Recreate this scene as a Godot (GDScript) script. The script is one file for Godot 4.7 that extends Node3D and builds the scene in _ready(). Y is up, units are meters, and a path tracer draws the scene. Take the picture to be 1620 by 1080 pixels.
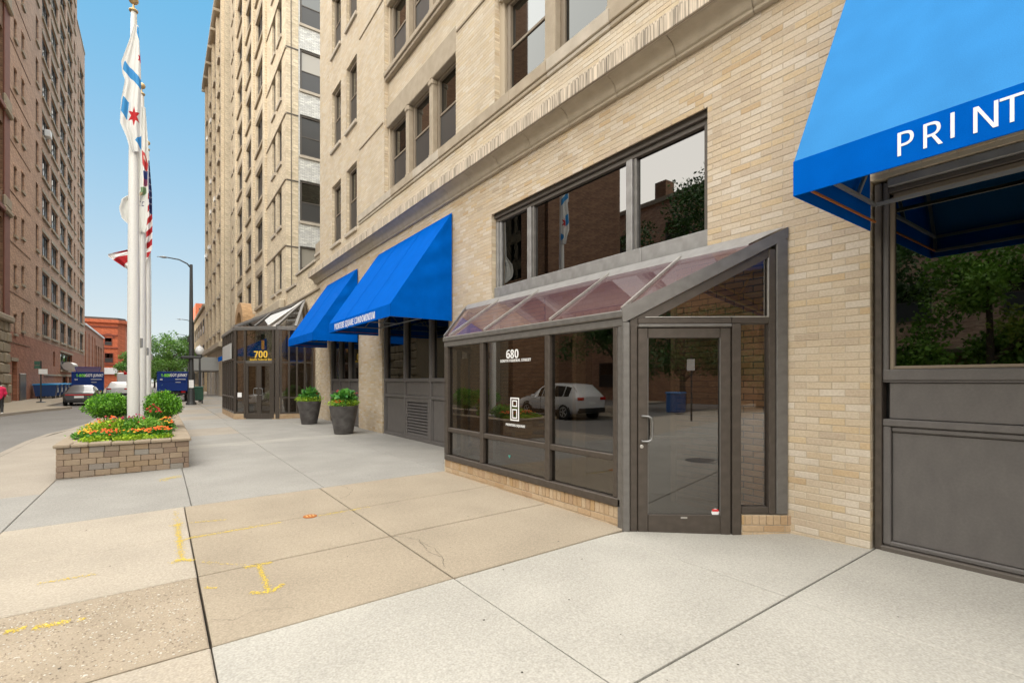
extends Node3D
# A brick street front with glazed vestibules, awnings, a planted bed with flagpoles and the street beyond.
# x runs from the street (left) to the long brick front at x = 5.17, -z runs down the street, y is up, metres.

const WX = 5.17

class Geo:
	var v = PackedVector3Array()
	var n = PackedVector3Array()
	var c = PackedColorArray()
	var uv = PackedVector2Array()
	var i = PackedInt32Array()
	var t = Transform3D()
	var col = Color(1, 1, 1)
	var use_c = false
	var use_uv = false
	func _put(p, nn, q = Vector2.ZERO):
		v.append(p)
		n.append(nn)
		if use_c:
			c.append(col)
		if use_uv:
			uv.append(q)
	func tri(a0, b0, c0):
		var a = t * a0
		var b = t * b0
		var d = t * c0
		var nn = (b - a).cross(d - a).normalized()
		var k = v.size()
		_put(a, nn)
		_put(b, nn)
		_put(d, nn)
		i.append_array(PackedInt32Array([k, k + 2, k + 1]))
	func quad(a0, b0, c0, d0):   # counter-clockwise seen from outside
		var a = t * a0
		var b = t * b0
		var cc = t * c0
		var d = t * d0
		var nn = (cc - a).cross(d - b).normalized()
		var k = v.size()
		_put(a, nn, Vector2(0, 1))
		_put(b, nn, Vector2(1, 1))
		_put(cc, nn, Vector2(1, 0))
		_put(d, nn, Vector2(0, 0))
		i.append_array(PackedInt32Array([k, k + 2, k + 1, k, k + 3, k + 2]))
	func box(lo, hi):
		var p = []
		for k in 8:
			p.append(Vector3(hi.x if k & 1 else lo.x, hi.y if k & 2 else lo.y, hi.z if k & 4 else lo.z))
		quad(p[4], p[5], p[7], p[6])
		quad(p[1], p[0], p[2], p[3])
		quad(p[0], p[4], p[6], p[2])
		quad(p[5], p[1], p[3], p[7])
		quad(p[6], p[7], p[3], p[2])
		quad(p[0], p[1], p[5], p[4])
	func oq(q, cen):   # a quad or triangle turned away from cen
		var nn = (q[1] - q[0]).cross(q[2] - q[0])
		var mid = (q[0] + q[1] + q[2]) / 3.0
		if nn.dot(mid - cen) < 0:
			q.reverse()
		if q.size() == 4:
			quad(q[0], q[1], q[2], q[3])
		else:
			tri(q[0], q[1], q[2])
	func cbox(lo, hi, r):   # box with chamfered edges
		var d = hi - lo
		r = min(r, min(d.x, min(d.y, d.z)) * 0.45)
		var cen = (lo + hi) / 2.0
		var e = [lo, hi]
		for ax in 3:
			var a1 = (ax + 1) % 3
			var a2 = (ax + 2) % 3
			for sg in 2:
				var q = []
				for w in [[0, 0], [1, 0], [1, 1], [0, 1]]:
					var p = Vector3.ZERO
					p[ax] = e[sg][ax]
					p[a1] = e[w[0]][a1] + (r if w[0] == 0 else -r)
					p[a2] = e[w[1]][a2] + (r if w[1] == 0 else -r)
					q.append(p)
				oq(q, cen)
			for sa in 2:
				for sb in 2:
					var q = []
					for w in [[0, 0], [0, 1], [1, 1], [1, 0]]:
						var p = Vector3.ZERO
						p[ax] = e[w[0]][ax] + (r if w[0] == 0 else -r)
						p[a1] = e[sa][a1] + ((r if sa == 0 else -r) if w[1] == 1 else 0.0)
						p[a2] = e[sb][a2] + ((r if sb == 0 else -r) if w[1] == 0 else 0.0)
						q.append(p)
					oq(q, cen)
		for k in 8:
			var s = [k & 1, (k >> 1) & 1, (k >> 2) & 1]
			var q = []
			for ax in 3:
				var p = Vector3.ZERO
				for x in 3:
					p[x] = e[s[x]][x] + (0.0 if x == ax else (r if s[x] == 0 else -r))
				q.append(p)
			oq(q, cen)
	func bar(a, b, w, h, up = Vector3.UP):   # square bar between two points
		var y = (b - a).normalized()
		var x = up.cross(y)
		if x.length() < 0.01:
			x = Vector3.RIGHT.cross(y)
		x = x.normalized()
		var z = x.cross(y).normalized()
		var keep = t
		t = keep * Transform3D(Basis(x, y, z), a)
		box(Vector3(-w / 2, 0, -h / 2), Vector3(w / 2, (b - a).length(), h / 2))
		t = keep
	func grid(rows, close_u = false, close_v = false, uvs = false):   # smooth sheet; rows of equal length
		var nr = rows.size()
		var nc = rows[0].size()
		var k = v.size()
		var pp = []
		for r in nr:
			var q = []
			for s in nc:
				q.append(t * rows[r][s])
			pp.append(q)
		for r in nr:
			for s in nc:
				var s0 = (s - 1 + nc) % nc if close_u else max(s - 1, 0)
				var s1 = (s + 1) % nc if close_u else min(s + 1, nc - 1)
				var r0 = (r - 1 + nr) % nr if close_v else max(r - 1, 0)
				var r1 = (r + 1) % nr if close_v else min(r + 1, nr - 1)
				var du = pp[r][s1] - pp[r][s0]
				var dv = pp[r1][s] - pp[r0][s]
				var nn = du.cross(dv)
				if nn.length() < 1e-9:
					var rr = min(r + 1, nr - 1) if r == 0 else max(r - 1, 0)
					nn = (pp[rr][s1] - pp[rr][s0]).cross(dv)
				_put(pp[r][s], nn.normalized(), Vector2(float(s) / (nc - 1), 1.0 - float(r) / (nr - 1)))
		for r in (nr if close_v else nr - 1):
			for s in (nc if close_u else nc - 1):
				var a = k + r * nc + s
				var b = k + r * nc + (s + 1) % nc
				var d = k + ((r + 1) % nr) * nc + s
				var e = k + ((r + 1) % nr) * nc + (s + 1) % nc
				i.append_array(PackedInt32Array([a, e, b, a, d, e]))
	func tube(pts, radii, sides = 10, caps = true):
		var rows = []
		var last = Vector3.ZERO
		for k in pts.size():
			var d = (pts[min(k + 1, pts.size() - 1)] - pts[max(k - 1, 0)]).normalized()
			var x = last - d * last.dot(d) if last != Vector3.ZERO else (Vector3.RIGHT if abs(d.x) < 0.8 else Vector3.FORWARD).cross(d)
			x = x.normalized()
			last = x
			var y = d.cross(x)
			var row = []
			var r = radii[k] if radii is Array else radii
			for s in sides:
				var a = TAU * s / sides
				row.append(pts[k] + (x * cos(a) + y * sin(a)) * r)
			rows.append(row)
		grid(rows, true)
		if caps:
			for e in [0, rows.size() - 1]:
				var q = pts[e]
				for s in sides:
					if e == 0:
						tri(q, rows[e][(s + 1) % sides], rows[e][s])
					else:
						tri(q, rows[e][s], rows[e][(s + 1) % sides])
	func lathe(o, prof, sides = 24):   # prof: [radius, height] upwards
		var rows = []
		for p in prof:
			var row = []
			for s in sides:
				var a = -TAU * s / sides
				row.append(o + Vector3(cos(a) * p[0], p[1], sin(a) * p[0]))
			rows.append(row)
		grid(rows, true)
	func prism(poly, z0, z1):   # polygon in x,y (counter-clockwise seen from +z), extruded from z0 to z1
		var m = poly.size()
		for k in m:
			var a = poly[k]
			var b = poly[(k + 1) % m]
			quad(Vector3(a.x, a.y, z1), Vector3(a.x, a.y, z0), Vector3(b.x, b.y, z0), Vector3(b.x, b.y, z1))
		var ids = Geometry2D.triangulate_polygon(PackedVector2Array(poly))
		for k in range(0, ids.size(), 3):
			var a = poly[ids[k]]
			var b = poly[ids[k + 1]]
			var d = poly[ids[k + 2]]
			if (b - a).cross(d - a) < 0:
				var e = b
				b = d
				d = e
			tri(Vector3(a.x, a.y, z1), Vector3(b.x, b.y, z1), Vector3(d.x, d.y, z1))
			tri(Vector3(a.x, a.y, z0), Vector3(d.x, d.y, z0), Vector3(b.x, b.y, z0))
	func mesh():
		var m = ArrayMesh.new()
		if v.is_empty():
			return m
		var a = []
		a.resize(Mesh.ARRAY_MAX)
		a[Mesh.ARRAY_VERTEX] = v
		a[Mesh.ARRAY_NORMAL] = n
		if use_c:
			a[Mesh.ARRAY_COLOR] = c
		if use_uv:
			a[Mesh.ARRAY_TEX_UV] = uv
		a[Mesh.ARRAY_INDEX] = i
		m.add_surface_from_arrays(Mesh.PRIMITIVE_TRIANGLES, a)
		return m

var rng = RandomNumberGenerator.new()
var mats = {}
var texs = {}
var taken = {}
var shared = {}

func face(o, out):   # local x runs along the face, y up, z outwards
	return Transform3D(Basis(Vector3.UP.cross(out), Vector3.UP, out), o)

func geo(t = Transform3D()):
	var g = Geo.new()
	g.t = t
	return g

func numbered(called):
	if not taken.has(called):
		taken[called] = 0
		return called
	taken[called] += 1
	return "%s_%03d" % [called, taken[called]]

func thing(called, label, category, group = "", at = Vector3.ZERO, turn = 0.0):
	var o = Node3D.new()
	o.name = numbered(called)
	add_child(o)
	o.position = at
	o.rotation.y = turn
	tag(o, label, category, group)
	return o

func tag(o, label, category, group = ""):
	o.set_meta("label", label)
	o.set_meta("category", category)
	if group:
		o.set_meta("group", group)

func part(parent, called, g, m, label = ""):
	var o = MeshInstance3D.new()
	o.name = called
	o.mesh = g.mesh() if g is Geo else g
	o.material_override = m
	parent.add_child(o, true)
	if label:
		o.set_meta("label", label)
	return o

func boxpart(parent, called, t, lo, hi, m, r = 0.004, label = ""):
	var g = geo(t)
	g.cbox(lo, hi, r)
	return part(parent, called, g, m, label)

func struct(called, g, m):
	var o = part(self, numbered(called), g, m)
	o.set_meta("kind", "structure")
	return o

func stuff(o):
	o.set_meta("kind", "stuff")
	return o

func copy(o, label = "", group = ""):
	var r = o.duplicate()
	r.name = numbered(str(o.name).get_slice("_00", 0))
	add_child(r)
	if label:
		r.set_meta("label", label)
	if group:
		r.set_meta("group", group)
	return r

func lin(r, g, b):
	return Color(r, g, b).linear_to_srgb()

func noise_tex(key, freq, lo, hi, size = 512, octaves = 4, kind = FastNoiseLite.TYPE_SIMPLEX_SMOOTH, bump = false, offs = [0.0, 1.0]):
	if texs.has(key):
		return texs[key]
	var nz = FastNoiseLite.new()
	nz.noise_type = kind
	nz.seed = hash(key) % 10000
	nz.frequency = freq
	nz.fractal_octaves = octaves
	var tx = NoiseTexture2D.new()
	tx.width = size
	tx.height = size
	tx.seamless = true
	tx.noise = nz
	if bump:
		tx.as_normal_map = true
		tx.bump_strength = lo
	else:
		var gr = Gradient.new()
		gr.offsets = PackedFloat32Array([offs[0], offs[1]])
		gr.colors = PackedColorArray([lo, hi])
		tx.color_ramp = gr
	texs[key] = tx
	return tx

func mat(key, col = Color(0.5, 0.5, 0.5), rough = 0.7, metal = 0.0, o = {}):
	if mats.has(key):
		return mats[key]
	var m = StandardMaterial3D.new()
	m.resource_name = key
	m.albedo_color = lin(col.r, col.g, col.b)
	m.roughness = rough
	m.metallic = metal
	if o.has("tex"):
		m.albedo_texture = o.tex
		m.uv1_triplanar = o.get("tri", true)
		m.uv1_world_triplanar = o.get("tri", true) and o.get("world", true)
		var s = o.get("scale", 1.0)
		m.uv1_scale = s if s is Vector3 else Vector3(s, s, s)
		m.uv1_triplanar_sharpness = 8.0
	if o.has("detail"):
		m.detail_enabled = true
		m.detail_albedo = o.detail
		m.detail_blend_mode = BaseMaterial3D.BLEND_MODE_MUL
		m.detail_uv_layer = BaseMaterial3D.DETAIL_UV_2
		m.uv2_triplanar = true
		m.uv2_world_triplanar = true
		var s = o.get("dscale", 1.0)
		m.uv2_scale = s if s is Vector3 else Vector3(s, s, s)
	if o.has("normal"):
		m.normal_enabled = true
		m.normal_texture = o.normal
		m.normal_scale = o.get("nscale", 1.0)
	if o.has("height"):
		m.heightmap_enabled = true
		m.heightmap_texture = o.height
		m.heightmap_scale = o.get("hscale", 0.2)
	if o.has("vc"):
		m.vertex_color_use_as_albedo = true
	if o.has("back"):
		m.backlight_enabled = true
		m.backlight = o.back
	if o.has("alpha"):
		m.transparency = BaseMaterial3D.TRANSPARENCY_ALPHA
		m.albedo_color.a = o.alpha
	if o.has("spec"):
		m.metallic_specular = o.spec
	if o.has("rim"):
		m.rim_enabled = true
		m.rim = o.rim
		m.rim_tint = 0.5
	if o.has("coat"):
		m.clearcoat_enabled = true
		m.clearcoat = o.coat
		m.clearcoat_roughness = 0.05
	if o.has("emit"):
		m.emission_enabled = true
		m.emission = o.emit
		m.emission_energy_multiplier = o.get("power", 1.0)
	if o.has("twosided"):
		m.cull_mode = BaseMaterial3D.CULL_DISABLED
	mats[key] = m
	return m

func gy(x):   # the pavement falls gently from the brick front to the kerb
	return 0.017 * (x - WX)

# ---- walls with openings; holes are [x0, x1, y0, y1] in the face's own axes
func cells(x0, x1, y0, y1, holes):
	var xs = [x0, x1]
	for h in holes:
		for e in [h[0], h[1]]:
			if e > x0 and e < x1:
				xs.append(e)
	xs.sort()
	var out = []
	for k in xs.size() - 1:
		var a = xs[k]
		var b = xs[k + 1]
		if b - a < 0.0005:
			continue
		var mid = (a + b) / 2
		var cut = []
		for h in holes:
			if h[0] < mid and h[1] > mid:
				cut.append([h[2], h[3]])
		cut.sort_custom(func(p, q): return p[0] < q[0])
		var y = y0
		for h in cut:
			if h[0] > y + 0.0005:
				out.append([a, b, y, min(h[0], y1)])
			y = max(y, h[1])
		if y < y1 - 0.0005:
			out.append([a, b, y, y1])
	return out

func wall(g, x0, x1, y0, y1, holes, z = 0.0, deep = 0.3, reveal = null):
	for q in cells(x0, x1, y0, y1, holes):
		g.quad(Vector3(q[0], q[2], z), Vector3(q[1], q[2], z), Vector3(q[1], q[3], z), Vector3(q[0], q[3], z))
	var r = reveal if reveal else g
	for h in holes:
		var a = max(h[0], x0)
		var b = min(h[1], x1)
		var e = max(h[2], y0)
		var f = min(h[3], y1)
		r.quad(Vector3(a, e, z), Vector3(a, e, z - deep), Vector3(a, f, z - deep), Vector3(a, f, z))
		r.quad(Vector3(b, e, z - deep), Vector3(b, e, z), Vector3(b, f, z), Vector3(b, f, z - deep))
		r.quad(Vector3(a, f, z), Vector3(a, f, z - deep), Vector3(b, f, z - deep), Vector3(b, f, z))
		if e > y0 + 0.01:
			r.quad(Vector3(a, e, z - deep), Vector3(a, e, z), Vector3(b, e, z), Vector3(b, e, z - deep))

# ---- bricks laid in running bond over a face, each with its own tone
const CREAM = [Color(0.622, 0.521, 0.390), Color(0.597, 0.487, 0.351), Color(0.641, 0.553, 0.436), Color(0.579, 0.481, 0.367), Color(0.622, 0.494, 0.328), Color(0.560, 0.422, 0.266), Color(0.660, 0.587, 0.491), Color(0.535, 0.442, 0.336), Color(0.610, 0.515, 0.397), Color(0.597, 0.455, 0.289)]
const CREAM_ODDS = [0.20, 0.17, 0.18, 0.10, 0.08, 0.02, 0.12, 0.03, 0.08, 0.02]
const PALE = [Color(0.658, 0.571, 0.445), Color(0.638, 0.545, 0.414), Color(0.676, 0.599, 0.484), Color(0.620, 0.539, 0.430), Color(0.651, 0.552, 0.399), Color(0.614, 0.513, 0.375), Color(0.678, 0.618, 0.523), Color(0.601, 0.520, 0.406), Color(0.658, 0.579, 0.469), Color(0.632, 0.526, 0.391)]
const BUFF = [Color(0.52, 0.38, 0.24), Color(0.49, 0.34, 0.20), Color(0.55, 0.41, 0.27), Color(0.47, 0.33, 0.21), Color(0.51, 0.36, 0.22), Color(0.45, 0.31, 0.19), Color(0.56, 0.43, 0.29), Color(0.43, 0.30, 0.19), Color(0.53, 0.39, 0.25), Color(0.50, 0.34, 0.18)]
const RUSSET = [Color(0.40, 0.22, 0.10), Color(0.37, 0.20, 0.09), Color(0.43, 0.25, 0.12), Color(0.36, 0.19, 0.09), Color(0.41, 0.21, 0.09), Color(0.34, 0.18, 0.08), Color(0.44, 0.26, 0.13), Color(0.32, 0.17, 0.08), Color(0.40, 0.23, 0.11), Color(0.38, 0.20, 0.08)]
const STONE = [Color(0.34, 0.26, 0.19), Color(0.30, 0.23, 0.17), Color(0.37, 0.29, 0.21), Color(0.29, 0.26, 0.23), Color(0.33, 0.24, 0.16), Color(0.31, 0.29, 0.26), Color(0.36, 0.28, 0.20), Color(0.27, 0.20, 0.15), Color(0.33, 0.27, 0.21), Color(0.35, 0.26, 0.17)]

func lay(out, t, x0, x1, y0, y1, holes, pal, palname, course = 0.0677, blen = 0.225, joint = 0.0075, deep = 0.012):
	var row = 0
	var y = y0
	while y < y1 - 0.012:
		var ht = min(course - joint, y1 - y)
		var spans = [[x0, x1]]
		for h in holes:
			if h[2] < y + ht * 0.5 and h[3] > y + ht * 0.5:
				var nx = []
				for s in spans:
					if h[1] <= s[0] or h[0] >= s[1]:
						nx.append(s)
						continue
					if h[0] > s[0]:
						nx.append([s[0], h[0]])
					if h[1] < s[1]:
						nx.append([h[1], s[1]])
				spans = nx
		for s in spans:
			var x = floor(s[0] / blen) * blen - (blen * 0.5 if row % 2 else 0.0)
			while x < s[1]:
				var a = max(x, s[0])
				var b = min(x + blen - joint, s[1])
				if b - a > 0.018:
					var r = rng.randf()
					var k = 0
					for q in 10:
						r -= CREAM_ODDS[q]
						if r <= 0:
							k = q
							break
					var proud = rng.randf_range(-0.0015, 0.0015)
					out.append([t * Transform3D(Basis.from_scale(Vector3(b - a, ht, deep)), Vector3(a, y, proud)), pal, k, palname])
				x += blen
		y += course
		row += 1

func unit_brick():   # x 0..1 long, y 0..1 high, z -1..0 deep, the front edges broken
	if shared.has("unit_brick"):
		return shared.unit_brick
	var g = geo()
	var ex = 0.016
	var ey = 0.06
	var ez = -0.28
	var f = [Vector3(ex, ey, 0), Vector3(1 - ex, ey, 0), Vector3(1 - ex, 1 - ey, 0), Vector3(ex, 1 - ey, 0)]
	var m = [Vector3(0, 0, ez), Vector3(1, 0, ez), Vector3(1, 1, ez), Vector3(0, 1, ez)]
	g.quad(f[0], f[1], f[2], f[3])
	for k in 4:
		var j = (k + 1) % 4
		g.quad(m[k], m[j], f[j], f[k])
		var a = m[k]
		var b = m[j]
		g.quad(Vector3(a.x, a.y, -1), Vector3(b.x, b.y, -1), b, a)
	shared.unit_brick = g.mesh()
	return shared.unit_brick

func brick_mat(palname, k, col):
	return mat("brick_%s_%d" % [palname, k], col, 0.9, 0.0, {tex = texs.brick_grain, scale = 2.2, detail = texs.soot, dscale = 0.16, height = texs.brick_pit, hscale = 0.12})

func place_bricks(parent, list, most, called = "brick"):
	var eye = Vector3(0, 1.5, 0)
	if list.size() > most:
		list.sort_custom(func(p, q): return p[0].origin.distance_squared_to(eye) < q[0].origin.distance_squared_to(eye))
	var mesh = unit_brick()
	for k in min(most, list.size()):
		var q = list[k]
		var o = MeshInstance3D.new()
		o.name = called
		o.mesh = mesh
		o.material_override = brick_mat(q[3], q[2], q[1][q[2]])
		o.transform = q[0]
		parent.add_child(o, true)
	if list.size() > most:
		var mm = MultiMesh.new()
		mm.transform_format = MultiMesh.TRANSFORM_3D
		mm.use_colors = true
		mm.mesh = mesh
		mm.instance_count = list.size() - most
		for k in mm.instance_count:
			var q = list[k + most]
			mm.set_instance_transform(k, q[0])
			mm.set_instance_color(k, q[1][q[2]])
		var o = MultiMeshInstance3D.new()
		o.name = called + "work"
		o.multimesh = mm
		o.material_override = mat("brickwork", Color(1, 1, 1), 0.9, 0.0, {tex = texs.brick_grain, scale = 2.2, detail = texs.soot, dscale = 0.16, height = texs.brick_pit, hscale = 0.12, vc = true})
		parent.add_child(o, true)
		stuff(o)

# ---- printed lettering as thin raised letters
func text(parent, called, words, t, height, m, bold = true, squeeze = 1.0, spread = 0.0, deep = 0.004, serif = false):
	var f = SystemFont.new()
	f.font_names = PackedStringArray(["Droid Serif" if serif else "Droid Sans"])
	f.font_weight = 700 if bold else 400
	var font = f
	if spread != 0.0:
		font = FontVariation.new()
		font.base_font = f
		font.spacing_glyph = int(spread)
	var tm = TextMesh.new()
	tm.font = font
	tm.text = words
	tm.font_size = 64
	tm.pixel_size = height / 46.0
	tm.depth = deep
	tm.horizontal_alignment = HORIZONTAL_ALIGNMENT_LEFT
	tm.vertical_alignment = VERTICAL_ALIGNMENT_CENTER
	tm.curve_step = 3.0
	var o = part(parent, called, tm, m)
	o.transform = t * Transform3D(Basis.from_scale(Vector3(squeeze, 1, 1)), Vector3.ZERO)
	return o

func setup_view():
	var cam = Camera3D.new()
	cam.name = "camera"
	cam.projection = Camera3D.PROJECTION_FRUSTUM
	cam.near = 0.1
	cam.far = 3000.0
	cam.size = 1080.0 / 780.0 * 0.1
	cam.frustum_offset = Vector2(0, 62.0 / 780.0 * 0.1)
	add_child(cam)
	cam.position = Vector3(0, 1.5, 0)
	cam.rotation.y = -atan(558.0 / 780.0)
	cam.current = true
	var sky = ProceduralSkyMaterial.new()
	sky.sky_top_color = Color(0.205, 0.46, 0.60)
	sky.sky_horizon_color = Color(0.62, 0.63, 0.615)
	sky.sky_curve = 0.22
	sky.ground_bottom_color = Color(0.36, 0.35, 0.33)
	sky.ground_horizon_color = Color(0.62, 0.64, 0.66)
	sky.sun_angle_max = 1.0
	sky.energy_multiplier = 0.328
	var env = Environment.new()
	env.background_mode = Environment.BG_SKY
	env.sky = Sky.new()
	env.sky.sky_material = sky
	env.tonemap_mode = Environment.TONE_MAPPER_LINEAR
	env.tonemap_exposure = 7.9
	env.sdfgi_enabled = true
	env.ssao_enabled = true
	env.ssil_enabled = true
	var we = WorldEnvironment.new()
	we.name = "environment"
	we.environment = env
	add_child(we)
	var sun_dome = DirectionalLight3D.new()   # sunlight spread across half the sky as dome fill, leaning from the left
	sun_dome.name = "sun_dome"
	sun_dome.light_energy = 0.5
	sun_dome.light_color = Color(1.0, 0.945, 0.87)
	sun_dome.light_angular_distance = 176.0
	sun_dome.shadow_enabled = true
	sun_dome.sky_mode = DirectionalLight3D.SKY_MODE_LIGHT_ONLY
	add_child(sun_dome)
	sun_dome.look_at_from_position(Vector3.ZERO, Vector3(1.45, -1.0, 0.05), Vector3.UP)

func setup_materials():
	var W = Color(1, 1, 1)
	noise_tex("brick_grain", 0.03, Color(0.92, 0.91, 0.895), W, 512, 5)
	noise_tex("brick_pit", 0.06, Color(0, 0, 0), W, 512, 3)
	noise_tex("blotch", 0.008, Color(0.91, 0.905, 0.895), W, 512, 5)
	noise_tex("speck", 0.12, Color(0.87, 0.865, 0.855), W, 512, 2)
	noise_tex("weave", 0.09, Color(0.93, 0.93, 0.94), W, 256, 3)
	noise_tex("soot", 0.012, Color(0.925, 0.915, 0.90), W, 512, 6)
	noise_tex("grime", 0.015, Color(0.91, 0.91, 0.915), W, 512, 6)
	noise_tex("fine", 0.09, Color(0.93, 0.93, 0.93), W, 512, 3)
	noise_tex("rough_ground", 0.05, Color(0, 0, 0), W, 512, 4)
	var n1 = FastNoiseLite.new()
	n1.seed = 11
	n1.frequency = 0.006
	n1.fractal_octaves = 5
	var n2 = FastNoiseLite.new()
	n2.seed = 12
	n2.frequency = 0.17
	n2.fractal_octaves = 2
	var n3 = FastNoiseLite.new()
	n3.seed = 13
	n3.noise_type = FastNoiseLite.TYPE_CELLULAR
	n3.frequency = 0.013
	var ia = n1.get_seamless_image(768, 768)
	var ib = n2.get_seamless_image(768, 768)
	var ic = n3.get_seamless_image(768, 768)
	var pv = Image.create(768, 768, false, Image.FORMAT_RGB8)
	for y in 768:
		for x in 768:
			var a = ia.get_pixel(x, y).r
			var f = ib.get_pixel(x, y).r
			var sp = ic.get_pixel(x, y).r
			var k = 0.94 + (a - 0.5) * 0.09 + (f - 0.5) * 0.075 + (rng.randf() - 0.5) * 0.10
			if sp < 0.05 and f < 0.45:
				k -= 0.12 * (0.05 - sp) / 0.05
			pv.set_pixel(x, y, Color(k, k * 0.995, k * 0.985))
	texs.pave = ImageTexture.create_from_image(pv)
	var con = {tex = texs.speck, scale = 0.8, detail = texs.pave, dscale = 0.17, height = texs.rough_ground, hscale = 0.12}
	mat("concrete_white", Color(0.510, 0.496, 0.460), 0.9, 0.0, con)
	mat("concrete_tan", Color(0.428, 0.364, 0.282), 0.9, 0.0, con)
	mat("concrete_sand", Color(0.510, 0.455, 0.382), 0.9, 0.0, con)
	mat("concrete_grey", Color(0.382, 0.373, 0.355), 0.85, 0.0, con)
	mat("concrete_pale", Color(0.446, 0.432, 0.405), 0.88, 0.0, con)
	mat("concrete_pink", Color(0.428, 0.382, 0.328), 0.9, 0.0, con)
	mat("aggregate", Color(0.43, 0.36, 0.275), 0.95, 0.0, {tex = texs.speck, scale = 1.0, detail = texs.blotch, dscale = 0.4, height = texs.rough_ground, hscale = 0.5})
	mat("aggregate_pebble", Color(1, 1, 1), 0.8, 0.0, {vc = true})
	mat("soil_joint", Color(0.06, 0.052, 0.045), 1.0)
	mat("asphalt", Color(0.32, 0.305, 0.29), 0.92, 0.0, {tex = noise_tex("asphalt_grain", 0.15, Color(0.6, 0.6, 0.6), W, 512, 2), scale = 0.9, detail = texs.blotch, dscale = 0.09, height = texs.rough_ground, hscale = 0.3})
	mat("far_ground", Color(0.12, 0.12, 0.10), 1.0)
	mat("mortar", Color(0.52, 0.44, 0.335), 0.95, 0.0, {tex = texs.speck, scale = 3.0})
	mat("bronze", Color(0.098, 0.081, 0.068), 0.42, 0.35, {tex = noise_tex("brushed", 0.012, Color(0.86, 0.855, 0.85), W, 256, 4), scale = 3.0})
	mat("bronze_worn", Color(0.20, 0.19, 0.18), 0.45, 0.45, {tex = texs.brushed, scale = 2.5})
	mat("alu", Color(0.34, 0.335, 0.33), 0.5, 0.4, {tex = texs.brushed, scale = 1.5})
	mat("alu_bright", Color(0.62, 0.60, 0.57), 0.35, 0.7, {tex = texs.brushed, scale = 3.0})
	mat("panel_brown", Color(0.130, 0.119, 0.113), 0.55, 0.0, {tex = texs.fine, scale = 0.8, detail = texs.grime, dscale = Vector3(0.9, 0.35, 0.9)})
	mat("frame_taupe", Color(0.23, 0.185, 0.135), 0.6, 0.0, {tex = texs.fine, scale = 2.0})
	mat("frame_dark", Color(0.10, 0.085, 0.072), 0.6, 0.0, {tex = texs.fine, scale = 2.0})
	mat("glass_dark", Color(0.10, 0.105, 0.105), 0.015, 1.0)
	mat("glass_blue", Color(0.17, 0.18, 0.185), 0.02, 1.0)
	mat("glass_mirror", Color(0.16, 0.16, 0.16), 0.012, 1.0)
	mat("glass_show", Color(0.16, 0.165, 0.16), 0.012, 1.0)
	mat("car_glass", Color(0.01, 0.011, 0.012), 0.05, 0.0, {spec = 0.5})
	mat("glass_screen", Color(0.045, 0.045, 0.045), 0.35, 0.0, {spec = 0.5})
	mat("glass_blind", Color(0.30, 0.28, 0.24), 0.12, 0.0, {spec = 0.6})
	var plain = Image.create(4, 4, false, Image.FORMAT_RGB8)
	plain.fill(Color(1, 1, 1))
	texs.plain = ImageTexture.create_from_image(plain)
	mat("glass_clear", Color(0.35, 0.35, 0.35), 0.01, 1.0, {alpha = 0.25, tex = texs.plain})
	mat("glass_smoke", Color(0.225, 0.22, 0.215), 0.008, 1.0, {alpha = 0.60, tex = texs.plain})
	mat("glass_roof", Color(0.125, 0.068, 0.082), 0.02, 0.0, {alpha = 0.62, spec = 0.32})
	mat("glass_white", Color(0.36, 0.36, 0.36), 0.25, 0.0, {spec = 0.6})
	mat("black", Color(0.012, 0.012, 0.012), 0.6)
	mat("rubber", Color(0.02, 0.02, 0.02), 0.8)
	mat("white_paint", Color(0.74, 0.73, 0.70), 0.35, 0.0, {tex = texs.fine, scale = 0.7})
	mat("letter_white", Color(0.80, 0.80, 0.80), 0.6)
	mat("letter_gold", Color(0.78, 0.50, 0.06), 0.45)
	mat("letter_green", Color(0.22, 0.72, 0.02), 0.5)
	mat("wood", Color(0.42, 0.27, 0.13), 0.5, 0.0, {tex = noise_tex("wood_grain", 0.02, Color(0.75, 0.72, 0.68), W, 256, 3), scale = Vector3(6, 0.5, 6)})
	mat("limestone", Color(0.46, 0.39, 0.30), 0.9, 0.0, {tex = texs.blotch, scale = 0.7, detail = texs.speck, dscale = 2.0, height = texs.rough_ground, hscale = 0.2})
	mat("limestone_pale", Color(0.56, 0.50, 0.42), 0.9, 0.0, {tex = texs.blotch, scale = 0.7, detail = texs.speck, dscale = 2.0})
	mat("terracotta_trim", Color(0.58, 0.50, 0.385), 0.85, 0.0, {tex = texs.blotch, scale = 0.9, detail = texs.speck, dscale = 2.0})
	# the weathered fascia: rain has washed dark and white runs down the face
	var im = Image.create(1024, 64, false, Image.FORMAT_RGB8)
	var nz = FastNoiseLite.new()
	nz.seed = 5
	nz.frequency = 0.09
	for x in 1024:
		var run = nz.get_noise_2d(x * 0.22, 0) * 0.25 + nz.get_noise_2d(x * 1.3, 40) * 0.5 + nz.get_noise_2d(x * 4.0, 90) * 0.6
		for y in 64:
			var q = run + nz.get_noise_2d(x * 1.5, y * 0.15 + 300) * 0.3
			var k = clamp(0.84 + q * 0.60, 0.40, 1.0)
			im.set_pixel(x, y, Color(k, k * 0.965, k * 0.92))
	texs.runs = ImageTexture.create_from_image(im)
	mat("fascia", Color(0.66, 0.61, 0.54), 0.9, 0.0, {tex = texs.runs, scale = Vector3(0.19, 2.5, 0.19)})
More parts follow.
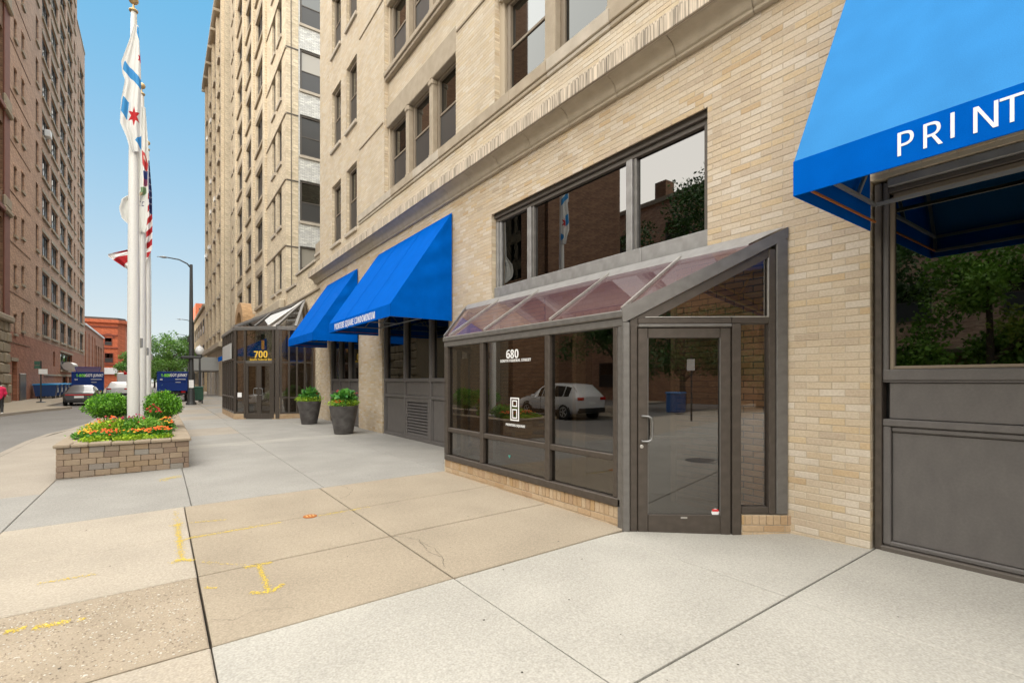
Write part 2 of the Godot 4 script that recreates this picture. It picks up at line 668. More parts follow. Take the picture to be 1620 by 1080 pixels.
	# far brickwork, too fine to tell the bricks apart
	for pair in [["far_tan", [Color(0.86, 0.80, 0.69), Color(0.835, 0.775, 0.665), Color(0.885, 0.83, 0.725)], Color(0.79, 0.73, 0.635)], ["far_red", [Color(0.79, 0.65, 0.56), Color(0.74, 0.61, 0.52), Color(0.84, 0.71, 0.61), Color(0.68, 0.55, 0.48)], Color(0.77, 0.68, 0.60)], ["far_white", [Color(0.86, 0.86, 0.85), Color(0.80, 0.80, 0.79), Color(0.90, 0.90, 0.88)], Color(0.62, 0.61, 0.60)]]:
		var m = Image.create(256, 256, false, Image.FORMAT_RGB8)
		m.fill(pair[2])
		for r in 16:
			for k in 9:
				var q = pair[1][rng.randi() % pair[1].size()]
				q = q * rng.randf_range(0.93, 1.05)
				m.fill_rect(Rect2i(k * 32 - (16 if r % 2 else 0), r * 16, 30, 14), q)
		texs[pair[0]] = ImageTexture.create_from_image(m)
	var bs = Vector3(1.0 / 1.8, 1.0 / 1.083, 1.0 / 1.8)
	mat("brick_far_tan", Color(0.93, 0.93, 0.95), 0.9, 0.0, {tex = texs.far_tan, scale = bs, detail = texs.blotch, dscale = 0.12})
	mat("brick_far_brown", Color(0.74, 0.66, 0.56), 0.9, 0.0, {tex = texs.far_tan, scale = bs, detail = texs.blotch, dscale = 0.12})
	mat("pane_white", Color(0.62, 0.62, 0.62), 0.2)  # plain white upper pane at one end of each wide window
	mat("brick_far_red", Color(0.97, 0.92, 0.88), 0.9, 0.0, {tex = texs.far_red, scale = bs, detail = texs.blotch, dscale = 0.07})
	mat("brick_far_orange", Color(0.95, 0.36, 0.22), 0.9, 0.0, {tex = texs.far_red, scale = bs})
	mat("brick_far_dark", Color(0.46, 0.38, 0.31), 0.9, 0.0, {tex = texs.far_red, scale = bs, detail = texs.blotch, dscale = 0.1})
	mat("brick_far_white", Color(0.80, 0.80, 0.79), 0.6, 0.0, {tex = texs.far_white, scale = bs})
	mat("awning_blue", Color(0.0005, 0.118, 0.56), 0.9, 0.0, {tex = texs.weave, scale = 5.0, detail = texs.grime, dscale = 0.35, spec = 0.08})
	mat("awning_skylit", Color(0.04, 0.235, 0.56), 0.8, 0.0, {tex = texs.weave, scale = 5.0, detail = texs.grime, dscale = 0.3, spec = 0.15})  # paler blue of the sky-lit slope, put into the cloth colour
	mat("leaf", Color(1, 1, 1), 0.55, 0.0, {vc = true, back = Color(0.35, 0.45, 0.12), twosided = true})
	mat("petal", Color(1, 1, 1), 0.6, 0.0, {vc = true, twosided = true})
	mat("bark", Color(0.10, 0.075, 0.055), 0.95, 0.0, {tex = texs.brick_grain, scale = 3.0})
	mat("pot", Color(0.125, 0.117, 0.112), 0.6, 0.0, {tex = noise_tex("pot_mottle", 0.012, Color(0.62, 0.60, 0.60), W, 256, 4), scale = 1.0})
	mat("lamp_black", Color(0.055, 0.058, 0.060), 0.5, 0.3)
	mat("steel", Color(0.30, 0.30, 0.30), 0.4, 0.8, {tex = texs.brushed, scale = 0.8})
	mat("yellow_paint", Color(0.66, 0.48, 0.06), 0.9)
	mat("rust", Color(0.40, 0.13, 0.025), 0.9, 0.0, {tex = texs.brick_grain, scale = 12.0})

func setting():
	var far = geo()
	far.quad(Vector3(-1500, -0.55, 1200), Vector3(1500, -0.55, 1200), Vector3(1500, -0.55, -1500), Vector3(-1500, -0.55, -1500))
	struct("ground", far, mats.far_ground)
	var rd = geo()
	rd.quad(Vector3(-30, -0.28, 80), Vector3(5, -0.28, 80), Vector3(5, -0.28, -420), Vector3(-30, -0.28, -420))
	struct("road", rd, mats.asphalt)
	# the near pavement: a bed, slabs with open joints, a kerb
	var near = [[40, -2.95], [-18.5, -2.95], [-20.5, -2.82], [-22.5, -2.45], [-24.5, -2.25], [-34.0, -2.2], [-36.0, 0.2], [-38.0, 1.15], [-43.5, 1.15], [-45.5, 2.1], [-180, 2.1]]
	var walk = Node3D.new()
	walk.name = "sidewalk"
	walk.set_meta("kind", "structure")
	add_child(walk)
	var bed = geo()
	for k in near.size() - 1:
		var a = near[k]
		var b = near[k + 1]
		bed.quad(Vector3(a[1], gy(a[1]) - 0.03, a[0]), Vector3(14, gy(WX) - 0.11, a[0]), Vector3(14, gy(WX) - 0.11, b[0]), Vector3(b[1], gy(b[1]) - 0.03, b[0]))
	part(walk, "bed", bed, mats.soil_joint)
	var slab = func(x0, x1, z0, z1, m, gap = 0.004, x0b = null, dip = [0.0, 0.0, 0.0, 0.0]):   # z0 nearer than z1
		var g = geo()
		var xb = x0 if x0b == null else x0b
		var p = [Vector3(x0 + gap, 0, z0 - gap * 1.5), Vector3(x1 - gap, 0, z0 - gap * 1.5), Vector3(x1 - gap, 0, z1 + gap * 1.5), Vector3(xb + gap, 0, z1 + gap * 1.5)]
		var dy = rng.randf_range(-0.001, 0.001)
		var top = []
		var rim = []
		var low = []
		var cen = (p[0] + p[1] + p[2] + p[3]) / 4
		for j in 4:
			var q = p[j]
			rim.append(Vector3(q.x, gy(q.x) - 0.006 + dy + dip[j], q.z))
			low.append(Vector3(q.x, gy(q.x) - 0.12, q.z))
			var w = Vector3(q.x + (0.008 if q.x < cen.x else -0.008), 0, q.z + (0.008 if q.z < cen.z else -0.008))
			top.append(Vector3(w.x, gy(w.x) + dy + dip[j], w.z))
		g.quad(top[0], top[1], top[2], top[3])
		for k in 4:
			var j = (k + 1) % 4
			g.quad(rim[k], rim[j], top[j], top[k])
			g.quad(low[k], low[j], rim[j], rim[k])
		return part(walk, "slab", g, mats[m])
	# the columns of slabs, from the kerb to the front
	for z in [[6.0, 2.5], [2.5, -0.2], [-0.2, -1.7]]:
		slab.call(1.89, 3.62, z[0], z[1], "concrete_white", 0.006)
		slab.call(3.62, 5.3, z[0], z[1], "concrete_white", 0.006)
	slab.call(1.89, 3.62, -1.7, -3.43, "concrete_white", 0.006)
	slab.call(3.62, 5.3, -1.7, -3.43, "concrete_white", 0.006, null, [0.0, -0.008, -0.085, -0.004])
	for z in [[6.0, 2.4], [2.4, -0.6], [-0.6, -3.43]]:
		slab.call(0.25, 1.89, z[0], z[1], "concrete_white")
		slab.call(-1.37, 0.25, z[0], z[1], "concrete_sand", 0.005)
		slab.call(-2.8, -1.37, z[0], z[1], "concrete_sand", 0.005)
	for e in [[-2.8, 0.25, "concrete_sand"], [0.25, 5.3, "concrete_white"]]:
		for k in 8:
			slab.call(e[0], e[1], 6.0 + 4.0 * (k + 1), 6.0 + 4.0 * k, e[2])
	slab.call(-1.37, 0.25, -3.43, -4.73, "aggregate", 0.009)
	slab.call(-2.8, -1.37, -3.43, -4.73, "aggregate", 0.009)
	for z in [[-4.73, -6.0], [-6.0, -7.44]]:
		slab.call(-1.37, 0.25, z[0], z[1], "concrete_sand", 0.004 if z[0] > -5 else 0.003)
		slab.call(-2.8, -1.37, z[0], z[1], "concrete_sand", 0.005)
	for z in [[-3.43, -4.73], [-4.73, -6.0], [-6.0, -7.44]]:
		slab.call(0.25, 1.89, z[0], z[1], "concrete_tan", 0.008)
		slab.call(1.89, 5.3, z[0], z[1], "concrete_tan", 0.008)
	slab.call(-1.37, 0.33, -7.44, -8.85, "concrete_grey", 0.004)
	slab.call(-1.37, 0.33, -8.85, -10.9, "concrete_grey", 0.004)
	slab.call(-2.8, -1.37, -7.44, -9.6, "concrete_grey", 0.005)
	slab.call(-2.8, -1.37, -9.6, -12.4, "concrete_pink", 0.005)
	slab.call(-2.8, -1.37, -12.4, -15.4, "concrete_pink", 0.005)
	slab.call(-2.8, -1.37, -15.4, -18.6, "concrete_pink", 0.005)
	var zz = [-7.44, -8.85, -11.3, -13.6, -14.3, -16.6, -19.0, -21.2]
	for k in zz.size() - 1:
		var m = ["concrete_grey", "concrete_grey", "concrete_grey", "concrete_pale", "concrete_grey", "concrete_pink", "concrete_grey"][k]
		slab.call(0.33, 1.95, zz[k], zz[k + 1], m, 0.004)
		slab.call(1.95, 3.87, zz[k], zz[k + 1], "concrete_pale" if k == 3 else "concrete_grey", 0.004)
		slab.call(3.87, 5.3, zz[k], zz[k + 1], "concrete_pale" if k in [3, 5] else "concrete_grey", 0.004)
	var z = -21.2
	while z > -62:
		var d = rng.randf_range(1.6, 2.4)
		var m = ["concrete_pink", "concrete_grey", "concrete_pale", "concrete_pink"][rng.randi() % 4]
		if z > -43:
			slab.call(1.2 if z < -34 else 0.33, 2.1, z, z - d, m, 0.006)
		slab.call(2.1, 3.87, z, z - d, ["concrete_pink", "concrete_grey"][rng.randi() % 2], 0.006)
		slab.call(3.87, 5.3, z, z - d, "concrete_grey", 0.006)
		z -= d
	var rest = geo()
	rest.quad(Vector3(2.1, gy(2.1), z), Vector3(5.3, gy(5.3), z), Vector3(5.3, gy(5.3), -180), Vector3(2.1, gy(2.1), -180))
	rest.quad(Vector3(-2.2, gy(-2.2), -18.6), Vector3(0.33, gy(0.33), -18.6), Vector3(0.33, gy(0.33), -35.5), Vector3(-2.2, gy(-2.2), -34.0))
	rest.quad(Vector3(-2.85, gy(-2.85), -18.6), Vector3(-2.2, gy(-2.2), -18.6), Vector3(-2.2, gy(-2.2), -24.0), Vector3(-2.4, gy(-2.4), -22.0))
	rest.quad(Vector3(0.33, gy(0.33), -21.2), Vector3(1.2, gy(1.2), -36), Vector3(1.2, gy(1.2), -37.5), Vector3(0.33, gy(0.33), -36))
	part(walk, "far_slab", rest, mats.concrete_pink)
	var kerb_of = func(line, right, level):   # a strip of kerb along a line [z, x]
		var g = geo()
		for k in line.size() - 1:
			var a = line[k]
			var b = line[k + 1]
			var w = 0.16 * right
			var p = [Vector3(a[1], 0, a[0]), Vector3(a[1] + w, 0, a[0]), Vector3(b[1] + w, 0, b[0]), Vector3(b[1], 0, b[0])]
			var q = []
			for e in p:
				q.append(Vector3(e.x, level.call(e.x), e.z))
			if right > 0:
				g.quad(q[0], q[1], q[2], q[3])
				g.quad(Vector3(p[0].x - 0.02, -0.3, p[0].z), q[0], q[3], Vector3(p[3].x - 0.02, -0.3, p[3].z))
			else:
				g.quad(q[1], q[0], q[3], q[2])
				g.quad(q[0], Vector3(p[0].x + 0.02, -0.3, p[0].z), Vector3(p[3].x + 0.02, -0.3, p[3].z), q[3])
		return g
	struct("kerb", kerb_of.call(near, 1.0, func(x): return gy(x) + 0.004), mats.concrete_pink)
	# across the street
	var far_line = [[60, -9.1], [-24, -9.1], [-28, -8.0], [-33, -6.7], [-36, -6.1], [-39, -5.4], [-41, -4.75], [-41.9, -4.55], [-42.6, -4.75], [-43.2, -5.6], [-44, -6.1], [-420, -6.1]]
	var fw = geo()
	for k in far_line.size() - 1:
		var a = far_line[k]
		var b = far_line[k + 1]
		fw.quad(Vector3(-16, -0.145, a[0]), Vector3(a[1], -0.15, a[0]), Vector3(b[1], -0.15, b[0]), Vector3(-16, -0.145, b[0]))
	struct("far_sidewalk", fw, mats.concrete_tan)
	struct("kerb", kerb_of.call(far_line, -1.0, func(_x): return -0.146), mats.concrete_pink)
	pavement_marks(walk)

func pavement_marks(walk):
	# sprayed utility marks, broken where the paint has worn off
	var nz = FastNoiseLite.new()
	nz.seed = 77
	nz.frequency = 0.05
	var spray = func(pts, wide, keep):
		var g = geo()
		for k in pts.size() - 1:
			var a = pts[k]
			var b = pts[k + 1]
			var len = a.distance_to(b)
			var steps = int(len / 0.0075) + 1
			var side = Vector2(-(b - a).y, (b - a).x).normalized()
			for s in steps:
				var worn = 0.55 + 0.75 * nz.get_noise_2d(a.x * 300 + s * 2.2, a.y * 300)
				for w in int(wide / 0.0075) + 1:
					if rng.randf() > keep * (0.35 + worn):
						continue
					var q = a.lerp(b, float(s) / steps) + side * clamp(rng.randfn() * 0.34, -1.1, 1.1) * wide * 0.75
					var r = rng.randf_range(0.0022, 0.0058)
					var an = rng.randf() * TAU
					var e = []
					for j in 5:
						var rr = r * rng.randf_range(0.6, 1.2)
						e.append(Vector3(q.x + cos(an - TAU * j / 5) * rr * 1.3, 0, q.y + sin(an - TAU * j / 5) * rr))
					var y = 0.0025 + rng.randf() * 0.0004
					for j in range(1, 4):
						g.tri(Vector3(e[0].x, gy(e[0].x) + y, e[0].z), Vector3(e[j].x, gy(e[j].x) + y, e[j].z), Vector3(e[j + 1].x, gy(e[j + 1].x) + y, e[j + 1].z))
		return stuff(part(walk, "spray_mark", g, mats.yellow_paint))
	var V = func(x, y): return Vector2(x, y)
	spray.call([V.call(0.16, -7.25), V.call(0.165, -6.5)], 0.07, 0.16)
	spray.call([V.call(0.158, -6.55), V.call(0.16, -5.2)], 0.06, 0.49)
	spray.call([V.call(0.09, -6.55), V.call(0.235, -6.6)], 0.05, 0.43)
	spray.call([V.call(0.08, -5.20), V.call(0.16, -5.28), V.call(0.24, -5.16)], 0.06, 0.58)
	spray.call([V.call(0.14, -5.85), V.call(0.30, -5.95)], 0.05, 0.78)
	spray.call([V.call(0.28, -5.92), V.call(1.10, -5.93)], 0.055, 0.54)
	spray.call([V.call(1.50, -5.93), V.call(2.10, -5.95)], 0.055, 0.43)
	spray.call([V.call(0.28, -6.55), V.call(0.62, -6.44)], 0.05, 0.39)
	spray.call([V.call(0.30, -5.08), V.call(0.60, -4.74)], 0.04, 0.16)
	spray.call([V.call(0.58, -4.70), V.call(0.80, -4.69)], 0.06, 0.58)
	spray.call([V.call(0.69, -4.68), V.call(0.665, -4.06)], 0.045, 0.68)
	spray.call([V.call(0.55, -4.12), V.call(0.665, -4.03), V.call(0.79, -4.14)], 0.05, 0.73)
	spray.call([V.call(0.28, -4.44), V.call(0.36, -4.36)], 0.035, 0.49)
	spray.call([V.call(-0.78, -5.33), V.call(-0.42, -5.31)], 0.06, 0.30)
	spray.call([V.call(-0.80, -4.43), V.call(-0.70, -4.43)], 0.08, 0.78)
	spray.call([V.call(-0.66, -4.40), V.call(-0.48, -4.37)], 0.09, 0.78)
	spray.call([V.call(-0.44, -4.36), V.call(-0.40, -4.35)], 0.05, 0.58)
	spray.call([V.call(0.02, -9.55), V.call(0.16, -9.8), V.call(0.30, -9.75)], 0.16, 0.31)
	spray.call([V.call(0.0, -9.75), V.call(0.3, -9.95)], 0.07, 0.34)
	# pebbles showing in the washed slab
	var g = geo()
	g.use_c = true
	for k in 3800:
		var x = rng.randf_range(-2.2, 0.23)
		var zz = rng.randf_range(-4.70, -3.46)
		var r = rng.randf_range(0.002, 0.0065) * (1.6 if rng.randf() < 0.04 else 1.0)
		var a = rng.randf() * TAU
		var w = rng.randf()
		g.col = Color(0.56, 0.52, 0.45) if w < 0.25 else (Color(0.48, 0.40, 0.30) if w < 0.7 else Color(0.26, 0.21, 0.16))
		var top = Vector3(x, gy(x) + 0.004 + r * 0.35, zz)
		var ring = []
		for j in 5:
			ring.append(Vector3(x + cos(a - TAU * j / 5) * r * 1.4, gy(x) + 0.001, zz + sin(a - TAU * j / 5) * r))
		for j in 5:
			g.tri(top, ring[j], ring[(j + 1) % 5])
	stuff(part(walk, "pebble", g, mats.aggregate_pebble))
	# cracks
	var ck = geo()
	var crack = func(pts, wide):
		var prev = pts[0]
		for k in pts.size() - 1:
			var len = pts[k].distance_to(pts[k + 1])
			var m = int(len / 0.04) + 1
			for s in m:
				var q = pts[k].lerp(pts[k + 1], float(s + 1) / m) + Vector2(rng.randf_range(-0.012, 0.012), rng.randf_range(-0.012, 0.012))
				var d = (q - prev).normalized()
				var sd = Vector2(-d.y, d.x) * wide * rng.randf_range(0.2, 0.7)
				var y = 0.0036
				ck.quad(Vector3(prev.x - sd.x, gy(prev.x) + y, prev.y - sd.y), Vector3(prev.x + sd.x, gy(prev.x) + y, prev.y + sd.y), Vector3(q.x + sd.x, gy(q.x) + y, q.y + sd.y), Vector3(q.x - sd.x, gy(q.x) + y, q.y - sd.y))
				prev = q
	crack.call([Vector2(1.90, -4.70), Vector2(2.06, -4.45), Vector2(1.99, -4.10), Vector2(2.02, -3.85), Vector2(1.93, -3.66)], 0.0030)
	crack.call([Vector2(2.03, -4.40), Vector2(2.07, -4.15), Vector2(2.03, -3.9)], 0.0022)
	crack.call([Vector2(2.18, -7.40), Vector2(2.22, -7.0), Vector2(2.08, -6.7), Vector2(1.92, -6.58)], 0.0035)
	crack.call([Vector2(0.28, -3.82), Vector2(0.38, -3.72), Vector2(0.56, -3.78), Vector2(0.75, -3.66)], 0.0022)
	stuff(part(walk, "crack", ck, mats.soil_joint))
	# dropped gum and grit
	var gm = geo()
	for k in 46:
		var x = rng.randf_range(-1.2, 5.0)
		var q = rng.randf_range(-9.0, -1.0)
		var r = rng.randf_range(0.003, 0.009)
		var ring = []
		for j in 7:
			var a = -TAU * j / 7
			var rr = r * rng.randf_range(0.7, 1.2)
			ring.append(Vector3(x + cos(a) * rr, gy(x) + 0.003, q + sin(a) * rr))
		for j in 7:
			gm.tri(Vector3(x, gy(x) + 0.0055, q), ring[j], ring[(j + 1) % 7])
	stuff(part(walk, "gum_spot", gm, mats.soil_joint))
	# the rusty valve cover
	var vc = thing("valve_cover", "small rusty orange valve cover set in the tan pavement joint", "cover", "", Vector3(1.41, gy(1.41) + 0.002, -5.97))
	var d = geo()
	d.lathe(Vector3.ZERO, [[0.075, 0.0], [0.075, 0.005], [0.068, 0.008], [0.058, 0.008], [0.055, 0.004], [0.0, 0.005]], 28)
	part(vc, "lid", d, mats.rust)
	for k in 3:
		var one = geo()
		one.cbox(Vector3(-0.045 + k * 0.035, 0.004, -0.035), Vector3(-0.025 + k * 0.035, 0.011, 0.035), 0.002)
		part(vc, "rib", one, mat("rust_pale", Color(0.52, 0.30, 0.12), 0.9))
	var mh = thing("manhole_cover", "round dark manhole cover mirrored in the vestibule door glass", "cover", "", Vector3(3.02, gy(3.02) + 0.002, 1.55))
	var mg = geo()
	mg.lathe(Vector3.ZERO, [[0.31, 0.0], [0.31, 0.006], [0.285, 0.006], [0.28, 0.002], [0.0, 0.003]], 32)
	part(mh, "lid", mg, mats.lamp_black)

var FT = Transform3D()   # the long front: local x is world z, local z is how far something stands out

func win(parent, T, x0, x1, y0, y1, deep, fm, up, low, fw = 0.055, split = 0.5):
	var w = x1 - x0
	var h = y1 - y0
	var key = "win_%.2f_%.2f_%.3f_%.2f" % [w, h, fw, split]
	if not shared.has(key):
		var f = geo()
		var d0 = -0.06
		var d1 = 0.03
		f.cbox(Vector3(0, 0, d0), Vector3(fw, h, d1), 0.006)
		f.cbox(Vector3(w - fw, 0, d0), Vector3(w, h, d1), 0.006)
		f.cbox(Vector3(fw, 0, d0), Vector3(w - fw, fw, d1), 0.006)
		f.cbox(Vector3(fw, h - fw, d0), Vector3(w - fw, h, d1), 0.006)
		f.cbox(Vector3(fw, h * split - 0.025, d0 + 0.01), Vector3(w - fw, h * split + 0.025, d1 - 0.02), 0.004)
		var a = geo()
		a.box(Vector3(fw - 0.01, h * split, -0.045), Vector3(w - fw + 0.01, h - fw + 0.01, -0.035))
		var b = geo()
		b.box(Vector3(fw - 0.01, fw - 0.01, -0.02), Vector3(w - fw + 0.01, h * split, -0.012))
		shared[key] = [f.mesh(), a.mesh(), b.mesh()]
	var m = shared[key]
	var o = part(parent, "window", m[0], fm)
	o.transform = T * Transform3D(Basis(), Vector3(x0, y0, -deep))
	part(o, "pane", m[1], up)
	part(o, "pane", m[2], low)
	return o

func main_building():
	FT = face(Vector3(WX, 0, 0), Vector3(-1, 0, 0))
	var b = thing("brick_building", "long cream brick building with stone cornice, storefronts and blue awnings", "building")
	var lower_holes = [[-1.72, 6.0, -1, 3.28], [-7.9, -3.33, 2.95, 4.70], [-6.25, -3.75, -1, 2.55], [-13.6, -9.6, -1, 4.6], [-18.92, -15.65, -1, 4.6]]
	var upper_holes = [[-13.44, -9.3, 6.73, 20], [-7.8, -3.3, 6.73, 20], [-15.6, 6.0, 6.44, 6.735]]
	var pair = [[-18.65, -17.55], [-16.9, -15.83]]
	for r in 4:
		for p in pair:
			upper_holes.append([p[0], p[1], 6.45 + r * 3.47, 8.60 + r * 3.47])
	var list = []
	lay(list, FT, -20.3, 3.0, -0.0677, 5.41, lower_holes, CREAM, "cream")
	var up = []
	lay(up, FT, -20.3, -1.5, 5.90, 17.0, upper_holes, PALE, "pale")
	for k in 4:
		lay(up, FT * Transform3D(Basis(), Vector3(0, 0, -0.12)), -13.44, -9.3, 9.2 + k * 3.47, 9.9 + k * 3.47, [], PALE, "pale")
	for q in up:
		if q[0].origin.y < 5.6 + 0.628 * abs(q[0].origin.z):
			list.append(q)
	# brick jambs of the openings
	for e in [[-1.72, 0, 3.28, 0.10], [-7.9, 2.99, 4.70, 0.12], [-13.44, 6.74, 12.0, 0.115], [-7.8, 6.74, 9.4, 0.115], [-18.92, 0, 3.2, 0.11], [-13.6, 0, 3.2, 0.11]]:
		var T = Transform3D(Basis(Vector3(1, 0, 0), Vector3.UP, Vector3(0, 0, 1)), Vector3(WX, 0, e[0]))
		if e[0] == -1.72:
			T = Transform3D(Basis(Vector3(1, 0, 0), Vector3.UP, Vector3(0, 0, 1)), Vector3(WX, 0, e[0] - 0.0))
		lay(list, T, 0.004, e[3], e[1], e[2], [], CREAM, "cream", 0.0677, 0.225, 0.0075, 0.008)
	place_bricks(b, list, 300)
	var bed = geo(FT)
	var rev = geo(FT)
	wall(bed, -20.3, 6.0, -0.4, 5.41, lower_holes, -0.0035, 0.22, rev)
	wall(bed, -20.3, 6.0, 5.41, 18.0, upper_holes, -0.0035, 0.16, rev)
	part(b, "mortar", bed, mats.mortar)
	part(b, "reveal", rev, mats.brick_far_tan)
	var bays = geo(FT)
	var bh = []
	for r in 4:
		bh.append([-13.32, -9.32, 6.735 + r * 3.44, 8.63 + r * 3.44])
		bh.append([-7.64, -3.43, 6.735 + r * 3.44, 8.63 + r * 3.44])
	wall(bays, -13.6, -9.2, 6.6, 18.0, bh.filter(func(q): return q[0] < -9), -0.1235, 0.2)
	wall(bays, -7.9, -3.2, 6.6, 18.0, bh.filter(func(q): return q[0] > -9), -0.1235, 0.2)
	part(b, "bay_wall", bays, mats.mortar)
	var body = geo()
	body.quad(Vector3(WX, -0.4, -20.3), Vector3(WX, 18, -20.3), Vector3(15, 18, -20.3), Vector3(15, -0.4, -20.3))
	body.quad(Vector3(WX, 18, -20.3), Vector3(WX, 18, 6), Vector3(15, 18, 6), Vector3(15, 18, -20.3))
	body.quad(Vector3(WX, -0.4, 6), Vector3(15, -0.4, 6), Vector3(15, 18, 6), Vector3(WX, 18, 6))
	body.quad(Vector3(15, -0.4, 6), Vector3(15, -0.4, -20.3), Vector3(15, 18, -20.3), Vector3(15, 18, 6))
	part(b, "side_wall", body, mats.brick_far_tan)
	# paired windows
	for r in 3:
		for p in pair:
			var y = 6.45 + r * 3.47
			win(b, FT, p[0] + 0.02, p[1] - 0.02, y + 0.02, y + 2.13, 0.12, mats.frame_taupe, mats.glass_blue if (r + int(p[0])) % 2 else mats.glass_dark, mats.glass_screen, 0.09)
			var s = boxpart(b, "sill", FT, Vector3(p[0] - 0.05, y - 0.12, -0.1), Vector3(p[1] + 0.05, y - 0.005, 0.07), mats.limestone_pale, 0.01)
	# triple windows with stone posts
	for bay in [[[-13.30, -12.05], [-11.87, -10.68], [-10.50, -9.34]], [[-7.62, -6.36], [-6.10, -4.96], [-4.70, -3.45]]]:
		for r in 3:
			var y = 6.735 + r * 3.44
			if bay[0][0] > -8 and r > 0:
				continue
			for k in 3:
				var p = bay[k]
				var up_glass = mats.glass_blue if bay[0][0] > -8 else [mats.glass_dark, mats.glass_blue, mats.glass_dark][(k + r) % 3]
				win(b, FT, p[0], p[1], y + 0.0, y + 1.89, 0.20, mats.frame_taupe, up_glass, mats.glass_screen if bay[0][0] < -8 else mats.glass_dark, 0.10, 0.52)
				var g = geo(FT)   # stone post beside the window
				var e = p[1] if k < 2 else p[1]
				var nx = bay[k + 1][0] if k < 2 else p[1] + 0.1
				g.cbox(Vector3(e, y, -0.19), Vector3(nx, y + 1.9, -0.04), 0.02)
				g.cbox(Vector3(e - 0.015, y, -0.19), Vector3(nx + 0.015, y + 0.13, -0.02), 0.03)
				g.cbox(Vector3(e - 0.02, y + 1.72, -0.19), Vector3(nx + 0.02, y + 1.86, -0.01), 0.03)
				part(b, "stone_post", g, mats.limestone)
				# moulded head over the light
				var hd = geo(FT)
				hd.cbox(Vector3(p[0] - 0.02, y + 1.86, -0.19), Vector3(p[1] + 0.02, y + 1.93, -0.03), 0.015)
				part(b, "head_moulding", hd, mats.limestone)
			var x = bay[0][0] - 0.13
			while x < bay[2][1] + 0.03:   # lintel stones
				var d = min(rng.randf_range(0.55, 0.8), bay[2][1] + 0.04 - x)
				boxpart(b, "lintel_stone", FT, Vector3(x + 0.002, y + 1.93, -0.19), Vector3(x + d - 0.002, y + 2.47, -0.06), mats.limestone, 0.006)
				x += d
			if r > 0:
				x = bay[0][0] - 0.13
				while x < bay[2][1] + 0.03:
					var d = min(1.3, bay[2][1] + 0.04 - x)
					var g = geo(FT)
					g.cbox(Vector3(x + 0.002, y - 0.13, -0.19), Vector3(x + d - 0.002, y - 0.005, 0.035), 0.012)
					g.cbox(Vector3(x + 0.002, y - 0.22, -0.19), Vector3(x + d - 0.002, y - 0.13, -0.01), 0.012)
					part(b, "sill", g, mats.limestone)
					x += d
	# belt course of stones
	var x = -15.6
	while x < 2.9:
		var d = rng.randf_range(0.95, 1.6)
		var g = geo(FT)
		g.cbox(Vector3(x + 0.002, 6.52, -0.2), Vector3(x + d - 0.002, 6.735, 0.055), 0.012)
		g.cbox(Vector3(x + 0.002, 6.445, -0.2), Vector3(x + d - 0.002, 6.52, 0.03), 0.012)
		part(b, "belt_stone", g, mats.limestone_pale if rng.randf() < 0.35 else mats.limestone)
		x += d
	# thin brick strings on the piers
	for e in [[-15.54, -13.50, 8.80], [-9.25, -7.85, 8.93], [-15.54, -13.50, 12.30], [-20.3, -18.7, 8.80]]:
		if e[0] == -20.3:
			continue
		boxpart(b, "string_course", FT, Vector3(e[0], e[2], -0.005), Vector3(e[1], e[2] + 0.055, 0.028), mats.limestone, 0.006)
	# cornice: coved bed stones under a weathered fascia
	x = -21.0
	var prof = [[0.0, 5.40], [0.045, 5.40], [0.06, 5.425], [0.05, 5.45], [0.075, 5.46], [0.085, 5.50], [0.12, 5.56], [0.175, 5.60], [0.235, 5.62], [0.245, 5.645]]
	while x < 3.0:
		var d = 0.96
		var g = geo(FT)
		var rows = []
		for xx in [x + 0.003, x + 0.03, x + d - 0.03, x + d - 0.003]:
			var row = []
			var k = -0.008 if xx == x + 0.003 or xx == x + d - 0.003 else 0.0
			for p in prof:
				row.append(Vector3(xx, p[1] - k * 0.5, p[0] + k))
			rows.append(row)
		g.grid(rows)
		var cap = []
		for p in prof:
			cap.append(Vector2(p[0], p[1]))
		part(b, "cornice_stone", g, mats.terracotta_trim)
		var f = geo(FT)
		var q = [Vector2(0.0, 5.638), Vector2(0.285, 5.638), Vector2(0.29, 5.645), Vector2(0.29, 5.83), Vector2(0.255, 5.86), Vector2(0.255, 5.885), Vector2(0.04, 5.93), Vector2(0.0, 5.97)]
		var keep = f.t
		f.t = FT * Transform3D(Basis(Vector3(0, 0, 1), Vector3(0, 1, 0), Vector3(-1, 0, 0)), Vector3.ZERO)
		f.prism(q, -(x + d - 0.0015), -(x + 0.0015))
		part(b, "fascia_stone", f, mats.fascia)
		x += d
	storefronts(b)
	transom(b)
	lobby(b)

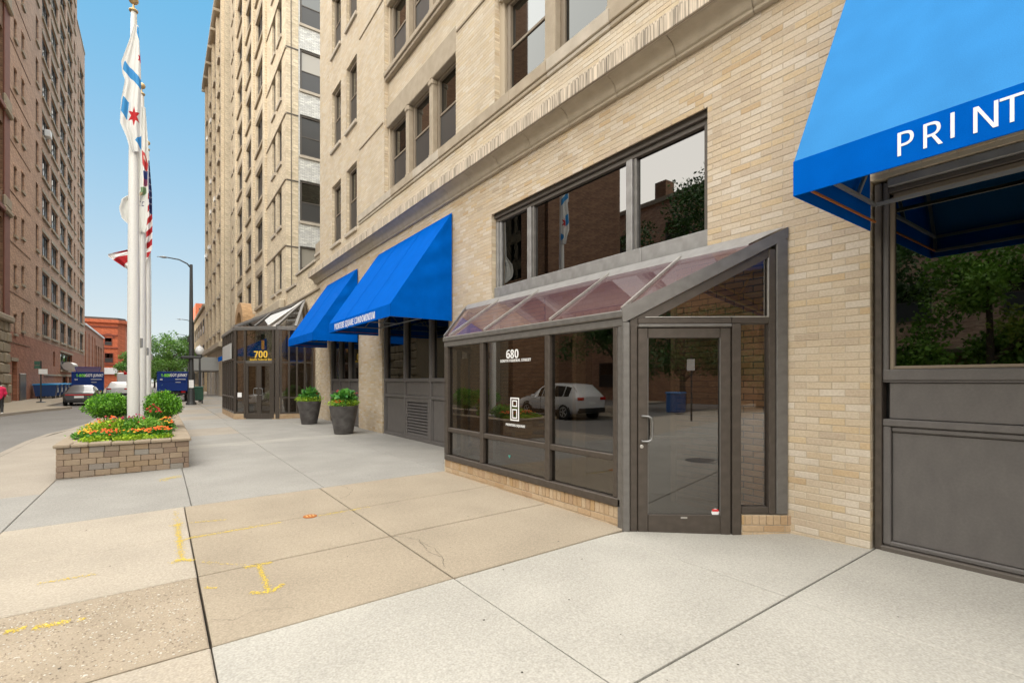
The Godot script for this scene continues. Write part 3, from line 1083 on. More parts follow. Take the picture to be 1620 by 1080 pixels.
func storefronts(b):
	# nearest: a wide show window over brown panels
	var T = FT
	var sf = Node3D.new()
	sf.name = "storefront"
	b.add_child(sf, true)
	boxpart(sf, "jamb", T, Vector3(-1.70, 0.0, -0.16), Vector3(-1.645, 3.25, -0.035), mats.bronze, 0.006)
	boxpart(sf, "jamb", T, Vector3(-1.643, 1.5, -0.16), Vector3(-1.60, 3.25, -0.055), mats.panel_brown, 0.006)
	boxpart(sf, "window_bead", T, Vector3(-1.598, 1.56, -0.16), Vector3(-1.565, 3.14, -0.075), mats.frame_taupe, 0.004)
	boxpart(sf, "window_bead", T, Vector3(-1.565, 1.60, -0.16), Vector3(4.0, 1.628, -0.075), mats.frame_taupe, 0.004)
	boxpart(sf, "head_rail", T, Vector3(-1.60, 3.10, -0.16), Vector3(4.0, 3.145, -0.075), mats.frame_taupe, 0.006)
	boxpart(sf, "head_rail", T, Vector3(-1.60, 3.148, -0.16), Vector3(4.0, 3.19, -0.05), mats.frame_dark, 0.006)
	boxpart(sf, "head_rail", T, Vector3(-1.60, 3.193, -0.16), Vector3(4.0, 3.27, -0.02), mats.alu, 0.008)
	boxpart(sf, "pane", T, Vector3(-1.57, 1.62, -0.115), Vector3(4.0, 3.11, -0.105), mats.glass_show, 0.001)
	boxpart(sf, "sill_rail", T, Vector3(-1.643, 1.50, -0.16), Vector3(4.0, 1.598, -0.045), mats.panel_brown, 0.010)
	boxpart(sf, "panel", T, Vector3(-1.60, 1.165, -0.16), Vector3(4.0, 1.485, -0.075), mats.panel_brown, 0.006)
	boxpart(sf, "rail", T, Vector3(-1.643, 1.10, -0.16), Vector3(4.0, 1.162, -0.045), mats.panel_brown, 0.008)
	boxpart(sf, "rail", T, Vector3(-1.643, 1.485, -0.16), Vector3(4.0, 1.498, -0.055), mats.panel_brown, 0.003)
	boxpart(sf, "stile", T, Vector3(-1.643, 0.06, -0.16), Vector3(-1.585, 1.098, -0.055), mats.panel_brown, 0.006)
	boxpart(sf, "moulding", T, Vector3(-1.583, 1.05, -0.16), Vector3(4.0, 1.098, -0.062), mats.panel_brown, 0.012)
	boxpart(sf, "panel", T, Vector3(-1.583, 0.09, -0.16), Vector3(4.0, 1.048, -0.085), mats.panel_brown, 0.006)
	boxpart(sf, "base_rail", T, Vector3(-1.643, 0.045, -0.16), Vector3(4.0, 0.088, -0.06), mats.panel_brown, 0.010)
	boxpart(sf, "base_rail", T, Vector3(-1.66, -0.05, -0.16), Vector3(4.0, 0.043, -0.03), mats.frame_dark, 0.010)
	boxpart(sf, "backing", T, Vector3(-1.72, -0.1, -0.24), Vector3(4.2, 3.3, -0.17), mats.black, 0.001)
	# the two behind the vestibule, glazed above panels
	for s in [[[-13.58, -12.12], [-12.12, -10.62], [-10.62, -9.62]], [[-18.9, -17.82], [-17.82, -16.75], [-16.75, -15.67]]]:
		var n = Node3D.new()
		n.name = "storefront"
		b.add_child(n, true)
		var x0 = s[0][0]
		var x1 = s[2][1]
		boxpart(n, "backing", T, Vector3(x0 - 0.02, -0.1, -0.24), Vector3(x1 + 0.02, 4.6, -0.19), mats.black, 0.001)
		for e in [x0, s[0][1] - 0.06, s[1][1] - 0.06, x1 - 0.10]:
			boxpart(n, "mullion", T, Vector3(e, 0.0, -0.18), Vector3(e + 0.11, 4.6, -0.035), mats.panel_brown, 0.010)
		for k in 3:
			var a = s[k][0] + (0.11 if k == 0 else 0.05)
			var c = s[k][1] - (0.10 if k == 2 else 0.06)
			boxpart(n, "pane", T, Vector3(a, 1.56, -0.13), Vector3(c, 4.5, -0.12), mats.glass_dark, 0.001)
			for e in [a, c - 0.03]:
				boxpart(n, "window_bead", T, Vector3(e, 1.56, -0.12), Vector3(e + 0.03, 4.5, -0.07), mats.frame_dark, 0.004)
			boxpart(n, "sill_rail", T, Vector3(a, 1.47, -0.18), Vector3(c, 1.56, -0.03), mats.panel_brown, 0.010)
			boxpart(n, "panel", T, Vector3(a, 1.13, -0.18), Vector3(c, 1.468, -0.075), mats.panel_brown, 0.006)
			boxpart(n, "rail", T, Vector3(a, 1.05, -0.18), Vector3(c, 1.128, -0.04), mats.panel_brown, 0.010)
			boxpart(n, "base_rail", T, Vector3(a, 0.0, -0.18), Vector3(c, 0.09, -0.04), mats.panel_brown, 0.010)
			if k == 1 and x0 > -15:
				var lv = Node3D.new()
				lv.name = "louvre"
				n.add_child(lv, true)
				boxpart(lv, "louvre_frame", T, Vector3(a, 0.092, -0.18), Vector3(a + 0.10, 1.048, -0.05), mats.panel_brown, 0.006)
				boxpart(lv, "louvre_frame", T, Vector3(c - 0.10, 0.092, -0.18), Vector3(c, 1.048, -0.05), mats.panel_brown, 0.006)
				boxpart(lv, "louvre_frame", T, Vector3(a + 0.102, 0.96, -0.18), Vector3(c - 0.102, 1.048, -0.05), mats.panel_brown, 0.006)
				boxpart(lv, "louvre_frame", T, Vector3(a + 0.102, 0.092, -0.18), Vector3(c - 0.102, 0.13, -0.05), mats.panel_brown, 0.006)
				for j in 11:
					var g = geo(T * Transform3D(Basis(Vector3.RIGHT, 0.75), Vector3(0, 0.165 + j * 0.0745, -0.085)))
					g.cbox(Vector3(a + 0.10, -0.006, -0.045), Vector3(c - 0.10, 0.006, 0.045), 0.002)
					part(lv, "slat", g, mats.panel_brown)
			else:
				boxpart(n, "stile", T, Vector3(a, 0.092, -0.18), Vector3(a + 0.05, 1.048, -0.055), mats.panel_brown, 0.006)
				boxpart(n, "stile", T, Vector3(c - 0.05, 0.092, -0.18), Vector3(c, 1.048, -0.055), mats.panel_brown, 0.006)
				boxpart(n, "panel", T, Vector3(a + 0.052, 0.092, -0.18), Vector3(c - 0.052, 1.048, -0.08), mats.panel_brown, 0.008)

func transom(b):
	var T = FT
	var n = Node3D.new()
	n.name = "transom_window"
	b.add_child(n, true)
	var x0 = -7.9
	var x1 = -3.33
	boxpart(n, "head_rail", T, Vector3(x0, 4.60, -0.22), Vector3(x1, 4.695, -0.06), mats.frame_dark, 0.006)
	boxpart(n, "head_rail", T, Vector3(x0, 4.53, -0.22), Vector3(x1, 4.598, -0.10), mats.frame_dark, 0.006)
	boxpart(n, "jamb", T, Vector3(x0 + 0.01, 3.1, -0.22), Vector3(x0 + 0.09, 4.53, -0.09), mats.alu, 0.006)
	boxpart(n, "jamb", T, Vector3(x0 + 0.092, 3.28, -0.22), Vector3(x0 + 0.15, 4.53, -0.12), mats.alu, 0.006)
	boxpart(n, "jamb", T, Vector3(x1 - 0.10, 3.1, -0.22), Vector3(x1 - 0.01, 4.53, -0.09), mats.frame_dark, 0.006)
	for e in [-6.88, -4.62]:   # mullions: a flat face with stepped sides
		boxpart(n, "mullion", T, Vector3(e, 3.28, -0.20), Vector3(e + 0.10, 4.53, -0.075), mats.alu, 0.006)
		boxpart(n, "mullion_step", T, Vector3(e + 0.102, 3.28, -0.20), Vector3(e + 0.15, 4.53, -0.11), mats.bronze_worn, 0.004)
		boxpart(n, "mullion_step", T, Vector3(e - 0.035, 3.28, -0.20), Vector3(e - 0.002, 4.53, -0.11), mats.alu, 0.004)
	for e in [[x0 + 0.15, -6.915], [-6.73, -4.655], [-4.47, x1 - 0.10]]:
		boxpart(n, "pane", T, Vector3(e[0], 3.27, -0.165), Vector3(e[1], 4.54, -0.155), mats.glass_mirror, 0.001)
	boxpart(n, "sill_panel", T, Vector3(x0 + 0.01, 3.05, -0.20), Vector3(-4.35, 3.275, -0.05), mats.alu, 0.010)
	boxpart(n, "sill_panel", T, Vector3(-4.345, 3.05, -0.20), Vector3(x1 - 0.01, 3.275, -0.05), mats.alu, 0.010)
	boxpart(n, "backing", T, Vector3(x0, 2.96, -0.26), Vector3(x1, 4.70, -0.222), mats.black, 0.001)

func lobby(b):
	# the lobby seen through the glass of the vestibule
	var n = Node3D.new()
	n.name = "lobby"
	b.add_child(n, true)
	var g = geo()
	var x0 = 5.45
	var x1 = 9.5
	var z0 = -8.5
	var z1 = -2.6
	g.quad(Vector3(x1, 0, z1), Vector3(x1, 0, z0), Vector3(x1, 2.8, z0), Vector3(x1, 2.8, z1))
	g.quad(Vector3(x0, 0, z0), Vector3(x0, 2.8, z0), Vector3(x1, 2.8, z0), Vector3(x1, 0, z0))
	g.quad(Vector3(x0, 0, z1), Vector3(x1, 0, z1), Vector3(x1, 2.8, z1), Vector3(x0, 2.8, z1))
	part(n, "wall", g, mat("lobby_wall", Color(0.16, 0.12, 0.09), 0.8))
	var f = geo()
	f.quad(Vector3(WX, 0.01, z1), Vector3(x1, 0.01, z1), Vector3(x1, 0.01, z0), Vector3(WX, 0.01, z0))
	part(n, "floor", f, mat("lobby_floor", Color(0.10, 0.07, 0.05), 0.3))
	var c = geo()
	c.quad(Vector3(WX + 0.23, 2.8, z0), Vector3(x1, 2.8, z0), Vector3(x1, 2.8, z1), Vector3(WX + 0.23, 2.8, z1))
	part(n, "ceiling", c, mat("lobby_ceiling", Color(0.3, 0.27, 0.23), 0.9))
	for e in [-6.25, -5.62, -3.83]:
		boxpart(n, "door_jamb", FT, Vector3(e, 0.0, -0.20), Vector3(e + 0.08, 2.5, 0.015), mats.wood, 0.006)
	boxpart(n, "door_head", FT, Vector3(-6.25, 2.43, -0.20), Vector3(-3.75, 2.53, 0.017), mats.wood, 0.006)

func vestibule():
	var v = thing("glass_vestibule", "bronze framed glass entrance vestibule with pink tinted sloping roof and a door", "vestibule")
	var T = FT
	var O = 1.27
	var xa = -7.37
	var xb = -3.43
	# low brick plinth under the front
	var list = []
	lay(list, T * Transform3D(Basis(), Vector3(0, 0, O + 0.005)), xa, xb - 0.02, -0.075, 0.06, [], BUFF, "buff", 0.0677, 0.213, 0.008)
	lay(list, T * Transform3D(Basis(), Vector3(0, 0, O + 0.006)), xa, xb - 0.02, 0.062, 0.185, [], BUFF, "buff", 0.130, 0.0705, 0.008)
	var A = Vector3(3.88, 0, -3.43)
	var B = Vector3(5.17, 0, -2.44)
	var d = (B - A).normalized()
	var E = Transform3D(Basis(d, Vector3.UP, d.cross(Vector3.UP)), A)
	lay(list, E * Transform3D(Basis(), Vector3(0, 0, 0.03)), 1.165, 1.68, -0.09, 0.045, [], BUFF, "buff", 0.0677, 0.213, 0.008)
	lay(list, E * Transform3D(Basis(), Vector3(0, 0, 0.031)), 1.165, 1.68, 0.047, 0.145, [], BUFF, "buff", 0.102, 0.0705, 0.008)
	# the wall inside is faced with russet brick in dark joints
	var inner = []
	for e in [[-8.68, -6.27], [-3.73, -2.50]]:
		lay(inner, T * Transform3D(Basis(), Vector3(0, 0, 0.030)), e[0], e[1], 0.01, 2.86, [], RUSSET, "russet", 0.0677, 0.213, 0.008)
		boxpart(v, "inner_mortar", T, Vector3(e[0], 0.01, 0.006), Vector3(e[1], 2.86, 0.026), mat("mortar_dark", Color(0.06, 0.05, 0.045), 0.9), 0.0)
	place_bricks(v, inner, 200)
	place_bricks(v, list, 280)
	var pl = geo(T)
	pl.box(Vector3(xa, -0.2, O - 0.12), Vector3(xb, 0.18, O - 0.003))
	part(v, "plinth", pl, mats.mortar)
	var pe = geo(E)
	pe.box(Vector3(1.165, -0.2, -0.10), Vector3(1.66, 0.143, 0.022))
	part(v, "plinth", pe, mats.mortar)
	# front frame
	boxpart(v, "bottom_rail", T, Vector3(xa + 0.01, 0.186, O - 0.09), Vector3(xb - 0.06, 0.275, O + 0.03), mats.bronze, 0.008)
	for e in [[xa, 0.11], [-6.25, 0.09], [-4.73, 0.09], [-3.60, 0.06]]:
		boxpart(v, "mullion", T, Vector3(e[0], 0.276, O - 0.08), Vector3(e[0] + e[1], 2.06, O + 0.025), mats.bronze, 0.008)
	var spans = [[xa + 0.11, -6.25], [-6.16, -4.73], [-4.64, -3.60]]
	for s in spans:
		boxpart(v, "rail", T, Vector3(s[0] + 0.001, 0.655, O - 0.07), Vector3(s[1] - 0.001, 0.725, O + 0.018), mats.bronze, 0.008)
		boxpart(v, "pane", T, Vector3(s[0], 0.276, O - 0.035), Vector3(s[1], 0.655, O - 0.028), mats.glass_smoke, 0.0)
		boxpart(v, "pane", T, Vector3(s[0], 0.725, O - 0.035), Vector3(s[1], 2.062, O - 0.028), mats.glass_smoke, 0.0)
	boxpart(v, "header", T, Vector3(xa, 2.061, O - 0.09), Vector3(xb + 0.0, 2.145, O + 0.03), mats.bronze_worn, 0.008)
	boxpart(v, "gutter", T, Vector3(xa - 0.01, 2.147, O - 0.09), Vector3(xb - 0.0, 2.225, O + 0.05), mats.bronze_worn, 0.012)
	boxpart(v, "corner_post", T, Vector3(-3.535, -0.06, O - 0.10), Vector3(-3.435, 2.06, O + 0.03), mats.bronze_worn, 0.012)
	# sloping roof of tinted glass
	var eave = [[-7.37, -8.70], [-7.19, -7.52], [-6.13, -6.34], [-4.63, -4.78], [-3.47, -3.62]]
	var ye = 2.235
	var yt = 2.965
	var ot = 0.10
	for k in 4:
		var g = geo(T)
		var p = [Vector3(eave[k][0], ye, O), Vector3(eave[k + 1][0], ye, O), Vector3(eave[k + 1][1], yt, ot), Vector3(eave[k][1], yt, ot)]
		g.quad(p[0], p[1], p[2], p[3])
		part(v, "roof_pane", g, mats.glass_roof)
	var g5 = geo(T)
	g5.tri(Vector3(-3.47, ye, O), Vector3(-3.40, ye, O), Vector3(-2.50, yt + 0.03, 0.03))
	g5.tri(Vector3(-3.47, ye, O), Vector3(-2.50, yt + 0.03, 0.03), Vector3(-3.62, yt, ot))
	part(v, "roof_pane", g5, mats.glass_roof)
	for k in 5:
		var g = geo(T)
		g.bar(Vector3(eave[k][0], ye + 0.012, O + 0.02), Vector3(eave[k][1], yt + 0.012, ot), 0.032, 0.03, Vector3(0, 0.85, 0.5))
		part(v, "rafter", g, mats.alu_bright if k > 0 else mats.bronze_worn)
	var fl = geo(T)
	fl.quad(Vector3(-8.75, 2.93, 0.16), Vector3(-2.75, 2.93, 0.16), Vector3(-2.45, 3.06, 0.012), Vector3(-8.78, 3.06, 0.012))
	fl.quad(Vector3(-8.75, 2.89, 0.165), Vector3(-2.75, 2.89, 0.165), Vector3(-2.75, 2.93, 0.16), Vector3(-8.75, 2.93, 0.16))
	part(v, "flashing", fl, mats.alu)
	# near end with the door
	var rk = geo(E)
	rk.prism([Vector2(-0.03, 2.10), Vector2(0.0, 2.10), Vector2(1.50, 2.875), Vector2(1.627, 2.94), Vector2(1.627, 3.05), Vector2(-0.035, 2.245)], -0.10, 0.03)
	part(v, "rake", rk, mats.bronze_worn)
	var rk2 = geo(E)
	rk2.prism([Vector2(0.05, 2.05), Vector2(0.13, 2.05), Vector2(1.44, 2.745), Vector2(1.44, 2.84), Vector2(0.05, 2.122)], -0.09, 0.005)
	part(v, "rake_frame", rk2, mats.bronze)
	boxpart(v, "corner_post", E, Vector3(-0.032, -0.06, -0.08), Vector3(0.045, 2.10, 0.03), mats.bronze_worn, 0.010)
	boxpart(v, "door_jamb", E, Vector3(0.047, -0.06, -0.09), Vector3(0.122, 2.06, 0.015), mats.bronze, 0.008)
	boxpart(v, "door_jamb", E, Vector3(1.072, -0.08, -0.09), Vector3(1.160, 2.075, 0.03), mats.bronze, 0.008)
	boxpart(v, "door_head", E, Vector3(0.124, 2.078, -0.09), Vector3(1.070, 2.14, 0.02), mats.bronze, 0.008)
	boxpart(v, "door_head", E, Vector3(0.13, 2.045, -0.09), Vector3(1.070, 2.076, 0.03), mats.bronze_worn, 0.006)
	boxpart(v, "header", E, Vector3(1.072, 2.077, -0.09), Vector3(1.445, 2.15, 0.02), mats.bronze, 0.008)
	boxpart(v, "side_frame", E, Vector3(1.44, 0.15, -0.09), Vector3(1.51, 2.83, 0.02), mats.bronze, 0.008)
	boxpart(v, "wall_post", E, Vector3(1.512, 0.15, -0.09), Vector3(1.627, 2.93, 0.028), mats.bronze_worn, 0.008)
	boxpart(v, "side_rail", E, Vector3(1.162, 0.15, -0.09), Vector3(1.44, 0.222, 0.015), mats.bronze, 0.008)
	boxpart(v, "pane", E, Vector3(1.160, 0.22, -0.04), Vector3(1.445, 2.08, -0.033), mats.glass_clear, 0.0)
	var tg = geo(E)
	tg.quad(Vector3(0.13, 2.13, -0.03), Vector3(1.45, 2.13, -0.03), Vector3(1.45, 2.78, -0.03), Vector3(0.13, 2.10, -0.03))
	part(v, "pane", tg, mats.glass_smoke)
	boxpart(v, "glazing_bead", E, Vector3(0.20, 2.142, -0.01), Vector3(1.44, 2.152, 0.022), mats.alu_bright, 0.002)
	boxpart(v, "glazing_bead", E, Vector3(1.432, 2.152, -0.01), Vector3(1.441, 2.74, 0.022), mats.alu_bright, 0.002)
	var dr = Node3D.new()
	dr.name = "door"
	v.add_child(dr, true)
	boxpart(dr, "stile", E, Vector3(0.128, -0.045, -0.05), Vector3(0.228, 2.038, 0.012), mats.bronze, 0.005)
	boxpart(dr, "stile", E, Vector3(0.958, -0.07, -0.05), Vector3(1.062, 2.038, 0.012), mats.bronze, 0.005)
	boxpart(dr, "top_rail", E, Vector3(0.230, 1.935, -0.05), Vector3(0.956, 2.038, 0.010), mats.bronze, 0.005)
	boxpart(dr, "bottom_rail", E, Vector3(0.230, -0.06, -0.05), Vector3(0.956, 0.135, 0.010), mats.bronze, 0.005)
	boxpart(dr, "glass", E, Vector3(0.228, 0.133, -0.022), Vector3(0.958, 1.937, -0.014), mats.glass_smoke, 0.0)
	boxpart(dr, "push_bar", E, Vector3(0.228, 0.905, -0.075), Vector3(0.958, 0.93, -0.052), mats.wood, 0.006)
	for e in [[0.225, 0.133, 0.233, 1.937], [0.953, 0.133, 0.961, 1.937]]:
		boxpart(dr, "glazing_bead", E, Vector3(e[0], e[1], -0.01), Vector3(e[2], e[3], 0.014), mats.bronze_worn, 0.002)
	var hd = geo(E)
	hd.tube([Vector3(0.168, 1.135, 0.01), Vector3(0.172, 1.14, 0.035), Vector3(0.225, 1.137, 0.052), Vector3(0.255, 1.12, 0.055), Vector3(0.262, 1.08, 0.055), Vector3(0.262, 0.94, 0.055), Vector3(0.255, 0.90, 0.055), Vector3(0.225, 0.885, 0.052), Vector3(0.172, 0.882, 0.035), Vector3(0.168, 0.885, 0.01)], 0.011, 10)
	part(dr, "handle", hd, mats.steel)
	var lk = geo(E * Transform3D(Basis(Vector3.RIGHT, PI / 2), Vector3(0.165, 0.828, 0.012)))
	lk.lathe(Vector3.ZERO, [[0.019, 0.0], [0.019, 0.006], [0.013, 0.009], [0.0, 0.009]], 16)
	part(dr, "lock", lk, mats.alu_bright)
	boxpart(dr, "maker_plate", E, Vector3(0.56, 0.098, 0.010), Vector3(0.625, 0.114, 0.013), mats.alu_bright, 0.001)
	var st = geo(E * Transform3D(Basis(Vector3.RIGHT, PI / 2), Vector3(0.915, 0.158, -0.012)))
	st.lathe(Vector3.ZERO, [[0.040, 0.0], [0.040, 0.0015], [0.0, 0.0015]], 8)
	part(dr, "alarm_sticker", st, mats.letter_white)
	boxpart(dr, "sticker_band", E, Vector3(0.883, 0.166, -0.0105), Vector3(0.947, 0.19, -0.0095), mat("sticker_red", Color(0.6, 0.03, 0.03), 0.5), 0.0)
	boxpart(v, "threshold", E, Vector3(0.12, -0.09, -0.1), Vector3(1.08, -0.075, 0.05), mats.alu, 0.003)
	# far end
	var C = Vector3(5.17, 0, -8.75)
	var D = Vector3(3.9, 0, -7.40)
	var d2 = (D - C).normalized()
	var L2 = (D - C).length()
	var F = Transform3D(Basis(d2, Vector3.UP, d2.cross(Vector3.UP)), C)
	boxpart(v, "far_plinth", F, Vector3(0.0, -0.1, -0.1), Vector3(L2, 0.185, 0.0), mats.brick_far_tan, 0.0)
	boxpart(v, "bottom_rail", F, Vector3(0.0, 0.187, -0.09), Vector3(L2 - 0.05, 0.27, 0.02), mats.bronze, 0.006)
	boxpart(v, "wall_post", F, Vector3(0.0, 0.272, -0.09), Vector3(0.1, 2.9, 0.02), mats.bronze, 0.006)
	boxpart(v, "mullion", F, Vector3(L2 * 0.5, 0.272, -0.08), Vector3(L2 * 0.5 + 0.07, 2.06, 0.01), mats.bronze, 0.006)
	boxpart(v, "header", F, Vector3(0.1, 2.062, -0.09), Vector3(L2 - 0.03, 2.14, 0.02), mats.bronze, 0.006)
	var fg = geo(F)
	fg.quad(Vector3(0.1, 0.27, -0.04), Vector3(L2 - 0.04, 0.27, -0.04), Vector3(L2 - 0.04, 2.23, -0.04), Vector3(0.1, 2.95, -0.04))
	part(v, "pane", fg, mats.glass_smoke)
	boxpart(v, "timber_post", Transform3D(Basis(), Vector3(4.50, 0, -7.78)), Vector3(-0.05, 0, -0.05), Vector3(0.05, 1.9, 0.05), mats.wood, 0.006)
	boxpart(v, "timber_post", Transform3D(Basis(), Vector3(5.05, 0, -7.55)), Vector3(-0.05, 0, -0.05), Vector3(0.05, 2.7, 0.05), mat("post_pale", Color(0.36, 0.31, 0.26), 0.5), 0.006)
	var fl2 = geo()
	fl2.quad(Vector3(3.99, 0.006, -7.35), Vector3(3.99, 0.006, -3.45), Vector3(5.16, 0.006, -2.60), Vector3(5.16, 0.006, -8.6))
	var fo = geo()
	fo.quad(Vector3(3.99, 0.012, -3.48), Vector3(5.16, 0.012, -2.62), Vector3(5.16, 0.012, -8.6), Vector3(3.99, 0.012, -7.35))
	part(v, "floor", fo, mat("vestibule_floor", Color(0.12, 0.095, 0.075), 0.35))
	# lettering on the glass
	var G = T * Transform3D(Basis(), Vector3(0, 0, O - 0.026))
	text(v, "lettering", "680", G * Transform3D(Basis(), Vector3(-5.635, 1.862, 0)), 0.118, mats.letter_white, true, 1.12, 0.0, 0.002)
	text(v, "lettering", "SOUTH FEDERAL STREET", G * Transform3D(Basis(), Vector3(-5.775, 1.775, 0)), 0.036, mats.letter_white, true, 1.25, 0.0, 0.002)
	text(v, "lettering", "PRINTERS SQUARE", G * Transform3D(Basis(), Vector3(-5.64, 0.893, 0)), 0.032, mats.letter_white, true, 1.15, 0.0, 0.002)
	# the emblem: two framed squares standing on each other
	var em = geo(G)
	for q in [[-5.525, 0.955, -5.505, 1.27], [-5.345, 0.955, -5.325, 1.27], [-5.505, 0.955, -5.345, 0.972], [-5.505, 1.253, -5.345, 1.27]]:
		em.box(Vector3(q[0], q[1], 0), Vector3(q[2], q[3], 0.002))
	for q in [[-5.480, 1.145, -5.370, 1.235], [-5.480, 0.985, -5.370, 1.115]]:
		var w = 0.016
		em.box(Vector3(q[0], q[1], 0), Vector3(q[0] + w, q[3], 0.002))
		em.box(Vector3(q[2] - w, q[1], 0), Vector3(q[2], q[3], 0.002))
		em.box(Vector3(q[0] + w, q[1], 0), Vector3(q[2] - w, q[1] + w, 0.002))
		em.box(Vector3(q[0] + w, q[3] - w, 0), Vector3(q[2] - w, q[3], 0.002))
	part(v, "emblem", em, mats.letter_white)
	var sm = geo(G)
	sm.tri(Vector3(-5.58, 0.47, 0.001), Vector3(-5.545, 0.43, 0.001), Vector3(-5.52, 0.475, 0.001))
	part(v, "small_emblem", sm, mat("teal_print", Color(0.05, 0.35, 0.30), 0.5))
	boxpart(v, "key_box", E, Vector3(1.10, 0.0, 0.03), Vector3(1.11, 0.01, 0.031), mats.bronze, 0.0)

func awnings():
	var T = FT
	var make = func(label, x0, x1, top, out, low, words, skylit):
		var a = thing("awning", label, "awning", "blue fabric awnings along the brick front")
		var yv = low + 0.25
		var m = mats.awning_skylit if skylit else mats.awning_blue  # light from the sky on the near slope is painted as paler cloth
		var g = geo(T)
		var rows = []
		var nr = 10
		var nc = max(8, int((x1 - x0) / 0.4))
		for r in nr + 1:
			var row = []
			var k = float(r) / nr
			for s in nc + 1:
				var u = float(s) / nc
				var bay = abs(sin(u * PI * round((x1 - x0) / 1.45)))
				var sag = -0.026 * sin(k * PI) * bay
				row.append(Vector3(lerp(x0, x1, u), lerp(yv, top, k) + sag, lerp(out, 0.03, k) + sag * 0.7))
			rows.append(row)
		g.grid(rows)
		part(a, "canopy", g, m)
		for x in [x0, x1]:
			var s = geo(T)
			var q = []
			for r in 25:
				var row = []
				var k = r / 24.0
				for e in 9:
					var w = e / 8.0
					var ze = lerp(0.03, lerp(out, 0.03, k), w)
					row.append(Vector3(x + (0.018 * sin(k * 21.0 + w * 2.0) + 0.014 * sin(k * 8.0 - w * 5.0)) * sin(k * PI) * sin(w * PI), lerp(low + 0.25, top, k), ze))
				q.append(row)
			if x == x0:
				for row in q:
					row.reverse()
				for row in q:
					row.reverse()
			s.grid(q)
			part(a, "side_panel", s, mats.awning_blue)
			var vs = geo(T)
			vs.box(Vector3(x - 0.004, low, 0.03), Vector3(x + 0.004, yv, out))
			part(a, "side_valance", vs, mats.awning_blue)
		var vg = geo(T)
		vg.box(Vector3(x0 - 0.004, low, out - 0.004), Vector3(x1 + 0.004, yv, out + 0.004))
		part(a, "valance", vg, mats.awning_blue)
		var hm = geo(T)
		hm.cbox(Vector3(x0, low + 0.0, out + 0.004), Vector3(x1, low + 0.014, out + 0.008), 0.001)
		part(a, "hem", hm, mats.awning_blue)
		# sewn seams over the frame
		var ns = int(round((x1 - x0) / 1.45))
		for k in range(1, ns):
			var x = lerp(x0, x1, float(k) / ns)
			var sm = geo(T)
			sm.bar(Vector3(x, yv + 0.004, out + 0.003), Vector3(x, top + 0.003, 0.033), 0.014, 0.003, Vector3(0, 0.6, 0.8))
			part(a, "seam", sm, m)
		# the welded frame inside
		var tb = mat("awning_tube", Color(0.34, 0.34, 0.33), 0.5, 0.5)
		for e in [[Vector3(x0 + 0.05, yv - 0.04, out - 0.04), Vector3(x1 - 0.05, yv - 0.04, out - 0.04)], [Vector3(x0 + 0.05, low + 0.06, out - 0.04), Vector3(x1 - 0.05, low + 0.06, out - 0.04)], [Vector3(x0 + 0.05, yv - 0.04, 0.06), Vector3(x1 - 0.05, yv - 0.04, 0.06)]]:
			var b = geo(T)
			b.bar(e[0], e[1], 0.028, 0.028)
			part(a, "frame_tube", b, tb)
		var nb = int(round((x1 - x0) / 1.45))
		for k in nb + 1:
			var x = lerp(x0 + 0.05, x1 - 0.05, float(k) / nb)
			for e in [[Vector3(x, yv - 0.04, 0.06), Vector3(x, yv - 0.04, out - 0.04)], [Vector3(x, yv - 0.06, out - 0.05), Vector3(x, top - 0.06, 0.05)], [Vector3(x, low + 0.06, out - 0.04), Vector3(x, yv - 0.04, out - 0.04)], [Vector3(x, low + 0.7, 0.05), Vector3(x, yv - 0.04, 0.45)]]:
				var b = geo(T)
				b.bar(e[0], e[1], 0.026, 0.026, Vector3.FORWARD)
				part(a, "frame_tube", b, tb)
		for x in [x0 + 0.03]:   # rusty lacing rod along the side
			var b = geo(T)
			b.bar(Vector3(x + 0.02, low + 0.06, 0.06), Vector3(x + 0.02, low + 0.06, out - 0.05), 0.014, 0.014)
			part(a, "lacing_rod", b, mats.rust)
		for w in words:
			text(a, "lettering", w[0], T * Transform3D(Basis(), Vector3(w[1], low + w[4], out + 0.006)), w[2], mats.letter_white, w[5], w[3], w[6], 0.002)
		return a
	make.call("large blue awning at right with widely spaced white letters", -1.71, 4.2, 5.55, 1.44, 2.83, [["P", -1.112, 0.145, 0.95, 0.1275, false, 0], ["R", -0.985, 0.145, 0.95, 0.1275, false, 0], ["N", -0.762, 0.145, 0.95, 0.1275, false, 0], ["T", -0.640, 0.145, 0.95, 0.1275, false, 0], ["ERS SQUARE CONDOMINIUM", -0.52, 0.145, 0.95, 0.1275, false, 14]], true)
	for w in get_children():
		if w.name == "awning":
			boxpart(w, "lettering", T, Vector3(-0.842, 2.83 + 0.071, 1.445), Vector3(-0.824, 2.83 + 0.216, 1.448), mats.letter_white, 0.0)
	make.call("bright blue awning with small white lettering beside the glass vestibule", -13.81, -9.42, 5.13, 1.42, 2.79, [["PRINTERS SQUARE CONDOMINIUM", -13.27, 0.150, 0.80, 0.115, true, 3]], false)
	make.call("farther blue awning with plain valance next to the gold numbered entrance", -19.15, -15.67, 5.08, 1.39, 2.73, [], false)

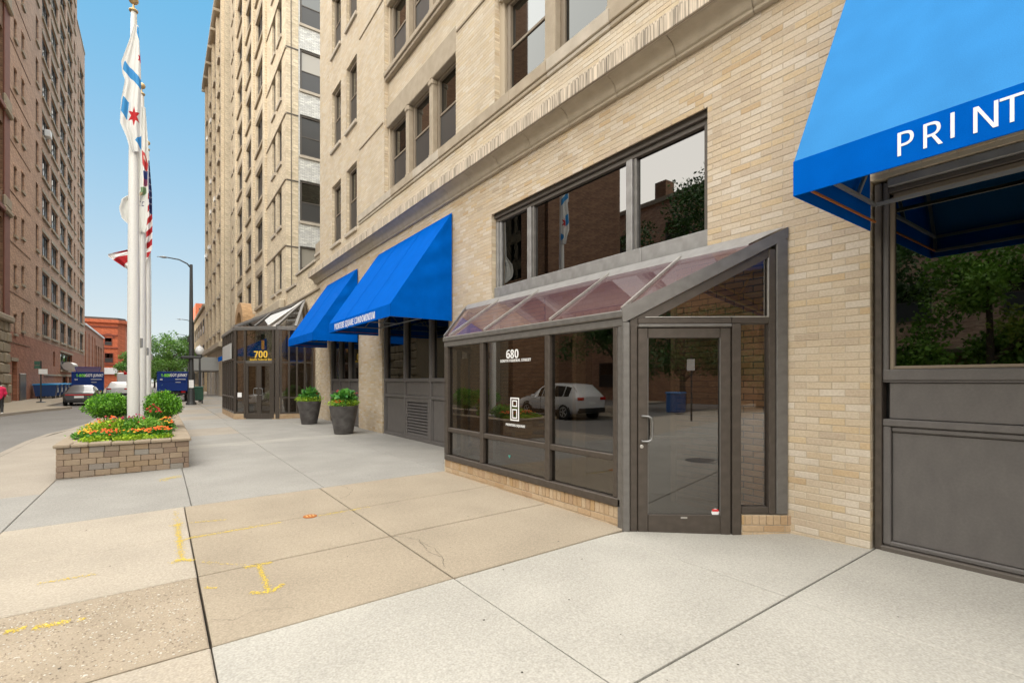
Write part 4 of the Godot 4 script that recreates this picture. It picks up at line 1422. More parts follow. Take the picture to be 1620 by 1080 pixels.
# ---- leaves: many small folded blades spread through blobs [centre, radii]
func leaves(g, blobs, count, size, tones, droop = 0.0, shell = 0.55):
	g.use_c = true
	var vol = []
	var sum = 0.0
	for b in blobs:
		sum += b[1].x * b[1].y * b[1].z
		vol.append(sum)
	for k in count:
		var r = rng.randf() * sum
		var b = blobs[0]
		for j in blobs.size():
			if r <= vol[j]:
				b = blobs[j]
				break
		var d = Vector3(rng.randfn(), rng.randfn(), rng.randfn()).normalized()
		var rad = pow(rng.randf_range(shell * shell, 1.0), 0.5) * (1.0 + rng.randfn() * 0.05)
		if rng.randf() < 0.08:
			rad *= rng.randf_range(1.08, 1.3)
		var p = b[0] + d * b[1] * rad
		var s = size * rng.randf_range(0.65, 1.3)
		var along = (d * 0.7 + Vector3(rng.randfn(), rng.randfn() * 0.7 + 0.25 - droop, rng.randfn()) * 0.7).normalized()
		var side = along.cross(Vector3(rng.randfn(), rng.randfn() + 0.8, rng.randfn())).normalized()
		var up = side.cross(along).normalized()
		var t = tones[rng.randi() % tones.size()]
		g.col = t * rng.randf_range(0.8, 1.2)
		var tip = p + along * s
		var m = p + along * s * 0.5
		var w = s * 0.32
		var k0 = g.v.size()
		var n1 = (up + side * 0.35).normalized()
		var n2 = (up - side * 0.35).normalized()
		for q in [[p, up], [m - side * w + up * s * 0.10, n2], [tip, up], [m + side * w + up * s * 0.10, n1]]:
			g._put(q[0], q[1])
		g.i.append_array(PackedInt32Array([k0, k0 + 1, k0 + 2, k0, k0 + 2, k0 + 3]))

func blossom(g, p, r, col, nrm = Vector3.UP):   # a small domed head of florets
	g.use_c = true
	for k in 9:
		var d = (nrm + Vector3(rng.randfn(), rng.randfn() * 0.4, rng.randfn()) * 0.6).normalized()
		var q = p + d * r * 0.8
		g.col = col * rng.randf_range(0.8, 1.15)
		var a = d.cross(Vector3(rng.randfn(), rng.randfn(), rng.randfn())).normalized() * r * 0.55
		var b = d.cross(a).normalized() * r * 0.55
		g.quad(q - a, q - b, q + a, q + b)

func planter():
	var x0 = -1.37
	var x1 = 0.44
	var z0 = -10.77
	var z1 = -21.6
	var top = 0.46
	var pl = thing("raised_planter", "long raised planter of mixed brown stone blocks with pale coping", "planter")
	var F = face(Vector3(0, 0, z0), Vector3(0, 0, 1))
	var R = face(Vector3(x1, 0, 0), Vector3(1, 0, 0))   # local x = -z
	var L = face(Vector3(x0, 0, 0), Vector3(-1, 0, 0))
	var block = func(T, a, c, y0, y1, parent, out):
		var g = geo(T)
		var dz = rng.randf_range(-0.006, 0.004)
		g.cbox(Vector3(a + 0.0025, y0 + 0.0015, -0.12), Vector3(c - 0.0025, y1 - 0.0015, dz), 0.008)
		var k = rng.randi() % 10
		out.append([g, k])
	var front = []
	var side = []
	var ch = 0.0985
	for r in 6:
		var y = -0.19 + r * ch
		var run = func(T, a0, a1, out):
			var a = a0
			var w = 0.1 if r % 2 else 0.2
			while a < a1 - 0.01:
				var e = a + w
				if e > a1 - 0.05:
					e = a1
				block.call(T, a, e, y, y + ch, pl, out)
				a = e
				w = 0.2 + rng.randf_range(-0.012, 0.012) if rng.randf() > 0.07 else 0.105
		run.call(F, x0, x1, front)
		run.call(R, -z0 + 0.12, -z1, side)
		run.call(L, z1, z0 - 0.12, side)
	for q in front:
		part(pl, "stone_block", q[0], brick_mat("stone", q[1], STONE[q[1]]))
	var n = 0
	var mass = geo()
	mass.use_c = true
	for q in side:
		if q[0].v[0].z > -13.2 and n < 130:
			part(pl, "stone_block", q[0], brick_mat("stone", q[1], STONE[q[1]]))
			n += 1
			continue
		var k = mass.v.size()
		mass.v.append_array(q[0].v)
		mass.n.append_array(q[0].n)
		for e in q[0].v.size():
			mass.c.append(STONE[q[1]])
		for e in q[0].i:
			mass.i.append(e + k)
	stuff(part(pl, "far_blocks", mass, mat("stone_mass", Color(1, 1, 1), 0.9, 0.0, {vc = true, tex = texs.brick_grain, scale = 2.2})))
	var core = geo()
	core.box(Vector3(x0 + 0.1, -0.2, z1 + 0.1), Vector3(x1 - 0.1, 0.36, z0 - 0.1))
	part(pl, "core", core, mats.soil_joint)
	# coping
	var cope = mat("coping", Color(0.40, 0.325, 0.24), 0.9, 0.0, {tex = texs.speck, scale = 2.0, detail = texs.blotch, dscale = 1.0, height = texs.rough_ground, hscale = 0.25})
	var a = x0 - 0.035
	while a < x1:
		var w = [0.26, 0.22, 0.24, 0.30][rng.randi() % 4]
		if a + w > x1 - 0.12:
			w = x1 + 0.035 - a
		var g = geo(F)
		g.cbox(Vector3(a + 0.003, 0.402, -0.30), Vector3(a + w - 0.003, top + rng.randf_range(-0.003, 0.003), 0.035 + rng.randf_range(-0.005, 0.004)), 0.014)
		part(pl, "coping_stone", g, cope)
		a += w
	for e in [[R, -z0 + 0.305, -z1], [L, z1, z0 - 0.305]]:
		a = e[1]
		while a < e[2]:
			var w = min(0.42, e[2] - a)
			var g = geo(e[0])
			g.cbox(Vector3(a + 0.003, 0.402, -0.33), Vector3(a + w - 0.003, top + rng.randf_range(-0.003, 0.003), 0.035), 0.012)
			part(pl, "coping_stone", g, cope)
			a += w
	var soil = geo()
	soil.quad(Vector3(x0 + 0.25, 0.42, z0 - 0.25), Vector3(x1 - 0.28, 0.42, z0 - 0.25), Vector3(x1 - 0.28, 0.42, z1 + 0.2), Vector3(x0 + 0.25, 0.42, z1 + 0.2))
	part(pl, "soil", soil, mat("soil", Color(0.045, 0.032, 0.022), 1.0, 0.0, {tex = texs.speck, scale = 2.0}))
	# clipped evergreen shrubs
	var tones = [Color(0.09, 0.26, 0.015), Color(0.14, 0.36, 0.02), Color(0.06, 0.17, 0.015), Color(0.20, 0.46, 0.02)]
	var shrubs = [["round boxwood shrub left of the front flagpole in the planter", Vector3(-0.90, 0, -13.7), Vector3(0.36, 0.25, 0.6), 0.97], ["dense boxwood shrub right of the front flagpole in the planter", Vector3(0.04, 0, -13.45), Vector3(0.30, 0.31, 0.55), 0.94], ["boxwood shrub behind the middle flagpole in the planter", Vector3(-0.55, 0, -16.9), Vector3(0.5, 0.25, 0.8), 0.80], ["boxwood shrub at the far end of the raised planter", Vector3(-0.40, 0, -20.2), Vector3(0.5, 0.25, 0.8), 0.80]]
	for s in shrubs:
		var t = thing("boxwood_shrub", s[0], "shrub", "boxwood shrubs in the raised planter")
		var c = Vector3(s[1].x, s[3], s[1].z)
		var blobs = [[c, s[2]]]
		for k in 16:
			var d = Vector3(rng.randfn(), rng.randfn() * 0.8, rng.randfn()).normalized()
			blobs.append([c + d * s[2] * Vector3(1.0, 0.9, 1.0) * rng.randf_range(0.65, 1.12), s[2] * rng.randf_range(0.16, 0.36)])
		var g = geo()
		leaves(g, blobs, 9500, 0.040, tones, 0.0, 0.4)
		part(t, "foliage", g, mats.leaf)
		for k in 5:
			var st = geo()
			var d = Vector3(rng.randfn() * 0.2, 0.4, rng.randfn() * 0.2)
			st.tube([Vector3(s[1].x, 0.38, s[1].z), Vector3(s[1].x, 0.55, s[1].z) + d * 0.3, c + d * s[2]], [0.018, 0.013, 0.006], 6)
			part(t, "stem", st, mats.bark)
	# bedding flowers
	var lime = [Color(0.34, 0.50, 0.03), Color(0.42, 0.56, 0.04), Color(0.26, 0.42, 0.03)]
	var green = [Color(0.09, 0.26, 0.025), Color(0.14, 0.34, 0.03), Color(0.06, 0.19, 0.02)]
	var orange = Color(0.85, 0.13, 0.008)
	var amber = Color(0.85, 0.42, 0.015)
	var rose = Color(0.50, 0.02, 0.05)
	var beds = [
		["orange_flower", "orange lantana clump at the right front corner of the planter", "lantana", Vector3(-0.02, 0.44, -11.25), 0.22, 0.17, green, [orange, orange, Color(0.85, 0.20, 0.01)], 22],
		["orange_flower", "orange lantana clump in the middle front of the planter", "lantana", Vector3(-0.40, 0.44, -11.3), 0.27, 0.16, green, [orange, orange, amber], 14],
		["orange_flower", "orange lantana clump near the left front of the planter", "lantana", Vector3(-0.78, 0.44, -11.3), 0.26, 0.16, green, [orange, Color(0.8, 0.09, 0.01)], 14],
		["creeping_plant", "lime green creeping plant along the left front edge of the planter", "plant", Vector3(-0.90, 0.43, -11.14), 0.22, 0.10, lime, [], 0],
		["creeping_plant", "lime green creeping plant spilling over the middle front coping", "plant", Vector3(-0.42, 0.43, -11.10), 0.28, 0.10, lime, [], 0],
		["creeping_plant", "lime green creeping plant under the orange flowers at right", "plant", Vector3(0.0, 0.43, -11.12), 0.20, 0.08, lime, [], 0],
		["yellow_flower", "amber yellow flowers at the left edge of the planter", "flower", Vector3(-1.08, 0.44, -11.7), 0.2, 0.14, green, [amber, Color(0.8, 0.5, 0.02)], 13],
		["yellow_flower", "amber yellow flowers beside the left boxwood shrub", "flower", Vector3(-0.98, 0.44, -12.2), 0.26, 0.26, lime, [amber], 10],
		["yellow_flower", "amber yellow flowers by the right coping behind the lantana", "flower", Vector3(0.10, 0.44, -12.35), 0.16, 0.27, green, [amber, orange], 12],
		["red_flower", "dark red flowers standing before the front flagpole", "flower", Vector3(-0.42, 0.44, -12.0), 0.30, 0.36, green, [rose, Color(0.4, 0.02, 0.1)], 12],
		["red_flower", "crimson plumes right of the front flagpole base", "flower", Vector3(-0.12, 0.44, -12.75), 0.16, 0.52, green, [Color(0.6, 0.015, 0.03)], 11],
		["red_flower", "dark red flowers left of the flagpole among lime leaves", "flower", Vector3(-0.76, 0.44, -11.95), 0.28, 0.34, lime, [rose, rose, orange], 12],
		["leafy_plant", "bright green leafy plant in the middle of the flower bed", "plant", Vector3(-0.25, 0.44, -11.85), 0.32, 0.36, [Color(0.26, 0.48, 0.05), Color(0.18, 0.38, 0.05)], [], 0],
		["leafy_plant", "silvery leaved plant low behind the orange flowers", "plant", Vector3(-0.15, 0.44, -11.4), 0.13, 0.16, [Color(0.22, 0.36, 0.26), Color(0.16, 0.30, 0.2)], [], 0],
	]
	for b in beds:
		flower(b[0], b[1], b[2], b[3], b[4], b[5], b[6], b[7], b[8], "bedding plants in the raised planter")

func flower(called, label, cat, at, r, h, tones, heads, count, group, size = 0.045):
	var t = thing(called, label, cat, group)
	var g = geo()
	leaves(g, [[at + Vector3(0, h * 0.4, 0), Vector3(r, h * 0.55, r)], [at + Vector3(r * 0.3, h * 0.5, 0), Vector3(r * 0.6, h * 0.5, r * 0.6)]], int(1300 * r / 0.25 * min(1.0, 0.05 / size)), size, tones, 0.0, 0.2)
	part(t, "foliage", g, mats.leaf)
	if count:
		var p = geo()
		for k in int(count * 2.0):
			var a = rng.randf() * TAU
			var q = sqrt(rng.randf()) * r
			blossom(p, at + Vector3(cos(a) * q, h * (1.04 - 0.35 * pow(q / r, 2)) + rng.randf_range(-0.01, 0.04), sin(a) * q), rng.randf_range(0.015, 0.030), heads[rng.randi() % heads.size()], Vector3(0, 1, 0.6).normalized())
		part(t, "blossom", p, mats.petal)
	return t

func pots():
	var spots = [["tall tapered charcoal pot of orange flowers standing nearer the vestibule", Vector3(4.28, 0, -14.25), 0.40, 0.255, 0.80], ["tall tapered charcoal pot of lime leaves next to the 700 entrance", Vector3(4.26, 0, -18.15), 0.40, 0.255, 0.80]]
	for k in 2:
		var s = spots[k]
		var at = Vector3(s[1].x, gy(s[1].x), s[1].z)
		var t = thing("flower_pot", s[0], "pot", "tapered pots against the brick front", at)
		var g = geo()
		g.lathe(Vector3.ZERO, [[0.0, 0.0], [s[3] - 0.02, 0.0], [s[3], 0.012], [lerp(s[3], s[2], 0.3), 0.24], [lerp(s[3], s[2], 0.6), 0.48], [s[2] - 0.006, 0.77], [s[2], 0.785], [s[2], 0.80], [s[2] - 0.03, 0.803], [s[2] - 0.04, 0.79], [s[2] - 0.06, 0.70]], 40)
		part(t, "shell", g, mats.pot)
		var so = geo()
		so.lathe(Vector3.ZERO, [[s[2] - 0.05, 0.72], [0.0, 0.74]], 24)
		part(t, "soil", so, mats.soil)
		var top = at + Vector3(0, 0.77, 0)
		var lime = [Color(0.36, 0.52, 0.03), Color(0.44, 0.58, 0.04), Color(0.24, 0.42, 0.03)]
		var green = [Color(0.11, 0.34, 0.05), Color(0.08, 0.28, 0.07), Color(0.18, 0.42, 0.08)]
		var which = ["in the nearer charcoal pot", "in the charcoal pot by the 700 entrance"][k]
		flower("creeping_plant", "lime green trailing leaves around the rim " + which, "plant", top + Vector3(0, 0.02, 0), 0.43, 0.20, lime, [], 0, "plants in the tapered pots")
		flower("leafy_plant", "dark green upright leaves " + which, "plant", top + Vector3(0.02, 0.08, 0), 0.26, 0.36, green, [], 0, "plants in the tapered pots", 0.15)
		if k == 0:
			flower("orange_flower", "orange flowers at the street side of the nearer charcoal pot", "flower", top + Vector3(-0.16, 0.04, 0.16), 0.18, 0.12, green, [Color(0.85, 0.13, 0.008)], 13, "plants in the tapered pots")
		var sp = thing("red_flower", "red spider flowers on thin stalks " + which, "flower", "plants in the tapered pots")
		for j in (3 if k == 0 else 2):
			var b = top + [Vector3(0.30, 0.36, 0.1), Vector3(0.02, 0.34, -0.1), Vector3(-0.2, 0.44, 0.05)][j] * (1.0 if k == 0 else 0.8)
			var st = geo()
			st.tube([top + Vector3(b.x - top.x, 0, b.z - top.z) * 0.4, b], [0.005, 0.003], 5)
			part(sp, "stalk", st, mat("stalk", Color(0.15, 0.25, 0.05), 0.7))
			var p = geo()
			for e in 3:
				blossom(p, b + Vector3(rng.randfn(), rng.randfn(), rng.randfn()) * 0.02, 0.035, Color(0.5, 0.03, 0.04))
			part(sp, "blossom", p, mats.petal)

# ---- flags hang limp: a sheet between a left and a right edge, folded in depth
func drape(left, right, y0, y1, folds, depth, seed):
	var rows = []
	var n = 46
	for r in n + 1:
		var k = float(r) / n
		var row = []
		var a = sample(left, k)
		var b = sample(right, k)
		for s in 33:
			var u = s / 32.0
			var z = depth * (sin(u * folds * TAU + seed + k * 2.0) * 0.6 + sin(u * folds * 2.3 * TAU + seed * 2 + k * 5.0) * 0.3) * (0.35 + 0.65 * k)
			row.append(Vector3(lerp(a, b, u), lerp(y1, y0, k), z))
		rows.append(row)
	rows.reverse()
	return rows

func sample(pts, k):
	for j in pts.size() - 1:
		if k <= pts[j + 1][0]:
			return lerp(float(pts[j][1]), float(pts[j + 1][1]), (k - pts[j][0]) / (pts[j + 1][0] - pts[j][0]))
	return float(pts[-1][1])

func flag_mat(key, im):
	var tx = ImageTexture.create_from_image(im)
	return mat(key, Color(0.92, 0.92, 0.92), 0.8, 0.0, {tex = tx, tri = false, back = Color(0.3, 0.3, 0.3), twosided = true})

func poly_fill(im, pts, col):
	var lo = Vector2(9999, 9999)
	var hi = Vector2.ZERO
	for p in pts:
		lo = lo.min(p)
		hi = hi.max(p)
	for y in range(max(0, int(lo.y)), min(im.get_height(), int(hi.y) + 1)):
		for x in range(max(0, int(lo.x)), min(im.get_width(), int(hi.x) + 1)):
			if Geometry2D.is_point_in_polygon(Vector2(x + 0.5, y + 0.5), pts):
				im.set_pixel(x, y, col)

func star(im, c, r, points, inner, col, turn = 0.0):
	var p = PackedVector2Array()
	for k in points * 2:
		var a = TAU * k / (points * 2) - PI / 2 + turn
		p.append(c + Vector2(cos(a), sin(a)) * (r if k % 2 == 0 else r * inner))
	poly_fill(im, p, col)

func flagpoles():
	var at = [Vector3(-0.43, 0.42, -12.6), Vector3(-0.385, 0.42, -16.13), Vector3(-0.33, 0.42, -19.9)]
	var lab = ["tall white flagpole nearest in the planter with a gold ball", "middle white flagpole behind the boxwood shrubs", "farthest of the three white flagpoles in the planter"]
	for k in 3:
		var t = thing("flagpole", lab[k], "flagpole", "white flagpoles in the raised planter", at[k])
		var g = geo()
		var rows = []
		g.lathe(Vector3.ZERO, [[0.105, 0.0], [0.104, 2.0], [0.092, 4.2], [0.075, 6.2], [0.05, 8.4], [0.043, 8.55]], 28)
		part(t, "shaft", g, mats.white_paint)
		var col = geo()
		col.lathe(Vector3.ZERO, [[0.17, 0.0], [0.17, 0.03], [0.13, 0.07], [0.113, 0.08]], 28)
		part(t, "collar", col, mats.white_paint)
		var tr = geo()
		tr.lathe(Vector3(0, 8.55, 0), [[0.048, 0.0], [0.075, 0.01], [0.08, 0.035], [0.06, 0.055], [0.02, 0.07], [0.014, 0.17]], 20)
		part(t, "truck", tr, mat("brass", Color(0.55, 0.40, 0.20), 0.45, 0.6))
		var bl = geo()
		var pr = []
		for j in 13:
			var a = -PI / 2 + PI * j / 12
			pr.append([cos(a) * 0.085, sin(a) * 0.078])
		bl.lathe(Vector3(0, 8.79, 0), pr, 20)
		part(t, "ball", bl, mats.brass)
		var rope = geo()
		rope.tube([Vector3(0.10, 1.2, 0.09), Vector3(0.11, 4.0, 0.085), Vector3(0.05, 8.5, 0.07)], 0.006, 5)
		part(t, "halyard", rope, mat("rope", Color(0.5, 0.48, 0.42), 0.9))
		var cl = geo()
		cl.cbox(Vector3(0.10, 1.75, -0.02), Vector3(0.15, 1.95, 0.03), 0.01)
		part(t, "cleat", cl, mats.steel)
	# city flag: white with two blue bars and red six-pointed stars, in soft folds
	var im = Image.create(128, 512, false, Image.FORMAT_RGB8)
	im.fill(Color(0.88, 0.88, 0.87))
	var blue = Color(0.22, 0.56, 0.80)
	var P = func(a):
		var q = PackedVector2Array()
		for e in a:
			q.append(Vector2(e[0], e[1]))
		return q
	poly_fill(im, P.call([[96, 0], [128, 12], [128, 60], [90, 30]]), blue)
	poly_fill(im, P.call([[20, 158], [128, 215], [128, 258], [6, 196]]), blue)
	poly_fill(im, P.call([[8, 300], [48, 318], [40, 390], [2, 362]]), blue)
	poly_fill(im, P.call([[128, 440], [128, 500], [72, 466]]), blue)
	star(im, Vector2(82, 372), 40, 6, 0.45, Color(0.72, 0.06, 0.10))
	star(im, Vector2(128, 132), 22, 6, 0.5, Color(0.72, 0.06, 0.10))
	var f = thing("city_flag", "limp white flag with pale blue bars and red stars on nearest pole", "flag", "flags hanging from the poles", Vector3(-0.40, 0, -12.46))
	var g = geo()
	g.use_uv = true
	g.grid(drape([[0.0, -0.02], [0.15, -0.10], [0.33, -0.22], [0.42, -0.20], [0.46, -0.16], [0.62, -0.22], [0.8, -0.24], [0.9, -0.14], [1.0, -0.08]], [[0.0, 0.05], [0.3, 0.09], [0.6, 0.10], [0.85, 0.10], [1.0, 0.10]], 6.10, 8.65, 1.4, 0.06, 0.4), false, false)
	part(f, "cloth", g, flag_mat("cloth_city", im))
	# state flag: white with an emblem of red, blue and green
	var im2 = Image.create(128, 512, false, Image.FORMAT_RGB8)
	im2.fill(Color(0.87, 0.87, 0.85))
	poly_fill(im2, P.call([[50, 178], [90, 190], [126, 230], [118, 262], [84, 250], [60, 232]]), Color(0.75, 0.22, 0.22))
	poly_fill(im2, P.call([[70, 196], [98, 208], [100, 222], [76, 214]]), Color(0.87, 0.8, 0.75))
	poly_fill(im2, P.call([[70, 262], [122, 258], [120, 318], [86, 322]]), Color(0.16, 0.22, 0.46))
	for k in 4:
		im2.fill_rect(Rect2i(78 + k * 11, 292, 5, 30), Color(0.8, 0.3, 0.3))
	poly_fill(im2, P.call([[48, 330], [104, 326], [112, 350], [60, 372]]), Color(0.45, 0.55, 0.40))
	poly_fill(im2, P.call([[52, 352], [84, 350], [80, 366], [56, 368]]), Color(0.62, 0.55, 0.42))
	for k in 3:
		im2.fill_rect(Rect2i(62 + k * 18, 386, 12, 3), Color(0.18, 0.2, 0.36))
		im2.fill_rect(Rect2i(62 + k * 18, 386, 3, 18), Color(0.18, 0.2, 0.36))
		im2.fill_rect(Rect2i(62 + k * 18, 402, 12, 3), Color(0.18, 0.2, 0.36))
	var f2 = thing("state_flag", "limp white flag with a coloured emblem on the middle pole", "flag", "flags hanging from the poles", Vector3(-0.36, 0, -15.98))
	var g2 = geo()
	g2.use_uv = true
	g2.grid(drape([[0.0, -0.02], [0.2, -0.08], [0.5, -0.12], [0.68, -0.14], [0.76, -0.42], [0.84, -0.48], [0.92, -0.42], [1.0, -0.12]], [[0.0, 0.06], [0.3, 0.12], [0.6, 0.12], [0.9, 0.10], [1.0, 0.06]], 5.35, 8.6, 1.7, 0.08, 1.1), false, false)
	part(f2, "cloth", g2, flag_mat("cloth_state", im2))
	# national flag: blue canton with white stars over red and white stripes
	var im3 = Image.create(128, 512, false, Image.FORMAT_RGB8)
	im3.fill(Color(0.88, 0.87, 0.86))
	for k in 14:
		poly_fill(im3, P.call([[0, 120 + k * 60], [128, 60 + k * 60], [128, 90 + k * 60], [0, 150 + k * 60]]), Color(0.68, 0.08, 0.12))
	poly_fill(im3, P.call([[40, 0], [128, 0], [128, 250], [78, 240]]), Color(0.10, 0.14, 0.34))
	for k in 22:
		star(im3, Vector2(78 + (k % 3) * 18 + (9 if (k / 3) % 2 else 0), 20 + (k / 3) * 30), 5, 5, 0.45, Color(0.88, 0.88, 0.88))
	var f3 = thing("national_flag", "striped red and white flag with blue star field on farthest pole", "flag", "flags hanging from the poles", Vector3(-0.32, 0, -19.75))
	var g3 = geo()
	g3.use_uv = true
	g3.grid(drape([[0.0, -0.03], [0.3, -0.05], [0.5, -0.10], [0.72, -0.16], [0.80, -0.25], [0.90, -1.05], [1.0, -0.55]], [[0.0, 0.05], [0.3, 0.12], [0.6, 0.13], [0.8, 0.12], [0.9, 0.0], [1.0, -0.20]], 5.05, 8.6, 1.5, 0.10, 2.2), false, false)
	part(f3, "cloth", g3, flag_mat("cloth_national", im3))

func vestibule_700():
	var v = thing("glass_vestibule", "bronze glass entrance vestibule with gold 700 above double doors", "vestibule")
	var P = [Vector3(2.45, 0, -27.2), Vector3(2.45, 0, -22.65), Vector3(3.80, 0, -21.35), Vector3(5.15, 0, -21.2)]
	var top = 3.62
	var faces = []
	for k in 3:
		var d = (P[k + 1] - P[k]).normalized()
		faces.append([Transform3D(Basis(d, Vector3.UP, d.cross(Vector3.UP)), Vector3(P[k].x, 0, P[k].z)), (P[k + 1] - P[k]).length()])
	# plinths
	var list = []
	for k in [0, 1, 2]:
		var T = faces[k][0]
		var L = faces[k][1]
		var hs = [[0.50, 1.66, -1, 1]] if k == 1 else []
		lay(list, T * Transform3D(Basis(), Vector3(0, 0, 0.02)), 0.0, L, -0.09, 0.17, hs, BUFF, "buff", 0.0677, 0.213, 0.008)
		var g = geo(T)
		wall(g, 0.0, L, -0.1, 0.165, hs, 0.012, 0.1)
		part(v, "plinth", g, mats.mortar)
	place_bricks(v, list, 200)
	# street side: narrow lights between close mullions, a white sign board among them
	var T0 = faces[0][0]
	var L0 = faces[0][1]
	var n = 6
	for k in n + 1:
		var x = (L0 - 0.08) * k / n
		boxpart(v, "mullion", T0, Vector3(x, 0.17, -0.07), Vector3(x + 0.08, top - 0.1, 0.02), mats.bronze, 0.006)
	for k in n:
		var x = (L0 - 0.08) * k / n
		boxpart(v, "pane", T0, Vector3(x + 0.08, 0.17, -0.03), Vector3(x + (L0 - 0.08) / n, top - 0.1, -0.022), mats.glass_smoke, 0.0)
		for y in [0.17, 0.78, 2.32]:
			boxpart(v, "rail", T0, Vector3(x + 0.082, y + 0.002, -0.06), Vector3(x + (L0 - 0.08) / n - 0.002, y + 0.07, 0.015), mats.bronze, 0.005)
	boxpart(v, "sign_board", T0, Vector3(0.6, 2.40, 0.025), Vector3(3.9, 3.05, 0.06), mat("board_grey", Color(0.45, 0.46, 0.46), 0.4), 0.005)
	boxpart(v, "header", T0, Vector3(-0.03, top - 0.1, -0.1), Vector3(L0, top + 0.04, 0.05), mats.bronze_worn, 0.01)
	# door face
	var T1 = faces[1][0]
	var L1 = faces[1][1]
	for e in [[0.0, 0.09], [0.42, 0.09], [1.655, 0.09], [L1 - 0.09, 0.09]]:
		boxpart(v, "mullion", T1, Vector3(e[0], 0.0 if e[0] > 0.3 and e[0] < 1.7 else 0.17, -0.08), Vector3(e[0] + e[1], top - 0.1, 0.025), mats.bronze, 0.006)
	boxpart(v, "transom_bar", T1, Vector3(0.51, 2.20, -0.08), Vector3(1.655, 2.29, 0.02), mats.bronze_worn, 0.006)
	for e in [[0.09, 0.42], [1.745, L1 - 0.09]]:
		for y in [0.17, 0.75, 2.20]:
			boxpart(v, "rail", T1, Vector3(e[0] + 0.001, y + 0.002, -0.07), Vector3(e[1] - 0.001, y + 0.08, 0.018), mats.bronze, 0.005)
		boxpart(v, "pane", T1, Vector3(e[0], 0.17, -0.03), Vector3(e[1], top - 0.1, -0.022), mats.glass_smoke, 0.0)
	boxpart(v, "fanlight", T1, Vector3(0.51, 2.29, -0.03), Vector3(1.655, top - 0.1, -0.022), mats.glass_smoke, 0.0)
	boxpart(v, "header", T1, Vector3(0.0, top - 0.1, -0.1), Vector3(L1, top + 0.04, 0.05), mats.bronze_worn, 0.01)
	for k in 2:
		var x = 0.515 + k * 0.57
		var d = Node3D.new()
		d.name = "door"
		v.add_child(d, true)
		boxpart(d, "stile", T1, Vector3(x, -0.02, -0.05), Vector3(x + 0.10, 2.195, 0.01), mats.bronze, 0.005)
		boxpart(d, "stile", T1, Vector3(x + 0.465, -0.02, -0.05), Vector3(x + 0.565, 2.195, 0.01), mats.bronze, 0.005)
		boxpart(d, "top_rail", T1, Vector3(x + 0.102, 2.08, -0.05), Vector3(x + 0.463, 2.195, 0.008), mats.bronze, 0.005)
		boxpart(d, "bottom_rail", T1, Vector3(x + 0.102, -0.02, -0.05), Vector3(x + 0.463, 0.20, 0.008), mats.bronze, 0.005)
		boxpart(d, "glass", T1, Vector3(x + 0.10, 0.2, -0.02), Vector3(x + 0.465, 2.08, -0.013), mats.glass_smoke, 0.0)
		var h = geo(T1)
		var hx = x + (0.515 if k == 0 else 0.05)
		var sx = -1.0 if k == 0 else 1.0
		h.tube([Vector3(hx, 1.20, 0.01), Vector3(hx, 1.20, 0.05), Vector3(hx + sx * 0.12, 1.19, 0.06), Vector3(hx + sx * 0.14, 1.14, 0.06), Vector3(hx + sx * 0.14, 0.98, 0.06), Vector3(hx + sx * 0.12, 0.93, 0.06), Vector3(hx, 0.92, 0.05), Vector3(hx, 0.92, 0.01)], 0.013, 8)
		part(d, "handle", h, mats.steel)
	boxpart(v, "notice", T1, Vector3(0.16, 0.84, 0.02), Vector3(0.34, 1.02, 0.026), mats.letter_white, 0.0)
	text(v, "lettering", "700", T1 * Transform3D(Basis(), Vector3(0.84, 2.545, -0.012)), 0.27, mats.letter_gold, true, 1.0, 0.0, 0.006)
	text(v, "lettering", "South Federal Street", T1 * Transform3D(Basis(), Vector3(0.67, 2.345, -0.012)), 0.078, mats.letter_gold, true, 1.05, 0.0, 0.004)
	# return to the building
	var T2 = faces[2][0]
	var L2 = faces[2][1]
	boxpart(v, "corner_post", T2, Vector3(-0.06, 0.0, -0.12), Vector3(0.08, top - 0.1, 0.035), mats.bronze, 0.01)
	for k in 5:
		var x = 0.10 + (L2 - 0.18) * k / 4.0
		boxpart(v, "mullion", T2, Vector3(x, 0.17, -0.07), Vector3(x + 0.07, top - 0.1, 0.02), mats.bronze, 0.006)
		if k < 4:
			boxpart(v, "pane", T2, Vector3(x + 0.07, 0.17, -0.03), Vector3(x + (L2 - 0.18) / 4, top - 0.1, -0.022), mats.glass_smoke, 0.0)
			for y in [0.17, 0.78, 2.2]:
				boxpart(v, "rail", T2, Vector3(x + 0.072, y + 0.002, -0.06), Vector3(x + (L2 - 0.18) / 4 - 0.002, y + 0.06, 0.015), mats.bronze, 0.005)
	boxpart(v, "header", T2, Vector3(0.0, top - 0.1, -0.1), Vector3(L2, top + 0.04, 0.05), mats.bronze_worn, 0.01)
	# hipped roof: dark glass, one milky panel, pale rafters
	var A = Vector3(5.10, 4.95, -22.6)
	var B = Vector3(5.10, 4.95, -26.6)
	var q = []
	for p in P:
		q.append(Vector3(p.x, top + 0.05, p.z))
	var mid = q[1].lerp(q[2], 0.80)
	var g = geo()
	g.tri(q[1], mid, A)
	var w = geo()
	var m2 = q[1].lerp(A, 0.52)
	var m1 = q[1].lerp(mid, 0.60)
	var k1 = geo()
	k1.tri(q[1], m1, m2)
	part(v, "roof_pane", k1, mats.glass_mirror)
	w.quad(m1, mid, A.lerp(mid, 0.02), m2)
	w.tri(m2, A.lerp(mid, 0.02), A)
	part(v, "roof_pane", w, mats.glass_mirror)
	var cross = geo()
	cross.bar(m1 + Vector3(0, 0.02, 0), m2 + Vector3(0, 0.02, 0), 0.05, 0.05)
	part(v, "rafter", cross, mats.bronze_worn)
	var k2 = geo()
	k2.tri(mid, q[2], A)
	k2.tri(q[2], q[3], A)
	part(v, "roof_pane", k2, mats.glass_smoke)
	var k3 = geo()
